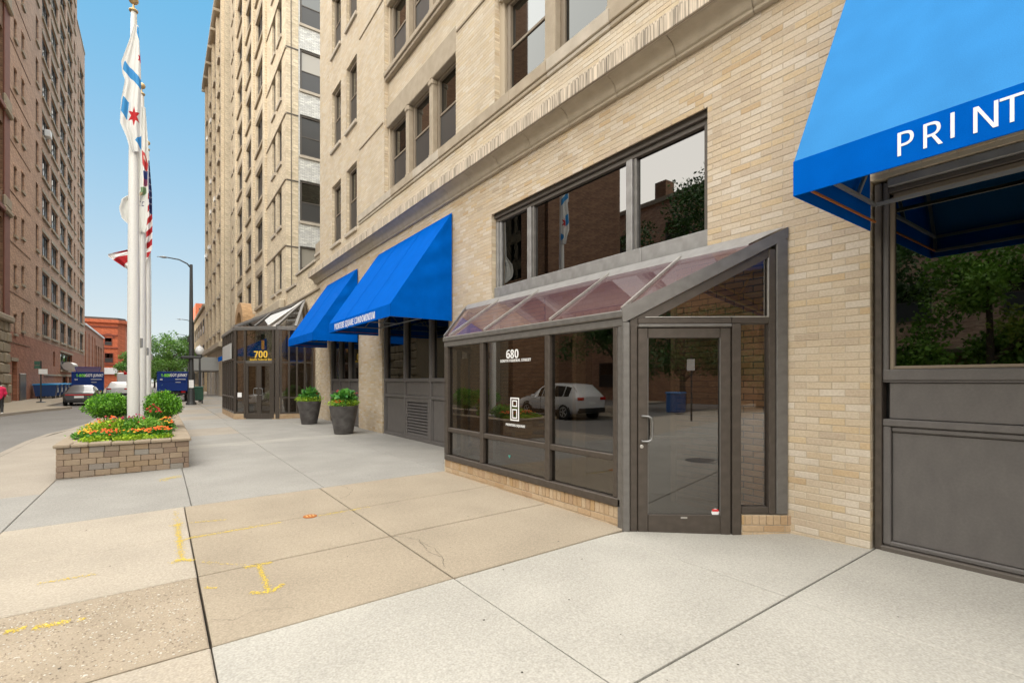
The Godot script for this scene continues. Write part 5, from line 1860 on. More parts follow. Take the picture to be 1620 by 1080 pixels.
	k3.quad(q[0], q[1], A, B)
	part(v, "roof_pane", k3, mats.glass_dark)
	for e in [[q[1], A], [mid, A], [q[2], A], [A, B], [q[2].lerp(q[3], 0.5), A]]:
		var r = geo()
		r.bar(e[0] + Vector3(0, 0.02, 0), e[1] + Vector3(0, 0.02, 0), 0.10, 0.08)
		part(v, "rafter", r, mats.bronze_worn if e[0] != mid else mats.alu_bright)
	# two hanging tube lamps inside
	for e in [Vector3(3.52, 3.0, -22.9), Vector3(3.86, 3.14, -22.4)]:
		var lp = geo()
		lp.lathe(e, [[0.0, -0.19], [0.055, -0.19], [0.06, 0.19], [0.0, 0.19]], 14)
		var om = OmniLight3D.new()
		om.name = "pendant_glow"
		om.position = e
		om.light_color = Color(1.0, 0.72, 0.36)
		om.light_energy = 0.02
		om.light_size = 0.05
		om.omni_range = 8.0
		om.omni_attenuation = 2.0
		om.shadow_enabled = true
		v.add_child(om, true)
		part(v, "lamp_shade", lp, mat("lamp_glass", Color(0.7, 0.5, 0.25), 0.5, 0.0, {emit = Color(1.0, 0.72, 0.36), power = 0.12}))
	var fo = geo()
	fo.quad(Vector3(2.5, 0.0, -22.6), Vector3(5.1, 0.012, -21.3), Vector3(5.1, 0.012, -27.1), Vector3(2.5, 0.0, -27.1))
	part(v, "floor", fo, mats.vestibule_floor)

func court_and_wings():
	# low wall that joins the two blocks behind the 700 vestibule
	var lw = thing("link_wall", "low cream brick wall with stepped coping between the two tall blocks", "wall")
	var g = geo(FT)
	g.box(Vector3(-26.78, -0.3, -0.4), Vector3(-24.6, 5.96, -0.05))
	g.box(Vector3(-24.6, -0.3, -0.4), Vector3(-21.1, 6.36, -0.05))
	g.box(Vector3(-21.1, -0.3, -0.4), Vector3(-20.3, 6.55, -0.05))
	part(lw, "wall", g, mats.brick_far_tan)
	for e in [[-26.78, -24.65, 5.96], [-24.65, -21.15, 6.36], [-21.15, -20.3, 6.55]]:
		boxpart(lw, "coping", FT, Vector3(e[0], e[2] + 0.002, -0.45), Vector3(e[1], e[2] + 0.12, 0.02), mats.limestone_pale, 0.015)
	boxpart(lw, "pier", FT, Vector3(-21.15, 6.36, -0.42), Vector3(-20.35, 7.1, -0.03), mats.limestone, 0.02)
	boxpart(lw, "string_course", FT, Vector3(-26.78, 5.15, -0.06), Vector3(-20.3, 5.25, 0.02), mats.limestone, 0.02)
	# second block
	var b = thing("brick_tower", "tall cream brick block with paired and triple windows behind the 700 vestibule", "building")
	var N = face(Vector3(0, 0, -26.78), Vector3(0, 0, 1))   # court side, local x = world x
	var H = 38.0
	var cols = [[-28.95, -27.85], [-30.5, -29.55]]
	var trip = [[-36.1, -33.15], [-40.5, -38.05], [-45.4, -42.7]]
	var end = [[-48.2, -47.3], [-49.6, -48.7]]
	var holes = []
	for r in 9:
		var y = 6.27 + r * 3.31
		for c in cols + end:
			holes.append([c[0], c[1], y, y + 2.0])
		for c in trip:
			holes.append([c[0], c[1], y - 0.05, y + 2.0])
	var arch = [-39.7, -37.4]
	var low = [[-49.5, -47.0], [-45.6, -42.4], [-36.2, -32.8], [-31.2, -27.8]]
	for e in low:
		holes.append([e[0], e[1], 0.6, 4.4])
	var w = geo(FT)
	wall(w, -50.7, -26.78, -0.3, H, holes, 0.0, 0.18)
	part(b, "wall", w, mats.brick_far_tan)
	var wg = [mats.glass_dark, mats.glass_blue, mats.glass_screen, mats.glass_blind]
	for r in 9:
		var y = 6.27 + r * 3.31
		for c in cols + end:
			win(b, FT, c[0], c[1], y, y + 2.0, 0.14, mats.frame_dark, wg[rng.randi() % 3], wg[2], 0.07)
			boxpart(b, "sill", FT, Vector3(c[0] - 0.08, y - 0.16, -0.1), Vector3(c[1] + 0.08, y - 0.01, 0.08), mats.limestone_pale, 0.0)
		for c in trip:
			var d = (c[1] - c[0]) / 3
			for k in 3:
				win(b, FT, c[0] + d * k, c[0] + d * (k + 1), y - 0.05, y + 2.0, 0.14, mats.frame_dark, wg[rng.randi() % 4], wg[2], 0.07)
			boxpart(b, "sill", FT, Vector3(c[0] - 0.1, y - 0.22, -0.1), Vector3(c[1] + 0.1, y - 0.06, 0.12), mats.limestone, 0.0)
			boxpart(b, "lintel", FT, Vector3(c[0] - 0.1, y + 2.01, -0.05), Vector3(c[1] + 0.1, y + 2.35, 0.04), mats.limestone, 0.0)
		boxpart(b, "string_course", FT, Vector3(-32.3, y + 2.02, -0.02), Vector3(-26.74, y + 2.10, 0.05), mats.limestone, 0.0)
	for c in [-32.5, -37.0, -41.5, -46.3]:
		boxpart(b, "pier", FT, Vector3(c - 0.35, 5.5, -0.02), Vector3(c + 0.35, H, 0.14), mats.brick_far_tan, 0.02)
	boxpart(b, "cornice", FT, Vector3(-50.7, 5.1, -0.02), Vector3(-26.9, 5.65, 0.28), mats.terracotta_trim, 0.08)
	for e in low:
		boxpart(b, "shop_window", FT, Vector3(e[0] + 0.02, 0.6, -0.16), Vector3(e[1] - 0.02, 4.4, -0.12), mats.glass_dark, 0.0)
		boxpart(b, "shop_mullion", FT, Vector3((e[0] + e[1]) / 2 - 0.05, 0.6, -0.118), Vector3((e[0] + e[1]) / 2 + 0.05, 4.4, -0.04), mats.frame_dark, 0.0)
	# the projecting arched portal
	var pa = geo(FT)
	var poly = [Vector2(-40.6, 0.0), Vector2(-39.95, 0.0), Vector2(-39.95, 5.2)]
	for k in 13:
		var a = PI - PI * k / 12
		poly.append(Vector2(-38.55 + cos(a) * 1.4, 5.2 + sin(a) * 1.0))
	poly += [Vector2(-37.15, 0.0), Vector2(-36.5, 0.0), Vector2(-36.5, 5.4)]
	for k in 13:
		var a = PI * k / 12
		poly.append(Vector2(-38.55 + cos(a) * 2.05, 5.4 + sin(a) * 1.45))
	pa.prism(poly, 0.0, 0.75)
	part(b, "arched_portal", pa, mat("portal_brick", Color(0.62, 0.46, 0.33), 0.9, 0.0, {tex = texs.far_tan, scale = Vector3(0.55, 0.92, 0.55)}))
	# court side: tan return, white glazed brick, wide windows
	var ch = []
	for r in 9:
		ch.append([5.84, 7.9, 6.30 + r * 3.37, 8.40 + r * 3.37])
	var t = geo(N)
	wall(t, WX, 5.756, -0.3, H, [], 0.0)
	part(b, "wall", t, mats.brick_far_tan)
	var wt = geo(N)
	wall(wt, 5.756, 14.0, -0.3, H, ch, -0.03, 0.12)
	part(b, "glazed_wall", wt, mats.brick_far_white)
	for r in 9:
		var y = 6.30 + r * 3.37
		win(b, N, 5.86, 7.88, y + 0.02, y + 2.08, 0.12, mats.frame_dark, [mats.glass_blind, mats.glass_dark, mats.glass_screen][r % 3], mats.glass_screen, 0.08, 0.48)
		boxpart(b, "sill", N, Vector3(5.80, y - 0.14, -0.1), Vector3(7.95, y - 0.005, 0.05), mats.limestone_pale, 0.01)
	for y in [8.25, 11.6, 14.95, 18.3]:
		boxpart(b, "string_course", N, Vector3(WX - 0.02, y, -0.02), Vector3(5.75, y + 0.06, 0.03), mats.frame_dark, 0.0)
	var pipe = geo()
	pipe.tube([Vector3(5.42, 6.3, -26.72), Vector3(5.40, 20.0, -26.72), Vector3(5.42, H, -26.72)], 0.02, 6)
	part(b, "cable", pipe, mats.frame_dark)
	var rf = geo()
	rf.quad(Vector3(WX, H, -26.78), Vector3(14, H, -26.78), Vector3(14, H, -50.7), Vector3(WX, H, -50.7))
	rf.quad(Vector3(14, -0.3, -50.7), Vector3(WX, -0.3, -50.7), Vector3(WX, H, -50.7), Vector3(14, H, -50.7))
	part(b, "roof", rf, mats.far_ground)
	# third block, stepping forward, with a roof cornice
	var c3 = thing("brick_tower", "farther tall brick block with projecting bays and roof cornice brackets", "building")
	var X3 = 4.85
	var T3 = face(Vector3(X3, 0, 0), Vector3(-1, 0, 0))
	var H3 = 38.0
	var h3 = []
	var c0 = -53.4
	var ww = []
	for k in 8:
		ww.append([c0 - k * 2.4 - 1.3, c0 - k * 2.4])
	for r in 9:
		for e in ww:
			h3.append([e[0], e[1], 6.4 + r * 3.35, 8.5 + r * 3.35])
	var g3 = geo(T3)
	wall(g3, -73.0, -52.0, -0.3, H3, h3, 0.0, 0.2)
	part(c3, "wall", g3, mats.brick_far_tan)
	for r in 9:
		for e in ww:
			win(c3, T3, e[0], e[1], 6.4 + r * 3.35, 8.5 + r * 3.35, 0.14, mats.frame_dark, wg[rng.randi() % 4], wg[2], 0.09)
			boxpart(c3, "sill", T3, Vector3(e[0] - 0.1, 6.2 + r * 3.35, -0.1), Vector3(e[1] + 0.1, 6.39 + r * 3.35, 0.22), mats.limestone_pale, 0.0)
			if rng.randf() < 0.14:
				boxpart(c3, "air_conditioner", T3, Vector3(e[0] + 0.35, 6.45 + r * 3.35, -0.1), Vector3(e[1] - 0.3, 6.9 + r * 3.35, 0.35), mats.alu_bright, 0.02)
	for k in 5:
		var x = -53.0 - k * 4.8
		boxpart(c3, "pier", T3, Vector3(x - 0.35, 5.0, -0.02), Vector3(x + 0.35, H3, 0.24), mats.brick_far_tan, 0.02)
	boxpart(c3, "cornice", T3, Vector3(-73.2, H3, -1.0), Vector3(-51.9, H3 + 0.8, 0.55), mats.terracotta_trim, 0.15)
	for k in 7:
		boxpart(c3, "bracket", T3, Vector3(-72.5 + k * 3.3, H3 - 0.5, 0.0), Vector3(-72.25 + k * 3.3, H3 - 0.25, 0.6), mats.terracotta_trim, 0.0)
	boxpart(c3, "canopy_ledge", T3, Vector3(-73.0, 4.6, 0.0), Vector3(-52.0, 5.1, 0.5), mats.terracotta_trim, 0.05)
	var s3 = geo(face(Vector3(0, 0, -52.0), Vector3(0, 0, 1)))
	wall(s3, X3, 14.0, -0.3, H3, [], 0.0)
	part(c3, "side_wall", s3, mats.brick_far_tan)
	var back = geo()
	back.quad(Vector3(14, -0.3, -73), Vector3(X3, -0.3, -73), Vector3(X3, H3, -73), Vector3(14, H3, -73))
	back.quad(Vector3(X3, H3, -52), Vector3(14, H3, -52), Vector3(14, H3, -73), Vector3(X3, H3, -73))
	part(c3, "roof", back, mats.brick_far_tan)
	# low tan building and the red tower beyond
	var lt = thing("tan_building", "low tan building at the street end beside the cream tower", "building")
	box_building(lt, Vector3(5.1, -0.3, -110), Vector3(16, 12.0, -80), mats.brick_far_brown, 3, 6, Vector3(-1, 0, 0))
	boxpart(lt, "cornice", Transform3D(), Vector3(4.8, 11.6, -110.3), Vector3(16, 12.1, -79.7), mats.limestone, 0.1)
	var rt = thing("red_tower", "distant red brick apartment tower with flat roof above the trees", "building")
	box_building(rt, Vector3(10, -0.3, -225), Vector3(24, 28, -200), mats.brick_far_orange, 8, 4, Vector3(0, 0, 1))

func box_building(parent, lo, hi, m, rows, cols, out):
	var g = geo()
	g.box(lo, hi)
	part(parent, "wall", g, m)
	var T
	var L
	if out.z > 0:
		T = face(Vector3(0, 0, hi.z), out)
		L = [lo.x, hi.x]
	elif out.x > 0:
		T = face(Vector3(hi.x, 0, 0), out)
		L = [-hi.z, -lo.z]
	else:
		T = face(Vector3(lo.x, 0, 0), out)
		L = [lo.z, hi.z]
	var dy = (hi.y - 1.0) / rows
	var dx = (L[1] - L[0]) / cols
	for r in rows:
		for c in cols:
			var x = L[0] + dx * (c + 0.28)
			var y = lo.y + 1.2 + dy * r
			win(parent, T, x, x + dx * 0.44, y, y + dy * 0.55, -0.04, mats.frame_dark, mats.glass_dark, mats.glass_screen, 0.10)

func left_side():
	var X = -9.5
	var T = face(Vector3(X, 0, 0), Vector3(1, 0, 0))   # local x = -z
	var b = thing("brown_building", "tall brown brick building with rows of tall windows across the street", "building")
	var narrow = [[63.9, 65.2], [89.2, 90.8], [93.1, 94.4]]
	var wide = [[67.0, 70.8], [72.1, 76.2], [77.9, 82.0], [83.6, 87.8], [95.4, 99.3]]
	var holes = []
	var lowh = [[54.7, 56.4, -0.2, 3.05], [78.1, 87.5, 2.8, 4.85], [73.2, 74.4, 3.1, 4.7], [79.5, 83.5, 0.3, 2.0], [85.0, 87.5, 0.3, 2.0]]
	var R = 13
	for r in R:
		var y = 6.05 + r * 3.95
		for c in narrow + wide:
			if c[0] > 92.5 and y + 2.4 > 51:
				continue
			holes.append([c[0], c[1], y, y + 2.4])
		holes.append([55.3, 56.2, y - 1.0 + 0.25, y + 0.8])
		holes.append([58.0, 59.0, y - 0.55 + 0.25, y + 1.25])
	var lower = geo(T)
	wall(lower, 53.3, 101.2, -0.3, 5.4, lowh + holes.filter(func(q): return q[2] < 5.4), 0.0, 0.3)
	part(b, "painted_wall", lower, mat("brick_painted", Color(0.72, 0.46, 0.38), 0.85, 0.0, {tex = texs.far_red, scale = Vector3(1 / 1.8, 1 / 1.083, 1 / 1.8), detail = texs.blotch, dscale = 0.15}))
	var up = geo(T)
	wall(up, 53.3, 92.5, 5.4, 66.0, holes, 0.0, 0.3)
	wall(up, 92.5, 101.2, 5.4, 52.2, holes.filter(func(q): return q[0] > 92.5), 0.0, 0.3)
	part(b, "wall", up, mats.brick_far_red)
	var back = geo()
	back.box(Vector3(-30, -0.3, -92.5), Vector3(X - 0.45, 66, -53.3))
	back.box(Vector3(-30, -0.3, -101.2), Vector3(X - 0.45, 52.2, -92.5))
	part(b, "core", back, mats.brick_far_dark)
	var cp = geo()
	cp.box(Vector3(X - 1.0, 52.2, -101.3), Vector3(X + 0.06, 52.5, -92.4))
	part(b, "coping", cp, mats.limestone)
	var sd = geo()
	sd.quad(Vector3(X, -0.3, -101.2), Vector3(-30, -0.3, -101.2), Vector3(-30, 52.2, -101.2), Vector3(X, 52.2, -101.2))
	sd.quad(Vector3(X, 52.2, -92.5), Vector3(-30, 52.2, -92.5), Vector3(-30, 66, -92.5), Vector3(X, 66, -92.5))
	part(b, "end_wall", sd, mats.brick_far_red)
	var glass = [mats.glass_blue, mats.glass_dark, mats.glass_blind, mats.glass_blue]
	for r in R:
		var y = 6.05 + r * 3.95
		if y > 58:
			continue
		for c in narrow:
			if c[0] > 92.5 and y + 2.4 > 51:
				continue
			win(b, T, c[0], c[1], y, y + 2.4, 0.16, mats.frame_dark, glass[rng.randi() % 4], mats.glass_screen, 0.10)
			boxpart(b, "sill", T, Vector3(c[0] - 0.15, y - 0.22, -0.1), Vector3(c[1] + 0.15, y - 0.01, 0.12), mats.limestone, 0.0)
		for c in wide:
			if c[0] > 92.5 and y + 2.4 > 51:
				continue
			var d = (c[1] - c[0]) / 3
			for k in 3:
				var o = win(b, T, c[0] + d * k, c[0] + d * (k + 1), y, y + 2.4, 0.16, mats.frame_dark, glass[rng.randi() % 4] if k > 0 else mats.pane_white, mats.glass_screen, 0.11)
			boxpart(b, "sill", T, Vector3(c[0] - 0.2, y - 0.25, -0.1), Vector3(c[1] + 0.2, y - 0.01, 0.15), mats.limestone, 0.0)
			boxpart(b, "lintel", T, Vector3(c[0] - 0.2, y + 2.41, -0.1), Vector3(c[1] + 0.2, y + 2.72, 0.05), mats.limestone, 0.0)
		for c in [[55.3, 56.2, y - 0.75], [58.0, 59.0, y - 0.30]]:
			win(b, T, c[0], c[1], c[2], c[2] + 1.55, 0.14, mats.frame_dark, mats.glass_dark, mats.glass_screen, 0.10)
			boxpart(b, "sill", T, Vector3(c[0] - 0.1, c[2] - 0.2, -0.1), Vector3(c[1] + 0.1, c[2] - 0.01, 0.12), mats.limestone, 0.0)
			var ag = geo(T)   # arched brick head
			var pl = [Vector2(c[1] + 0.12, c[2] + 1.5)]
			for k in 9:
				var a = PI * k / 8
				pl.append(Vector2((c[0] + c[1]) / 2 + cos(a) * (c[1] - c[0] + 0.24) / 2, c[2] + 1.5 + sin(a) * 0.38))
			for k in 9:
				var a = PI - PI * k / 8
				pl.append(Vector2((c[0] + c[1]) / 2 + cos(a) * (c[1] - c[0]) / 2, c[2] + 1.45 + sin(a) * 0.18))
			ag.prism(pl, -0.05, 0.04)
			part(b, "arch_head", ag, mats.brick_far_red)
		boxpart(b, "string_course", T, Vector3(53.4, y - 1.55, -0.02), Vector3(61.5, y - 1.47, 0.03), mats.brick_far_dark, 0.0)
	# ground floor
	boxpart(b, "door_recess", T, Vector3(54.7, -0.2, -0.32), Vector3(56.4, 3.05, -0.25), mats.brick_far_dark, 0.0)
	boxpart(b, "door_lintel", T, Vector3(54.4, 3.06, -0.1), Vector3(56.7, 3.35, 0.05), mats.limestone, 0.0)
	boxpart(b, "steel_door", T, Vector3(57.2, -0.15, 0.0), Vector3(59.5, 2.1, 0.06), mats.steel, 0.02)
	for k in 3:
		win(b, T, 78.1 + k * 3.13, 78.1 + (k + 1) * 3.13, 2.8, 4.85, 0.2, mats.frame_dark, mats.glass_dark, mats.glass_screen, 0.14)
	win(b, T, 73.2, 74.4, 3.1, 4.7, 0.2, mats.frame_dark, mats.glass_dark, mats.glass_screen, 0.1)
	win(b, T, 79.5, 83.5, 0.3, 2.0, 0.2, mats.frame_dark, mats.glass_dark, mats.glass_screen, 0.1)
	win(b, T, 85.0, 87.5, 0.3, 2.0, 0.2, mats.frame_dark, mats.glass_dark, mats.glass_screen, 0.1)
	for e in [[77.8, 87.8, 4.86, 5.05], [77.8, 87.8, 2.58, 2.78], [76.0, 88.0, 2.02, 2.25], [68.0, 76.0, 2.02, 2.18]]:
		boxpart(b, "lintel", T, Vector3(e[0], e[2], -0.1), Vector3(e[1], e[3], 0.10), mats.limestone, 0.0)
	var vt = geo(T)
	vt.tube([Vector3(79.0, 3.25, 0.55), Vector3(83.2, 3.25, 0.55)], 0.5, 18)
	vt.box(Vector3(79.6, 3.2, -0.1), Vector3(80.0, 3.5, 0.6))
	part(b, "vent_drum", vt, mats.alu_bright)
	var ac = geo(T)
	ac.cbox(Vector3(68.7, 26.5, -0.1), Vector3(69.6, 27.2, 0.40), 0.05)
	part(b, "air_conditioner", ac, mats.letter_white)
	# the neighbour nearer to us: red terracotta over rusticated stone
	var n = thing("red_stone_building", "dark red building with rough stone base at the left edge", "building")
	var XN = -9.45
	var TN = face(Vector3(XN, 0, 0), Vector3(1, 0, 0))
	var g = geo()
	g.box(Vector3(-16.5, -0.3, -53.25), Vector3(XN - 0.3, 37, -46))
	g.box(Vector3(-16.5, -0.3, -46), Vector3(XN - 0.3, 19.5, -24.5))
	part(n, "core", g, mats.brick_far_dark)
	var red = mat("terracotta_red", Color(0.26, 0.10, 0.07), 0.8, 0.0, {tex = texs.blotch, scale = 0.4, detail = texs.speck, dscale = 1.5})
	var nh = []
	for r in 4:
		for k in 6:
			nh.append([27.0 + k * 4.4, 29.6 + k * 4.4, 8.5 + r * 7.0, 13.5 + r * 7.0])
	var ng = geo(TN)
	wall(ng, 24.5, 46.0, 6.4, 19.5, nh.filter(func(q): return q[1] < 46 and q[3] < 14), 0.0, 0.3)
	wall(ng, 46.0, 53.25, 6.4, 37, nh.filter(func(q): return q[0] > 46), 0.0, 0.3)
	part(n, "wall", ng, mats.brick_far_dark)
	for q in nh.filter(func(e): return e[0] > 46 or (e[1] < 46 and e[3] < 14)):
		boxpart(n, "pane", TN, Vector3(q[0], q[2], -0.28), Vector3(q[1], q[3], -0.25), mats.glass_dark, 0.0)
	boxpart(n, "corner_pier", TN, Vector3(51.6, 6.4, 0.0), Vector3(53.25, 37, 0.10), red, 0.08)
	for y in [14.0, 21.5, 29.5]:
		boxpart(n, "capital", TN, Vector3(51.2, y, 0.0), Vector3(53.4, y + 0.45, 0.30), mats.limestone, 0.1)
		boxpart(n, "capital", TN, Vector3(51.4, y + 0.46, 0.0), Vector3(53.3, y + 1.3, 0.22), mats.limestone, 0.1)
		boxpart(n, "band", TN, Vector3(46.2, y - 0.1, 0.0), Vector3(51.2, y + 0.3, 0.25), red, 0.05)
	boxpart(n, "base_cornice", TN, Vector3(24.5, 5.9, -0.2), Vector3(53.5, 6.4, 0.35), mats.limestone, 0.1)
	var stone = mat("rock_face", Color(0.40, 0.34, 0.25), 0.95, 0.0, {tex = texs.brick_grain, scale = 0.8, detail = texs.blotch, dscale = 0.8})
	for r in 8:
		var x = 53.35
		var k = 0
		while x > 44:
			var w = [1.3, 0.9, 1.1][(k + r) % 3]
			boxpart(n, "stone_block", TN, Vector3(x - w + 0.02, -0.3 + r * 0.78, -0.3), Vector3(x - 0.02, 0.46 + r * 0.78, rng.randf_range(0.08, 0.22)), stone, 0.10)
			x -= w
			k += 1
	var ns = geo(TN)
	wall(ns, 24.5, 44.0, -0.3, 5.9, [], 0.05)
	part(n, "base_wall", ns, stone)
	# low annex beyond the tall block
	var a = thing("brick_annex", "low brown brick annex with white coping beyond the tall block", "building")
	var ah = []
	for k in 3:
		ah.append([117.0 + k * 4.6, 119.6 + k * 4.6, 3.2, 8.0])
	var ag = geo(T)
	wall(ag, 101.2, 133.0, -0.3, 10.2, ah, 0.0, 0.3)
	part(a, "wall", ag, mats.brick_painted)
	for q in ah:
		boxpart(a, "pane", T, Vector3(q[0], q[2], -0.25), Vector3(q[1], q[3], -0.2), mats.glass_dark, 0.0)
	for x in [101.6, 106.5, 111.5, 115.5, 132.4]:
		boxpart(a, "pilaster", T, Vector3(x, -0.3, 0.0), Vector3(x + 0.5, 9.2, 0.12), mats.brick_painted, 0.0)
	boxpart(a, "coping", T, Vector3(101.2, 10.2, -0.6), Vector3(133.2, 10.5, 0.15), mats.letter_white, 0.0)
	var ab = geo()
	ab.box(Vector3(-30, -0.3, -133), Vector3(X - 0.35, 10.1, -101.3))
	part(a, "core", ab, mats.brick_far_dark)
	# the ornate red brick station building closing the street
	var s = thing("red_brick_hall", "ornate orange red brick hall with arched window and cornice at street end", "building")
	var rb = mats.brick_far_orange
	var sg = geo()
	sg.t = Transform3D(Basis(Vector3(1, 0, 0), Vector3(0, 0, -1), Vector3(0, 1, 0)), Vector3.ZERO)   # prism along y
	sg.prism([Vector2(-26, 140), Vector2(-7.6, 140), Vector2(-6.3, 141.5), Vector2(-6.3, 170), Vector2(-26, 170)], -0.3, 14.2)
	part(s, "wall", sg, rb)
	var sc = geo()
	sc.t = sg.t
	sc.prism([Vector2(-26.5, 139.4), Vector2(-7.4, 139.4), Vector2(-5.7, 141.2), Vector2(-5.7, 170.5), Vector2(-26.5, 170.5)], 14.2, 14.9)
	part(s, "cornice", sc, rb)
	var sr = geo()
	sr.t = sg.t
	sr.prism([Vector2(-26, 140), Vector2(-7.6, 140), Vector2(-6.3, 141.5), Vector2(-6.3, 170), Vector2(-26, 170)], 14.9, 15.4)
	part(s, "roof", sr, mats.frame_dark)
	var S = face(Vector3(0, 0, -140), Vector3(0, 0, 1))
	for y in [4.9, 8.6, 11.4, 13.2]:
		boxpart(s, "string_course", S, Vector3(-26, y, -0.1), Vector3(-7.5, y + 0.25, 0.2), mat("brick_band", Color(0.22, 0.06, 0.04), 0.9), 0.0)
	for e in [[-9.9, -8.5, 9.2, 11.0], [-13.5, -12.0, 9.2, 11.0], [-9.9, -8.3, 5.4, 7.6], [-13.5, -12.0, 5.4, 7.6]]:
		win(s, S, e[0], e[1], e[2], e[3], -0.06, mats.brick_band, mats.glass_dark, mats.glass_screen, 0.14)
		var ar = geo(S)
		var pl = []
		for k in 11:
			var an = PI * k / 10
			pl.append(Vector2((e[0] + e[1]) / 2 + cos(an) * 1.15, e[3] - 0.1 + sin(an) * 1.0))
		for k in 11:
			var an = PI - PI * k / 10
			pl.append(Vector2((e[0] + e[1]) / 2 + cos(an) * 0.8, e[3] - 0.1 + sin(an) * 0.68))
		if e[2] > 9:
			ar.prism(pl, 0.0, 0.15)
			part(s, "arch_head", ar, mats.brick_band)
	boxpart(s, "fascia_sign", S, Vector3(-10.4, 2.9, 0.1), Vector3(-7.5, 4.3, 0.4), mats.letter_white, 0.05)

# ---- trees: a forked trunk and a crown of leaf blades in clumps
func tree(called, label, at, height, spread, count, size, tones, group, trunk_h = 0.3):
	var t = thing(called, label, "tree", group, at)
	var tg = geo()
	var base = height * 0.018 + 0.05
	tg.tube([Vector3.ZERO, Vector3(0.05, height * trunk_h * 0.6, 0.03), Vector3(0.0, height * trunk_h * 1.2, 0.05), Vector3(0.1, height * 0.75, 0)], [base * 1.25, base, base * 0.8, base * 0.2], 9)
	part(t, "trunk", tg, mats.bark)
	var blobs = []
	for k in 9:
		var a = TAU * k / 9 + rng.randf()
		var y = height * rng.randf_range(trunk_h + 0.10, 0.86)
		var r = spread * (1.0 - 0.55 * pow((y / height - trunk_h - 0.1) / (0.9 - trunk_h), 2.0)) * rng.randf_range(0.45, 0.8)
		var tip = Vector3(cos(a) * r, y, sin(a) * r)
		var br = geo()
		br.tube([Vector3(0, y - height * 0.16, 0), tip * Vector3(0.5, 1, 0.5) - Vector3(0, height * 0.05, 0), tip], [base * 0.45, base * 0.28, base * 0.08], 6)
		part(t, "limb", br, mats.bark)
		for j in 5:
			var q = tip + Vector3(rng.randfn(), rng.randfn() * 0.7, rng.randfn()) * spread * 0.22
			var s = spread * rng.randf_range(0.16, 0.32)
			blobs.append([q, Vector3(s, s * 0.75, s)])
	for j in 10:
		var q = Vector3(rng.randfn() * spread * 0.3, height * rng.randf_range(trunk_h + 0.15, 0.95), rng.randfn() * spread * 0.3)
		var s = spread * rng.randf_range(0.18, 0.30)
		blobs.append([q, Vector3(s, s * 0.75, s)])
	var g = geo()
	leaves(g, blobs, count, size, tones, 0.15, 0.25)
	part(t, "crown", g, mats.leaf)
	return t

func trees():
	var bright = [Color(0.15, 0.32, 0.06), Color(0.19, 0.38, 0.07), Color(0.12, 0.25, 0.05), Color(0.23, 0.42, 0.09)]
	var dark = [Color(0.05, 0.12, 0.025), Color(0.07, 0.15, 0.03), Color(0.04, 0.09, 0.02)]
	var far = "trees down the street"
	tree("street_tree", "pale green tree behind the right blue truck at the street end", Vector3(1.3, -0.2, -100), 10.6, 3.6, 9000, 0.26, bright, far, 0.22)
	tree("street_tree", "dark green tree left of the pale one beyond the flagpoles", Vector3(-1.8, -0.2, -118), 8.2, 3.4, 6000, 0.30, dark, far, 0.2)
	tree("street_tree", "tree beside the orange red hall seen left of the front flagpole", Vector3(-4.9, -0.2, -126), 8.0, 2.6, 4000, 0.30, bright, far, 0.2)
	tree("street_tree", "tree below the distant red tower right of the lamp post", Vector3(7.0, -0.2, -150), 14.0, 4.2, 6000, 0.34, dark, far, 0.2)
	tree("street_tree", "low tree showing between the far flagpole and the pale tree", Vector3(-1.0, -0.2, -145), 8.0, 4.5, 5000, 0.34, dark, far, 0.15)
	tree("street_tree", "tree behind the pale one at the far right of the road end", Vector3(3.5, -0.2, -135), 9.0, 4.5, 5000, 0.34, dark, far, 0.15)
	# opposite us, mirrored in the windows
	var across = "trees across the street mirrored in the windows"
	var lab = ["bright green tree mirrored in the nearest show window", "yellow green tree mirrored at the right of the show window", "dark green tree mirrored at the left of the show window", "tree mirrored in the right light of the transom window", "tree mirrored in the vestibule glass above the white car", "tree mirrored in the vestibule door", "broad tree mirrored low in the transom window"]
	var pos = [[-12.5, -4.2, 7.6, 2.6], [-13.0, -1.0, 8.2, 2.8], [-12.0, -8.2, 8.6, 2.8], [-12.6, -13.0, 13.5, 4.6], [-12.0, -17.6, 11.0, 3.4], [-12.6, -11.4, 9.5, 3.0], [-13.5, 3.0, 8.0, 3.2]]
	for k in pos.size():
		var p = pos[k]
		tree("garden_tree", lab[k], Vector3(p[0], -0.15, p[1]), p[2], p[3], 13000, 0.17, [[Color(0.16, 0.30, 0.04), Color(0.20, 0.36, 0.05)], [Color(0.24, 0.33, 0.04), Color(0.30, 0.36, 0.05)], dark, dark, dark, dark, bright][k], across, 0.12)

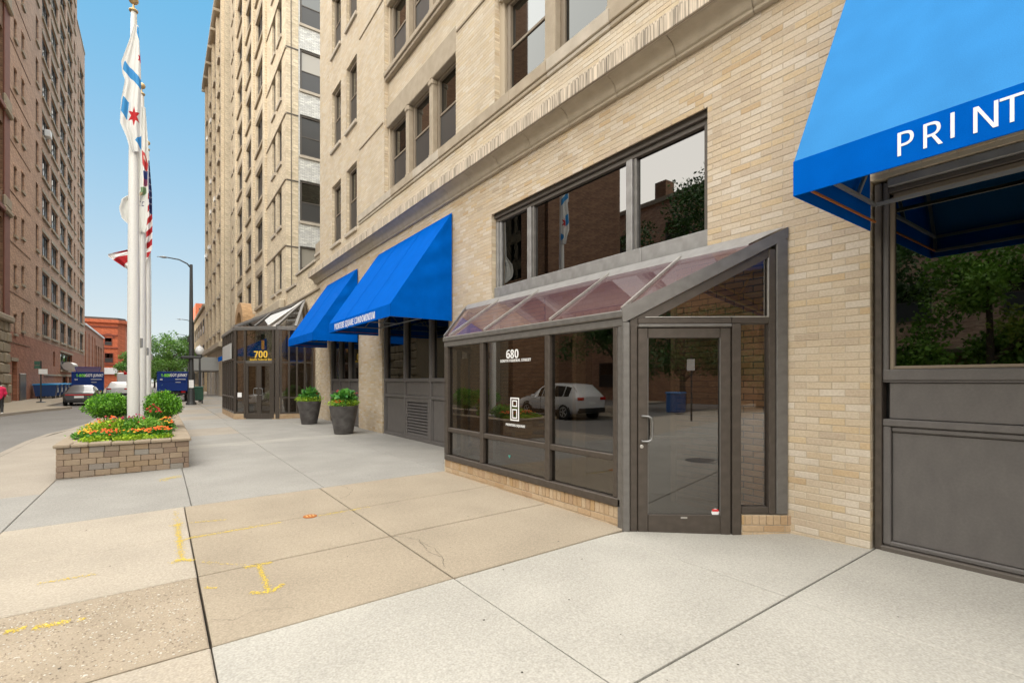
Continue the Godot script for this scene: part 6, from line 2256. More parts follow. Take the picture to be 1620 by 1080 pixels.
func mirrored_street():
	# what stands opposite, outside the frame, and shows in the glass
	var a = thing("red_house", "red brick building with chimney mirrored in the transom window", "building")
	box_building(a, Vector3(-40, -0.3, -40), Vector3(-26, 17.5, 14), mats.brick_far_red, 4, 10, Vector3(1, 0, 0))
	boxpart(a, "chimney", Transform3D(), Vector3(-27.6, 17.5, -29.2), Vector3(-26.4, 19.6, -28.0), mats.brick_far_dark, 0.0)
	boxpart(a, "coping", Transform3D(), Vector3(-40.2, 17.5, -40.2), Vector3(-25.8, 17.9, 14.2), mats.limestone, 0.0)
	var w = thing("garden_wall", "dark brick garden wall behind the mirrored trees", "wall")
	boxpart(w, "wall", Transform3D(), Vector3(-15.2, -0.3, -19.4), Vector3(-14.8, 2.6, 12), mats.brick_far_dark, 0.0)
	boxpart(w, "coping", Transform3D(), Vector3(-15.3, 2.602, -19.4), Vector3(-14.7, 2.75, 12), mats.limestone, 0.0)
	boxpart(w, "pier", Transform3D(), Vector3(-15.35, -0.3, -2), Vector3(-14.65, 3.1, -1.3), mats.brick_far_dark, 0.0)
	# behind us, mirrored in the door: a dark brick front with trees, a bin and a sign before it
	var e = thing("dark_brick_front", "dark brick building front mirrored in the vestibule door", "building")
	box_building(e, Vector3(-34, -0.3, 30), Vector3(4.9, 13, 44), mats.brick_far_dark, 3, 10, Vector3(0, 0, 1))
	var bl = geo(face(Vector3(0, 0, 30), Vector3(0, 0, -1)))
	wall(bl, -4.9, 34, -0.3, 13.0, [[-1.0, 0.6, 0.2, 2.6], [4.0, 6.4, 1.0, 3.0]], 0.02, 0.3)
	part(e, "wall", bl, mats.brick_far_dark)
	var dark = [Color(0.05, 0.12, 0.025), Color(0.07, 0.15, 0.03), Color(0.04, 0.09, 0.02)]
	var spots = [["dense tree mirrored in the door left of the brick edge", Vector3(-4.6, -0.1, 21.0), 8.5], ["dense tree mirrored above the door", Vector3(-8.6, -0.1, 19.0), 10.0], ["tree mirrored in the pane beside the door", Vector3(-0.8, -0.1, 23.0), 8.0], ["broad tree mirrored behind the others", Vector3(-12.5, -0.1, 14.0), 9.5]]
	for q in spots:
		tree("garden_tree", q[0], q[1], q[2], 3.2, 8000, 0.18, dark, "trees across the street mirrored in the windows", 0.14)
	var dd = thing("waste_bin", "blue wheeled bin mirrored in the vestibule door", "bin", "", Vector3(-2.9, -0.145, 15.6))
	boxpart(dd, "body", Transform3D(), Vector3(-0.35, 0.1, -0.4), Vector3(0.35, 1.0, 0.4), mat("bin_blue", Color(0.02, 0.08, 0.25), 0.5), 0.05)
	boxpart(dd, "lid", Transform3D(), Vector3(-0.38, 1.0, -0.43), Vector3(0.38, 1.09, 0.43), mat("bin_blue_lid", Color(0.03, 0.16, 0.40), 0.5), 0.03)
	var sp = thing("sign_post", "black sign post mirrored in the vestibule door", "sign", "", Vector3(-0.7, -0.1, 11.5))
	var pg = geo()
	pg.tube([Vector3.ZERO, Vector3(0, 2.6, 0)], 0.04, 8)
	part(sp, "post", pg, mats.lamp_black)
	boxpart(sp, "parking_sign", Transform3D(), Vector3(-0.15, 2.0, -0.08), Vector3(0.15, 2.45, -0.045), mats.letter_white, 0.0)

# ---- vehicles: a lofted body with glass, wheels and lamps; local +x is the nose, y up
func car(t, paint, st, wheels, glass_spans, wr = 0.33):
	# st: stations [x, bottom, belt, roof, half width low, half width belt, half width roof]
	var ring = func(s, off):
		var p = []
		var half = [Vector2(0, s[1]), Vector2(s[4] * 0.86, s[1]), Vector2(s[4], s[1] + 0.13), Vector2(lerp(s[4], s[5], 0.5) + 0.015, (s[1] + s[2]) * 0.52), Vector2(s[5], s[2]), Vector2(s[6], s[3] - 0.07), Vector2(s[6] * 0.82, s[3]), Vector2(0, s[3] + 0.012)]
		for q in half:
			p.append(Vector3(s[0], q.y, q.x + (off if q.x > 0 else 0.0)))
		for k in range(6, 0, -1):
			p.append(Vector3(s[0], half[k].y, -half[k].x - off))
		return p
	var rows = []
	for s in st:
		rows.append(ring.call(s, 0.0))
	var g = geo()
	g.grid(rows, true)
	for e in [0, rows.size() - 1]:
		var c = Vector3(st[e][0], (st[e][1] + st[e][3]) / 2, 0)
		for k in rows[e].size():
			var a = rows[e][k]
			var b = rows[e][(k + 1) % rows[e].size()]
			if e == 0:
				g.tri(c, b, a)
			else:
				g.tri(c, a, b)
	part(t, "body", g, paint)
	for sp in glass_spans:   # [kind, station a, station b]
		var r0 = rows[sp[1]]
		var r1 = rows[sp[2]]
		if sp[0] == "side":
			for sd in [[4, 5, 1.0], [10, 9, -1.0]]:
				var gg = geo()
				var o = Vector3(0, 0, 0.012 * sd[2])
				var a = r0[sd[0]].lerp(r0[sd[1]], 0.08) + o
				var b = r1[sd[0]].lerp(r1[sd[1]], 0.08) + o
				var c = r1[sd[0]].lerp(r1[sd[1]], 0.92) + o
				var d = r0[sd[0]].lerp(r0[sd[1]], 0.92) + o
				var ins = Vector3((b - a).normalized() * 0.03)
				gg.quad(a + ins, b - ins, c - ins, d + ins)
				part(t, "side_window", gg, mats.car_glass)
		else:
			var gg = geo()
			var nrm = (r1[7] - r0[7]).cross(Vector3(0, 0, 1)).normalized()
			if nrm.y < 0:
				nrm = -nrm
			nrm *= 0.014
			var a = r0[5].lerp(r1[5], 0.06) + nrm
			var b = r0[9].lerp(r1[9], 0.06) + nrm
			var c = r1[9].lerp(r0[9], 0.06) + nrm
			var d = r1[5].lerp(r0[5], 0.06) + nrm
			gg.quad(a, b, c, d)
			part(t, "windscreen" if sp[0] == "front" else "rear_window", gg, mats.car_glass)
	for w in wheels:
		for sd in [-1.0, 1.0]:
			var o = part(t, "wheel", wheel_mesh(wr)[0], mats.rubber)
			o.transform = Transform3D(Basis(Vector3.RIGHT, PI / 2 * sd), Vector3(w[0], wr, w[1] * sd))
			part(o, "rim", wheel_mesh(wr)[1], mats.alu_bright)

func wheel_mesh(r):
	var key = "wheel_%.2f" % r
	if not shared.has(key):
		var a = geo()
		a.lathe(Vector3.ZERO, [[0.0, -0.2], [r - 0.03, -0.2], [r, -0.17], [r, -0.03], [r - 0.03, 0.0], [r * 0.70, 0.006], [r * 0.68, -0.02], [0.0, -0.02]], 26)
		var b = geo()
		b.lathe(Vector3.ZERO, [[r * 0.67, -0.02], [r * 0.66, 0.004], [r * 0.60, 0.0], [r * 0.58, -0.015]], 24)
		for k in 5:
			var keep = b.t
			b.t = Transform3D(Basis(Vector3.UP, TAU * k / 5), Vector3.ZERO)
			b.cbox(Vector3(0.0, -0.015, -0.03), Vector3(r * 0.63, 0.006, 0.03), 0.005)
			b.t = keep
		shared[key] = [a.mesh(), b.mesh()]
	return shared[key]

func vehicles():
	var silver = mat("paint_graphite", Color(0.07, 0.072, 0.08), 0.35, 0.3, {coat = 0.5})
	var white = mat("paint_white", Color(0.70, 0.70, 0.70), 0.35, 0.0, {coat = 1.0})
	var red = mat("lamp_red", Color(0.45, 0.01, 0.012), 0.15)
	# grey saloon parked beyond the kerb corner, its tail to us: nose towards -z
	var s = thing("parked_sedan", "dark grey sedan with red light bar parked by the kerb corner", "car", "", Vector3(-4.62, -0.28, -46.0), PI / 2)
	car(s, silver, [[0.0, 0.42, 0.80, 0.90, 0.74, 0.78, 0.70], [0.12, 0.28, 0.86, 0.96, 0.86, 0.88, 0.78], [0.6, 0.22, 0.90, 1.04, 0.90, 0.91, 0.76], [1.25, 0.20, 0.93, 1.36, 0.91, 0.91, 0.66], [2.1, 0.20, 0.94, 1.46, 0.91, 0.92, 0.62], [2.9, 0.20, 0.94, 1.40, 0.91, 0.92, 0.62], [3.6, 0.20, 0.92, 1.02, 0.91, 0.90, 0.74], [4.4, 0.22, 0.80, 0.86, 0.88, 0.86, 0.72], [4.8, 0.32, 0.62, 0.68, 0.72, 0.70, 0.60]], [[0.95, 0.93], [3.75, 0.93]], [["side", 3, 5], ["rear", 2, 3], ["front", 6, 5]])
	boxpart(s, "tail_light", Transform3D(), Vector3(-0.035, 0.74, -0.74), Vector3(0.03, 0.82, 0.74), red, 0.02)
	boxpart(s, "number_plate", Transform3D(), Vector3(-0.03, 0.56, -0.26), Vector3(-0.005, 0.70, 0.26), mats.letter_white, 0.0)
	boxpart(s, "bumper", Transform3D(), Vector3(-0.06, 0.26, -0.72), Vector3(0.10, 0.46, 0.72), mats.black, 0.03)
	# white suv opposite, mirrored in the vestibule glass
	var suv_st = [[0.0, 0.48, 0.92, 1.06, 0.74, 0.78, 0.72], [0.06, 0.36, 0.98, 1.14, 0.86, 0.88, 0.78], [0.22, 0.30, 1.02, 1.30, 0.90, 0.91, 0.74], [0.55, 0.27, 1.02, 1.58, 0.92, 0.92, 0.66], [0.95, 0.26, 1.01, 1.64, 0.92, 0.93, 0.65], [1.7, 0.26, 0.99, 1.67, 0.92, 0.93, 0.65], [2.45, 0.26, 0.98, 1.63, 0.92, 0.93, 0.65], [2.8, 0.26, 0.98, 1.52, 0.92, 0.93, 0.66], [3.45, 0.26, 0.98, 1.08, 0.92, 0.92, 0.80], [4.0, 0.27, 0.93, 1.02, 0.91, 0.89, 0.77], [4.4, 0.30, 0.84, 0.93, 0.86, 0.82, 0.70], [4.62, 0.40, 0.68, 0.74, 0.72, 0.70, 0.62]]
	var dress = func(c):   # cladding, lamps, plate, mirrors, seams
		for sd in [-1, 1]:
			boxpart(c, "tail_light", Transform3D(), Vector3(-0.03, 0.90, min(sd * 0.86, sd * 0.50)), Vector3(0.14, 1.04, max(sd * 0.86, sd * 0.50)), red, 0.03)
			boxpart(c, "sill_cladding", Transform3D(), Vector3(1.25, 0.24, min(sd * 0.90, sd * 0.945)), Vector3(3.3, 0.44, max(sd * 0.90, sd * 0.945)), mats.black, 0.01)
			boxpart(c, "mirror", Transform3D(), Vector3(3.0, 1.0, min(sd * 0.92, sd * 1.08)), Vector3(3.12, 1.13, max(sd * 0.92, sd * 1.08)), white, 0.03)
			boxpart(c, "headlight", Transform3D(), Vector3(4.3, 0.72, min(sd * 0.78, sd * 0.5)), Vector3(4.58, 0.84, max(sd * 0.78, sd * 0.5)), mats.glass_blind, 0.03)
			for x in [1.62, 2.52]:
				boxpart(c, "door_seam", Transform3D(), Vector3(x, 0.42, min(sd * 0.925, sd * 0.945)), Vector3(x + 0.012, 0.98, max(sd * 0.925, sd * 0.945)), mats.black, 0.0)
				boxpart(c, "door_handle", Transform3D(), Vector3(x + 0.06, 0.88, min(sd * 0.93, sd * 0.96)), Vector3(x + 0.24, 0.91, max(sd * 0.93, sd * 0.96)), white, 0.005)
			for x in [0.9, 3.6]:
				var ar = geo(Transform3D(Basis(Vector3.RIGHT, PI / 2 * sd), Vector3(x, 0.36, 0.915 * sd)))
				ar.lathe(Vector3.ZERO, [[0.0, 0.0], [0.43, 0.0], [0.43, 0.016], [0.37, 0.016]], 26)
				part(c, "wheel_arch", ar, mats.black)
		boxpart(c, "bumper", Transform3D(), Vector3(-0.06, 0.34, -0.80), Vector3(0.16, 0.56, 0.80), mats.black, 0.04)
		boxpart(c, "number_plate", Transform3D(), Vector3(-0.03, 0.72, -0.2), Vector3(0.0, 0.84, 0.2), mats.letter_white, 0.0)
	var suv_glass = [["side", 4, 5], ["side", 5, 6], ["side", 6, 7], ["side", 3, 4], ["rear", 2, 3], ["front", 8, 7]]
	var v = thing("white_suv", "white suv parked across the street, mirrored in the vestibule glass", "car", "", Vector3(-7.95, -0.28, -15.9), PI / 2)
	car(v, white, suv_st, [[0.9, 0.95], [3.6, 0.95]], suv_glass, 0.36)
	dress.call(v)
	# white suv and white ambulance down the road
	var w = thing("white_suv", "white suv on the road just beyond the left blue truck", "car", "", Vector3(-3.35, -0.28, -62.0), PI / 2)
	car(w, white, suv_st, [[0.9, 0.95], [3.6, 0.95]], suv_glass, 0.36)
	dress.call(w)
	var am = thing("ambulance", "white box van with red band on top beyond the white suv", "van", "", Vector3(-3.1, -0.28, -76.0), PI / 2)
	boxpart(am, "box", Transform3D(), Vector3(0, 0.6, -1.1), Vector3(4.2, 2.75, 1.1), white, 0.1)
	boxpart(am, "cab", Transform3D(), Vector3(4.2, 0.5, -0.95), Vector3(6.0, 1.9, 0.95), white, 0.2)
	boxpart(am, "light_bar", Transform3D(), Vector3(-0.02, 2.5, -0.45), Vector3(0.1, 2.85, 0.45), red, 0.03)
	boxpart(am, "rear_door", Transform3D(), Vector3(-0.03, 0.8, -0.9), Vector3(-0.002, 2.3, -0.02), white, 0.02)
	boxpart(am, "rear_door", Transform3D(), Vector3(-0.03, 0.8, 0.02), Vector3(-0.002, 2.3, 0.9), white, 0.02)
	for x in [0.9, 5.0]:
		for sd in [-1.0, 1.0]:
			var o = part(am, "wheel", wheel_mesh(0.38)[0], mats.rubber)
			o.transform = Transform3D(Basis(Vector3.RIGHT, PI / 2 * sd), Vector3(x, 0.38, 1.02 * sd))
			part(o, "rim", wheel_mesh(0.38)[1], mats.alu_bright)
	# two blue hauling trucks with open boxes
	var blue = mat("truck_blue", Color(0.008, 0.035, 0.20), 0.5, 0.0, {spec = 0.3, tex = texs.fine, scale = 1.0})
	for k in 2:
		var t = thing("hauling_truck", ["blue junk hauling truck with raised mesh top beside the grey sedan", "blue junk hauling truck parked next to the street lamp"][k], "truck", "blue junk hauling trucks", [Vector3(-5.05, -0.28, -56.0), Vector3(0.87, -0.28, -50.0)][k], PI / 2 + [0.06, -0.10][k])
		boxpart(t, "tailgate", Transform3D(), Vector3(-0.05, 0.92, -1.06), Vector3(0.03, 2.54, 1.06), blue, 0.02)
		boxpart(t, "box_side", Transform3D(), Vector3(0.03, 0.92, -1.06), Vector3(3.6, 2.5, -1.0), blue, 0.02)
		boxpart(t, "box_side", Transform3D(), Vector3(0.03, 0.92, 1.0), Vector3(3.6, 2.5, 1.06), blue, 0.02)
		boxpart(t, "box_front", Transform3D(), Vector3(3.55, 0.92, -1.0), Vector3(3.62, 2.6, 1.0), blue, 0.02)
		boxpart(t, "box_floor", Transform3D(), Vector3(0.03, 0.90, -1.0), Vector3(3.55, 0.98, 1.0), mats.black, 0.0)
		for y in [0.93, 1.72, 2.46]:
			boxpart(t, "tailgate_rib", Transform3D(), Vector3(-0.09, y, -1.06), Vector3(-0.051, y + 0.06, 1.06), blue, 0.01)
		boxpart(t, "step_bumper", Transform3D(), Vector3(-0.25, 0.62, -0.95), Vector3(0.02, 0.74, 0.95), mats.black, 0.02)
		boxpart(t, "chassis", Transform3D(), Vector3(0.0, 0.5, -0.5), Vector3(5.4, 0.88, 0.5), mats.black, 0.02)
		boxpart(t, "cab", Transform3D(), Vector3(3.75, 0.55, -0.98), Vector3(5.5, 2.25, 0.98), blue, 0.15)
		for sd in [-1, 1]:
			boxpart(t, "tail_light", Transform3D(), Vector3(-0.06, 0.76, min(sd * 0.6, sd * 0.9)), Vector3(-0.01, 0.9, max(sd * 0.6, sd * 0.9)), red, 0.02)
		for x in [1.0, 4.7]:
			for sd in [-1.0, 1.0]:
				var o = part(t, "wheel", wheel_mesh(0.40)[0], mats.rubber)
				o.transform = Transform3D(Basis(Vector3.RIGHT, PI / 2 * sd), Vector3(x, 0.40, 0.98 * sd))
				part(o, "rim", wheel_mesh(0.40)[1], mats.letter_white)
		var L = face(Vector3(-0.10, 0, 0), Vector3(-1, 0, 0))
		text(t, "lettering", "1-800", L * Transform3D(Basis(), Vector3(-0.78, 2.22, 0)), 0.24, mats.letter_green, true, 0.80, -2.0, 0.01)
		text(t, "lettering", "-GOT-JUNK?", L * Transform3D(Basis(), Vector3(-0.24, 2.24, 0)), 0.24, mats.letter_white, true, 0.72, -2.0, 0.01)
		text(t, "lettering", ["54", "48"][k], L * Transform3D(Basis(), Vector3(-0.86, 1.88, 0)), 0.13, mats.letter_white, true, 1.0, 0.0, 0.01)
		for e in [[0.20, 1.86, 0.72, 0.07], [0.22, 1.62, 0.36, 0.05]]:
			boxpart(t, "print_strip", L, Vector3(e[0], e[1], -0.02), Vector3(e[0] + e[2], e[1] + e[3], 0.002), mat("print_grey", Color(0.45, 0.47, 0.52), 0.6), 0.0)
		if k == 0:
			var fr = geo()
			for e in [[Vector3(0.4, 2.52, -0.75), Vector3(0.4, 2.95, -0.85)], [Vector3(0.4, 2.52, 0.75), Vector3(0.4, 2.95, 0.85)], [Vector3(0.4, 2.95, -0.85), Vector3(0.4, 2.95, 0.85)]]:
				fr.bar(e[0], e[1], 0.06, 0.06, Vector3.FORWARD)
			part(t, "top_frame", fr, mat("frame_violet", Color(0.05, 0.04, 0.22), 0.5))
			boxpart(t, "mesh_cover", Transform3D(), Vector3(0.41, 2.52, -0.78), Vector3(0.43, 2.92, 0.78), mat("mesh_violet", Color(0.16, 0.11, 0.19), 0.8), 0.0)

func street_furniture():
	# dumpsters along the brown building
	var navy = mat("bin_navy", Color(0.012, 0.05, 0.17), 0.5)
	var lid = mat("bin_lid", Color(0.02, 0.30, 0.66), 0.45)
	var spots = [-62.2, -64.6, -67.0, -69.2, -72.4]
	var lab = ["first blue bin beside the steel door, its long side to us", "second blue bin along the brown wall", "third blue bin along the brown wall", "fourth blue bin along the brown wall", "last blue bin, nearest the left blue truck"]
	for k in 5:
		var t = thing("waste_bin", lab[k], "bin", "blue bins along the brown building", Vector3(-8.55, -0.145, spots[k]))
		var g = geo()
		var w0 = 0.66
		var w1 = 0.80
		var p = [Vector3(-w0, 0.22, 0.5), Vector3(w0, 0.22, 0.5), Vector3(w1, 1.25, 0.62), Vector3(-w1, 1.25, 0.62), Vector3(-w0, 0.22, -0.5), Vector3(w0, 0.22, -0.5), Vector3(w1, 1.25, -0.62), Vector3(-w1, 1.25, -0.62)]
		g.quad(p[0], p[1], p[2], p[3])
		g.quad(p[5], p[4], p[7], p[6])
		g.quad(p[1], p[5], p[6], p[2])
		g.quad(p[4], p[0], p[3], p[7])
		g.quad(p[4], p[5], p[1], p[0])
		part(t, "body", g, navy)
		var l = geo()
		l.prism([Vector2(-0.86, 1.25), Vector2(0.86, 1.25), Vector2(0.84, 1.33), Vector2(0, 1.40), Vector2(-0.84, 1.33)], -0.66, 0.66)
		part(t, "lid", l, lid)
		for e in [[-0.5, 0.4], [0.5, 0.4], [-0.5, -0.4], [0.5, -0.4]]:
			var w = geo(Transform3D(Basis(Vector3.FORWARD, PI / 2), Vector3(e[0], 0.11, e[1])))
			w.lathe(Vector3.ZERO, [[0.0, -0.03], [0.11, -0.03], [0.11, 0.03], [0.0, 0.03]], 12)
			part(t, "wheel", w, mats.rubber)
		boxpart(t, "label_panel", Transform3D(), Vector3(0.815, 0.55, -0.32), Vector3(0.825, 1.0, 0.32), mat("bin_label", Color(0.5, 0.52, 0.55), 0.6), 0.0)
	# parking sign
	var s = thing("sign_post", "black sign post with green and white signs on the far sidewalk", "sign", "", Vector3(-7.3, -0.15, -51.0))
	var pg = geo()
	pg.tube([Vector3.ZERO, Vector3(0, 3.15, 0)], 0.045, 8)
	part(s, "post", pg, mats.lamp_black)
	var bs = geo()
	bs.lathe(Vector3.ZERO, [[0.28, 0.0], [0.28, 0.05], [0.08, 0.10], [0.0, 0.1]], 14)
	part(s, "base", bs, mats.lamp_black)
	var sg = mat("sign_green", Color(0.03, 0.10, 0.07), 0.5)
	boxpart(s, "street_sign", Transform3D(), Vector3(-0.36, 2.82, 0.02), Vector3(-0.05, 3.12, 0.05), sg, 0.0)
	boxpart(s, "street_sign", Transform3D(), Vector3(-0.36, 2.55, 0.02), Vector3(-0.02, 2.79, 0.05), sg, 0.0)
	boxpart(s, "parking_sign", Transform3D(), Vector3(-0.12, 2.15, 0.05), Vector3(0.38, 2.53, 0.08), mats.letter_white, 0.0)
	# cobra head lamps
	var lamp_at = [[Vector3(1.67, gy(1.67), -38.2), "tall black cobra head street lamp beside the green litter bin"], [Vector3(3.55, gy(3.5), -76.0), "second cobra head street lamp down the sidewalk"], [Vector3(4.0, gy(4.0), -101.0), "farthest cobra head street lamp down the sidewalk"]]
	for q in lamp_at:
		var t = thing("street_lamp", q[1], "lamp", "cobra head lamps down the street", q[0])
		var g = geo()
		g.tube([Vector3.ZERO, Vector3(0, 2.6, 0), Vector3(0, 9.1, 0)], [0.16, 0.14, 0.085], 12)
		part(t, "pole", g, mats.lamp_black)
		var b = geo()
		b.lathe(Vector3.ZERO, [[0.30, 0.0], [0.30, 0.12], [0.22, 0.2], [0.19, 0.9], [0.16, 1.0]], 12)
		part(t, "base", b, mats.lamp_black)
		var a = geo()
		a.tube([Vector3(0, 8.85, 0), Vector3(-0.22, 9.13, 0), Vector3(-0.65, 9.33, 0), Vector3(-1.25, 9.38, 0)], [0.05, 0.045, 0.04, 0.035], 8)
		part(t, "arm", a, mats.lamp_black)
		var h = geo()
		var rows = []
		for k in 7:
			var u = k / 6.0
			var r = 0.02 + 0.10 * sin(PI * min(u * 1.25, 1.0)) + (0.02 if u > 0.3 else 0.0)
			var row = []
			for j in 10:
				var an = TAU * j / 10
				row.append(Vector3(-1.2 - u * 0.62, 9.38 + sin(an) * r * 0.45 - u * 0.02, cos(an) * r))
			rows.append(row)
		h.grid(rows, true)
		part(t, "lamp_head", h, mats.alu)
	var t1 = thing("junction_shelf", "dark bracket shelf with white notice strapped to the nearest lamp pole", "bracket", "", Vector3(1.67, gy(1.67), -38.2))
	boxpart(t1, "shelf", Transform3D(), Vector3(-0.55, 3.0, -0.4), Vector3(0.55, 3.15, 0.4), mats.lamp_black, 0.03)
	boxpart(t1, "notice", Transform3D(), Vector3(-0.13, 1.1, 0.17), Vector3(0.13, 1.6, 0.2), mats.letter_white, 0.0)
	# globe lamp on a bracket
	var gl = thing("globe_lamp", "white globe lamp on a black post in front of the grey canopy", "lamp", "", Vector3(2.35, gy(2.35), -42.0))
	var gp = geo()
	gp.tube([Vector3.ZERO, Vector3(0, 3.2, 0)], [0.09, 0.06], 10)
	part(gl, "post", gp, mats.lamp_black)
	var gb = geo()
	gb.lathe(Vector3(0, 3.2, 0), [[0.06, 0.0], [0.16, 0.05], [0.18, 0.18], [0.12, 0.24]], 16)
	part(gl, "socket", gb, mats.lamp_black)
	var ball = geo()
	var pr = []
	for j in 13:
		var a = -PI / 2 + PI * j / 12
		pr.append([cos(a) * 0.30 * (1.0 if j < 7 else 0.92), 0.30 + sin(a) * 0.33])
	pr.append([0.05, 0.68])
	pr.append([0.0, 0.75])
	ball.lathe(Vector3(0, 3.42, 0), pr, 20)
	part(gl, "globe", ball, mat("globe_white", Color(0.75, 0.76, 0.77), 0.25))
	# green litter bin
	var gn = mat("bin_green", Color(0.015, 0.075, 0.045), 0.5)
	var lb = thing("litter_bin", "green litter bin on legs beside the tall lamp post", "bin", "", Vector3(2.12, gy(2.1), -39.6))
	var bb = geo()
	bb.cbox(Vector3(-0.30, 0.22, -0.3), Vector3(0.30, 1.08, 0.3), 0.05)
	part(lb, "body", bb, gn)
	boxpart(lb, "lid", Transform3D(), Vector3(-0.32, 1.082, -0.32), Vector3(0.32, 1.16, 0.32), mat("bin_green_lid", Color(0.05, 0.16, 0.12), 0.5), 0.03)
	for e in [[-0.24, -0.24], [0.24, -0.24], [-0.24, 0.24], [0.24, 0.24]]:
		boxpart(lb, "leg", Transform3D(), Vector3(e[0] - 0.03, 0.0, e[1] - 0.03), Vector3(e[0] + 0.03, 0.22, e[1] + 0.03), mats.lamp_black, 0.0)
	# grey entrance canopy with posts
	var cn = thing("entrance_canopy", "grey fabric entrance canopy on posts reaching over the sidewalk", "canopy", "", Vector3(0, 0, 0))
	var cg = geo()
	cg.t = Transform3D(Basis(Vector3(1, 0, 0), Vector3(0, 1, 0), Vector3(0, 0, 1)), Vector3.ZERO)
	cg.prism([Vector2(2.45, 2.55), Vector2(5.1, 2.55), Vector2(5.1, 3.85), Vector2(2.95, 3.85), Vector2(2.45, 3.3)], -62.0, -57.6)
	part(cn, "cover", cg, mat("canopy_grey", Color(0.36, 0.37, 0.36), 0.8, 0.0, {tex = texs.fine, scale = 1.0}))
	boxpart(cn, "edge", Transform3D(), Vector3(2.4, 2.42, -62.05), Vector3(5.1, 2.55, -57.55), mat("canopy_edge", Color(0.16, 0.15, 0.14), 0.8), 0.02)
	for x in [2.6, 3.4, 4.2]:
		for z in [-57.8, -61.8]:
			boxpart(cn, "post", Transform3D(), Vector3(x - 0.05, -0.05, z - 0.05), Vector3(x + 0.05, 2.42, z + 0.05), mats.alu, 0.0)
	for k in 9:
		boxpart(cn, "railing_bar", Transform3D(), Vector3(3.9 + k * 0.13, 0.0, -57.2), Vector3(3.94 + k * 0.13, 2.3, -57.16), mats.alu, 0.0)
	# small blue awning past the 700 vestibule
	var sa = thing("small_awning", "small blue awning just past the 700 vestibule", "awning")
	var ag = geo(FT)
	ag.quad(Vector3(-34.5, 2.9, 2.3), Vector3(-32.0, 2.9, 2.3), Vector3(-32.0, 4.0, 0.05), Vector3(-34.5, 4.0, 0.05))
	ag.tri(Vector3(-32.0, 2.9, 2.3), Vector3(-32.0, 2.9, 0.05), Vector3(-32.0, 4.0, 0.05))
	part(sa, "canopy", ag, mats.awning_blue)
	boxpart(sa, "valance", FT, Vector3(-34.5, 2.65, 2.28), Vector3(-31.99, 2.9, 2.30), mats.awning_blue, 0.0)

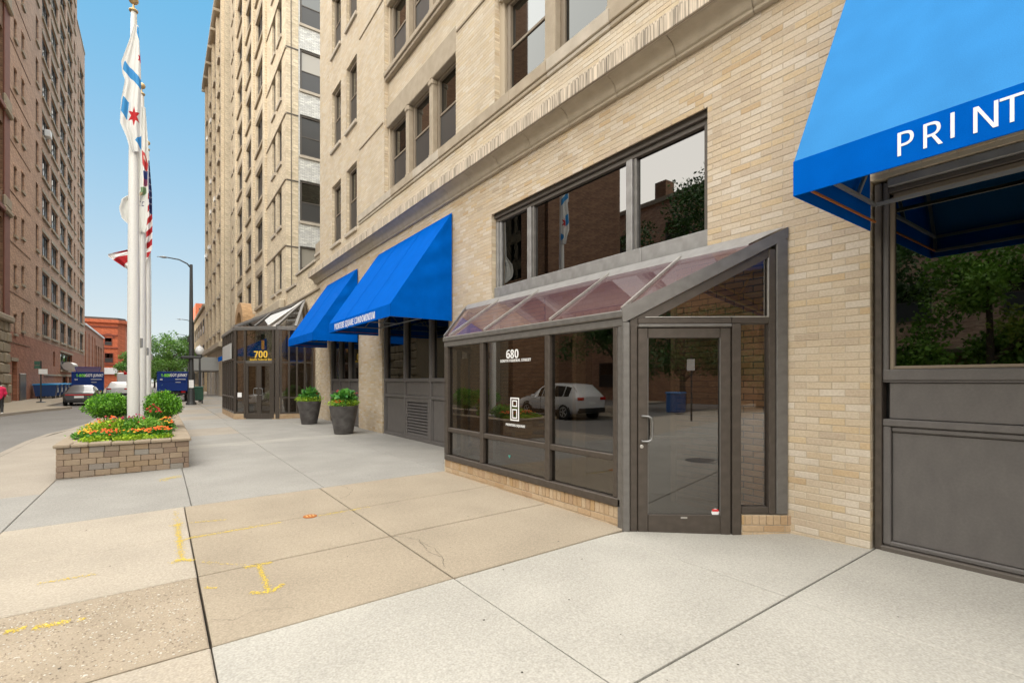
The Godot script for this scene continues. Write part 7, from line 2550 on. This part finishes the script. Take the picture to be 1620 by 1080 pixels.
# ---- a walker: joints with radii, meshed as one skin with surface nets
func body_mesh(bones, cell, blend):
	var lo = Vector3(1e9, 1e9, 1e9)
	var hi = -lo
	for b in bones:
		for e in [[b[0], b[2]], [b[1], b[3]]]:
			lo = lo.min(e[0] - Vector3.ONE * (e[1] + cell * 2))
			hi = hi.max(e[0] + Vector3.ONE * (e[1] + cell * 2))
	var n = Vector3i(((hi - lo) / cell).ceil()) + Vector3i.ONE
	var f = PackedFloat32Array()
	f.resize(n.x * n.y * n.z)
	f.fill(1.0)
	var at = func(x, y, z): return x + n.x * (y + n.y * z)
	for b in bones:
		var r = max(b[2], b[3]) + cell * 3 + blend
		var a = Vector3i(((b[0].min(b[1]) - Vector3.ONE * r - lo) / cell).floor()).clamp(Vector3i.ZERO, n - Vector3i.ONE)
		var c = Vector3i(((b[0].max(b[1]) + Vector3.ONE * r - lo) / cell).ceil()).clamp(Vector3i.ZERO, n - Vector3i.ONE)
		var ab = b[1] - b[0]
		var l2 = max(ab.length_squared(), 1e-9)
		for z in range(a.z, c.z + 1):
			for y in range(a.y, c.y + 1):
				for x in range(a.x, c.x + 1):
					var p = lo + Vector3(x, y, z) * cell
					var k = clamp((p - b[0]).dot(ab) / l2, 0.0, 1.0)
					var d = (p - b[0] - ab * k).length() - lerp(float(b[2]), float(b[3]), k)
					var id = at.call(x, y, z)
					var o = f[id]
					var h = max(blend - abs(o - d), 0.0) / blend
					f[id] = min(o, d) - h * h * blend * 0.25
	var g = geo()
	var ids = {}
	for z in n.z - 1:
		for y in n.y - 1:
			for x in n.x - 1:
				var s = 0
				var sum = Vector3.ZERO
				var cnt = 0
				var q = []
				for k in 8:
					q.append(f[at.call(x + (k & 1), y + ((k >> 1) & 1), z + (k >> 2))])
					if q[k] < 0:
						s += 1
				if s == 0 or s == 8:
					continue
				for e in [[0, 1], [2, 3], [4, 5], [6, 7], [0, 2], [1, 3], [4, 6], [5, 7], [0, 4], [1, 5], [2, 6], [3, 7]]:
					if (q[e[0]] < 0) != (q[e[1]] < 0):
						var k = q[e[0]] / (q[e[0]] - q[e[1]])
						var p0 = Vector3(e[0] & 1, (e[0] >> 1) & 1, e[0] >> 2)
						var p1 = Vector3(e[1] & 1, (e[1] >> 1) & 1, e[1] >> 2)
						sum += p0.lerp(p1, k)
						cnt += 1
				ids[at.call(x, y, z)] = g.v.size()
				var nn = Vector3(q[1] + q[3] + q[5] + q[7] - q[0] - q[2] - q[4] - q[6], q[2] + q[3] + q[6] + q[7] - q[0] - q[1] - q[4] - q[5], q[4] + q[5] + q[6] + q[7] - q[0] - q[1] - q[2] - q[3]).normalized()
				g._put(lo + (Vector3(x, y, z) + sum / cnt) * cell, nn)
	var step = [1, n.x, n.x * n.y]
	for z in range(1, n.z - 1):
		for y in range(1, n.y - 1):
			for x in range(1, n.x - 1):
				var i0 = at.call(x, y, z)
				for ax in 3:
					var i1 = i0 + step[ax]
					if (f[i0] < 0) == (f[i1] < 0):
						continue
					var u = step[(ax + 1) % 3]
					var w = step[(ax + 2) % 3]
					var c = [i0 - u - w, i0 - w, i0, i0 - u]
					var ok = true
					for e in c:
						ok = ok and ids.has(e)
					if not ok:
						continue
					var v = [ids[c[0]], ids[c[1]], ids[c[2]], ids[c[3]]]
					if f[i0] < 0:
						g.i.append_array(PackedInt32Array([v[0], v[2], v[1], v[0], v[3], v[2]]))
					else:
						g.i.append_array(PackedInt32Array([v[0], v[1], v[2], v[0], v[2], v[3]]))
	return g

func walker():
	# walking away down the far kerb, left side to us; local -z is ahead
	var t = thing("person", "person in a pink jacket and black trousers walking by the far kerb", "person", "", Vector3(-6.72, -0.275, -35.9), 0.25)
	var V = func(x, y, z): return Vector3(x, y, z)
	var hipL = V.call(-0.09, 0.92, 0)
	var hipR = V.call(0.09, 0.92, 0)
	var skin = mat("skin", Color(0.48, 0.30, 0.21), 0.6)
	var bones = [
		[V.call(0, 0.94, 0), V.call(0, 1.12, 0.0), 0.14, 0.13], [V.call(0, 1.12, 0), V.call(0, 1.34, -0.02), 0.13, 0.15],
		[V.call(-0.14, 1.36, -0.02), V.call(0.14, 1.36, -0.02), 0.075, 0.075], [V.call(0, 1.40, -0.02), V.call(0, 1.50, -0.035), 0.055, 0.05],
		[hipL, V.call(-0.10, 0.50, -0.10), 0.095, 0.062], [V.call(-0.10, 0.50, -0.10), V.call(-0.10, 0.09, -0.02), 0.060, 0.040],
		[hipR, V.call(0.10, 0.50, 0.05), 0.095, 0.062], [V.call(0.10, 0.50, 0.05), V.call(0.10, 0.13, 0.26), 0.060, 0.040],
		[V.call(-0.10, 0.06, 0.02), V.call(-0.10, 0.045, -0.18), 0.045, 0.035], [V.call(0.10, 0.09, 0.28), V.call(0.10, 0.045, 0.12), 0.045, 0.035],
		[V.call(-0.19, 1.36, -0.02), V.call(-0.24, 1.10, 0.08), 0.052, 0.042], [V.call(-0.24, 1.10, 0.08), V.call(-0.23, 0.90, -0.04), 0.040, 0.028],
		[V.call(0.19, 1.36, -0.02), V.call(0.24, 1.10, -0.06), 0.052, 0.042], [V.call(0.24, 1.10, -0.06), V.call(0.22, 0.93, -0.22), 0.040, 0.028],
		[V.call(0, 1.60, -0.05), V.call(0, 1.655, -0.045), 0.085, 0.095], [V.call(0, 1.56, -0.10), V.call(0, 1.60, -0.10), 0.055, 0.06], [V.call(0, 1.60, -0.16), V.call(0, 1.615, -0.145), 0.014, 0.012],
	]
	for sd in [[-0.23, 0.90, -0.04], [0.22, 0.93, -0.22]]:   # hands: palm, four fingers, thumb
		var w = V.call(sd[0], sd[1], sd[2])
		bones.append([w, w + V.call(0, -0.07, -0.015), 0.026, 0.030])
		for k in 4:
			var r = w + V.call(0, -0.09, -0.035 + k * 0.018)
			bones.append([r, r + V.call(sign(sd[0]) * -0.01, -0.05 + abs(k - 1.4) * 0.006, -0.01), 0.010, 0.009])
		bones.append([w + V.call(0, -0.04, -0.03), w + V.call(0, -0.085, -0.055), 0.011, 0.009])
	part(t, "body", body_mesh(bones, 0.018, 0.04), skin)
	var jb = [[V.call(0, 0.93, 0), V.call(0, 1.12, 0.0), 0.172, 0.16], [V.call(0, 1.12, 0), V.call(0, 1.33, -0.02), 0.16, 0.178], [V.call(-0.14, 1.36, -0.02), V.call(0.14, 1.36, -0.02), 0.098, 0.098],
		[V.call(-0.19, 1.35, -0.02), V.call(-0.245, 1.10, 0.08), 0.08, 0.068], [V.call(-0.245, 1.10, 0.08), V.call(-0.232, 0.93, -0.02), 0.066, 0.05], [V.call(0.19, 1.35, -0.02), V.call(0.245, 1.10, -0.06), 0.08, 0.068], [V.call(0.245, 1.10, -0.06), V.call(0.222, 0.95, -0.2), 0.066, 0.05]]
	part(t, "jacket", body_mesh(jb, 0.022, 0.05), mat("jacket_pink", Color(0.75, 0.02, 0.10), 0.7))
	var tb = [[V.call(-0.05, 0.90, 0), V.call(0.05, 0.90, 0), 0.135, 0.135], [hipL, V.call(-0.10, 0.50, -0.10), 0.108, 0.078], [V.call(-0.10, 0.50, -0.10), V.call(-0.10, 0.12, -0.02), 0.076, 0.055], [hipR, V.call(0.10, 0.50, 0.05), 0.108, 0.078], [V.call(0.10, 0.50, 0.05), V.call(0.10, 0.16, 0.25), 0.076, 0.055]]
	part(t, "trousers", body_mesh(tb, 0.022, 0.04), mats.black)
	part(t, "hair", body_mesh([[V.call(0, 1.62, -0.01), V.call(0, 1.69, -0.03), 0.095, 0.095], [V.call(0, 1.50, 0.05), V.call(0, 1.62, 0.04), 0.05, 0.075]], 0.02, 0.04), mat("hair", Color(0.05, 0.035, 0.025), 0.6))
	part(t, "scarf", body_mesh([[V.call(-0.06, 1.45, -0.03), V.call(0.06, 1.45, -0.03), 0.07, 0.07]], 0.02, 0.03), mats.letter_white)
	for e in [[V.call(-0.10, 0.055, 0.04), V.call(-0.10, 0.04, -0.19), 0.0], [V.call(0.10, 0.105, 0.30), V.call(0.10, 0.05, 0.11), 0.0]]:
		part(t, "shoe", body_mesh([[e[0], e[1], 0.055, 0.042]], 0.018, 0.03), mats.letter_white)

func _ready():
	rng.seed = 20240601
	setup_view()
	setup_materials()
	setting()
	main_building()
	vestibule()
	vestibule_700()
	court_and_wings()
	left_side()
	mirrored_street()
	awnings()
	planter()
	pots()
	flagpoles()
	trees()
	vehicles()
	street_furniture()
	walker()
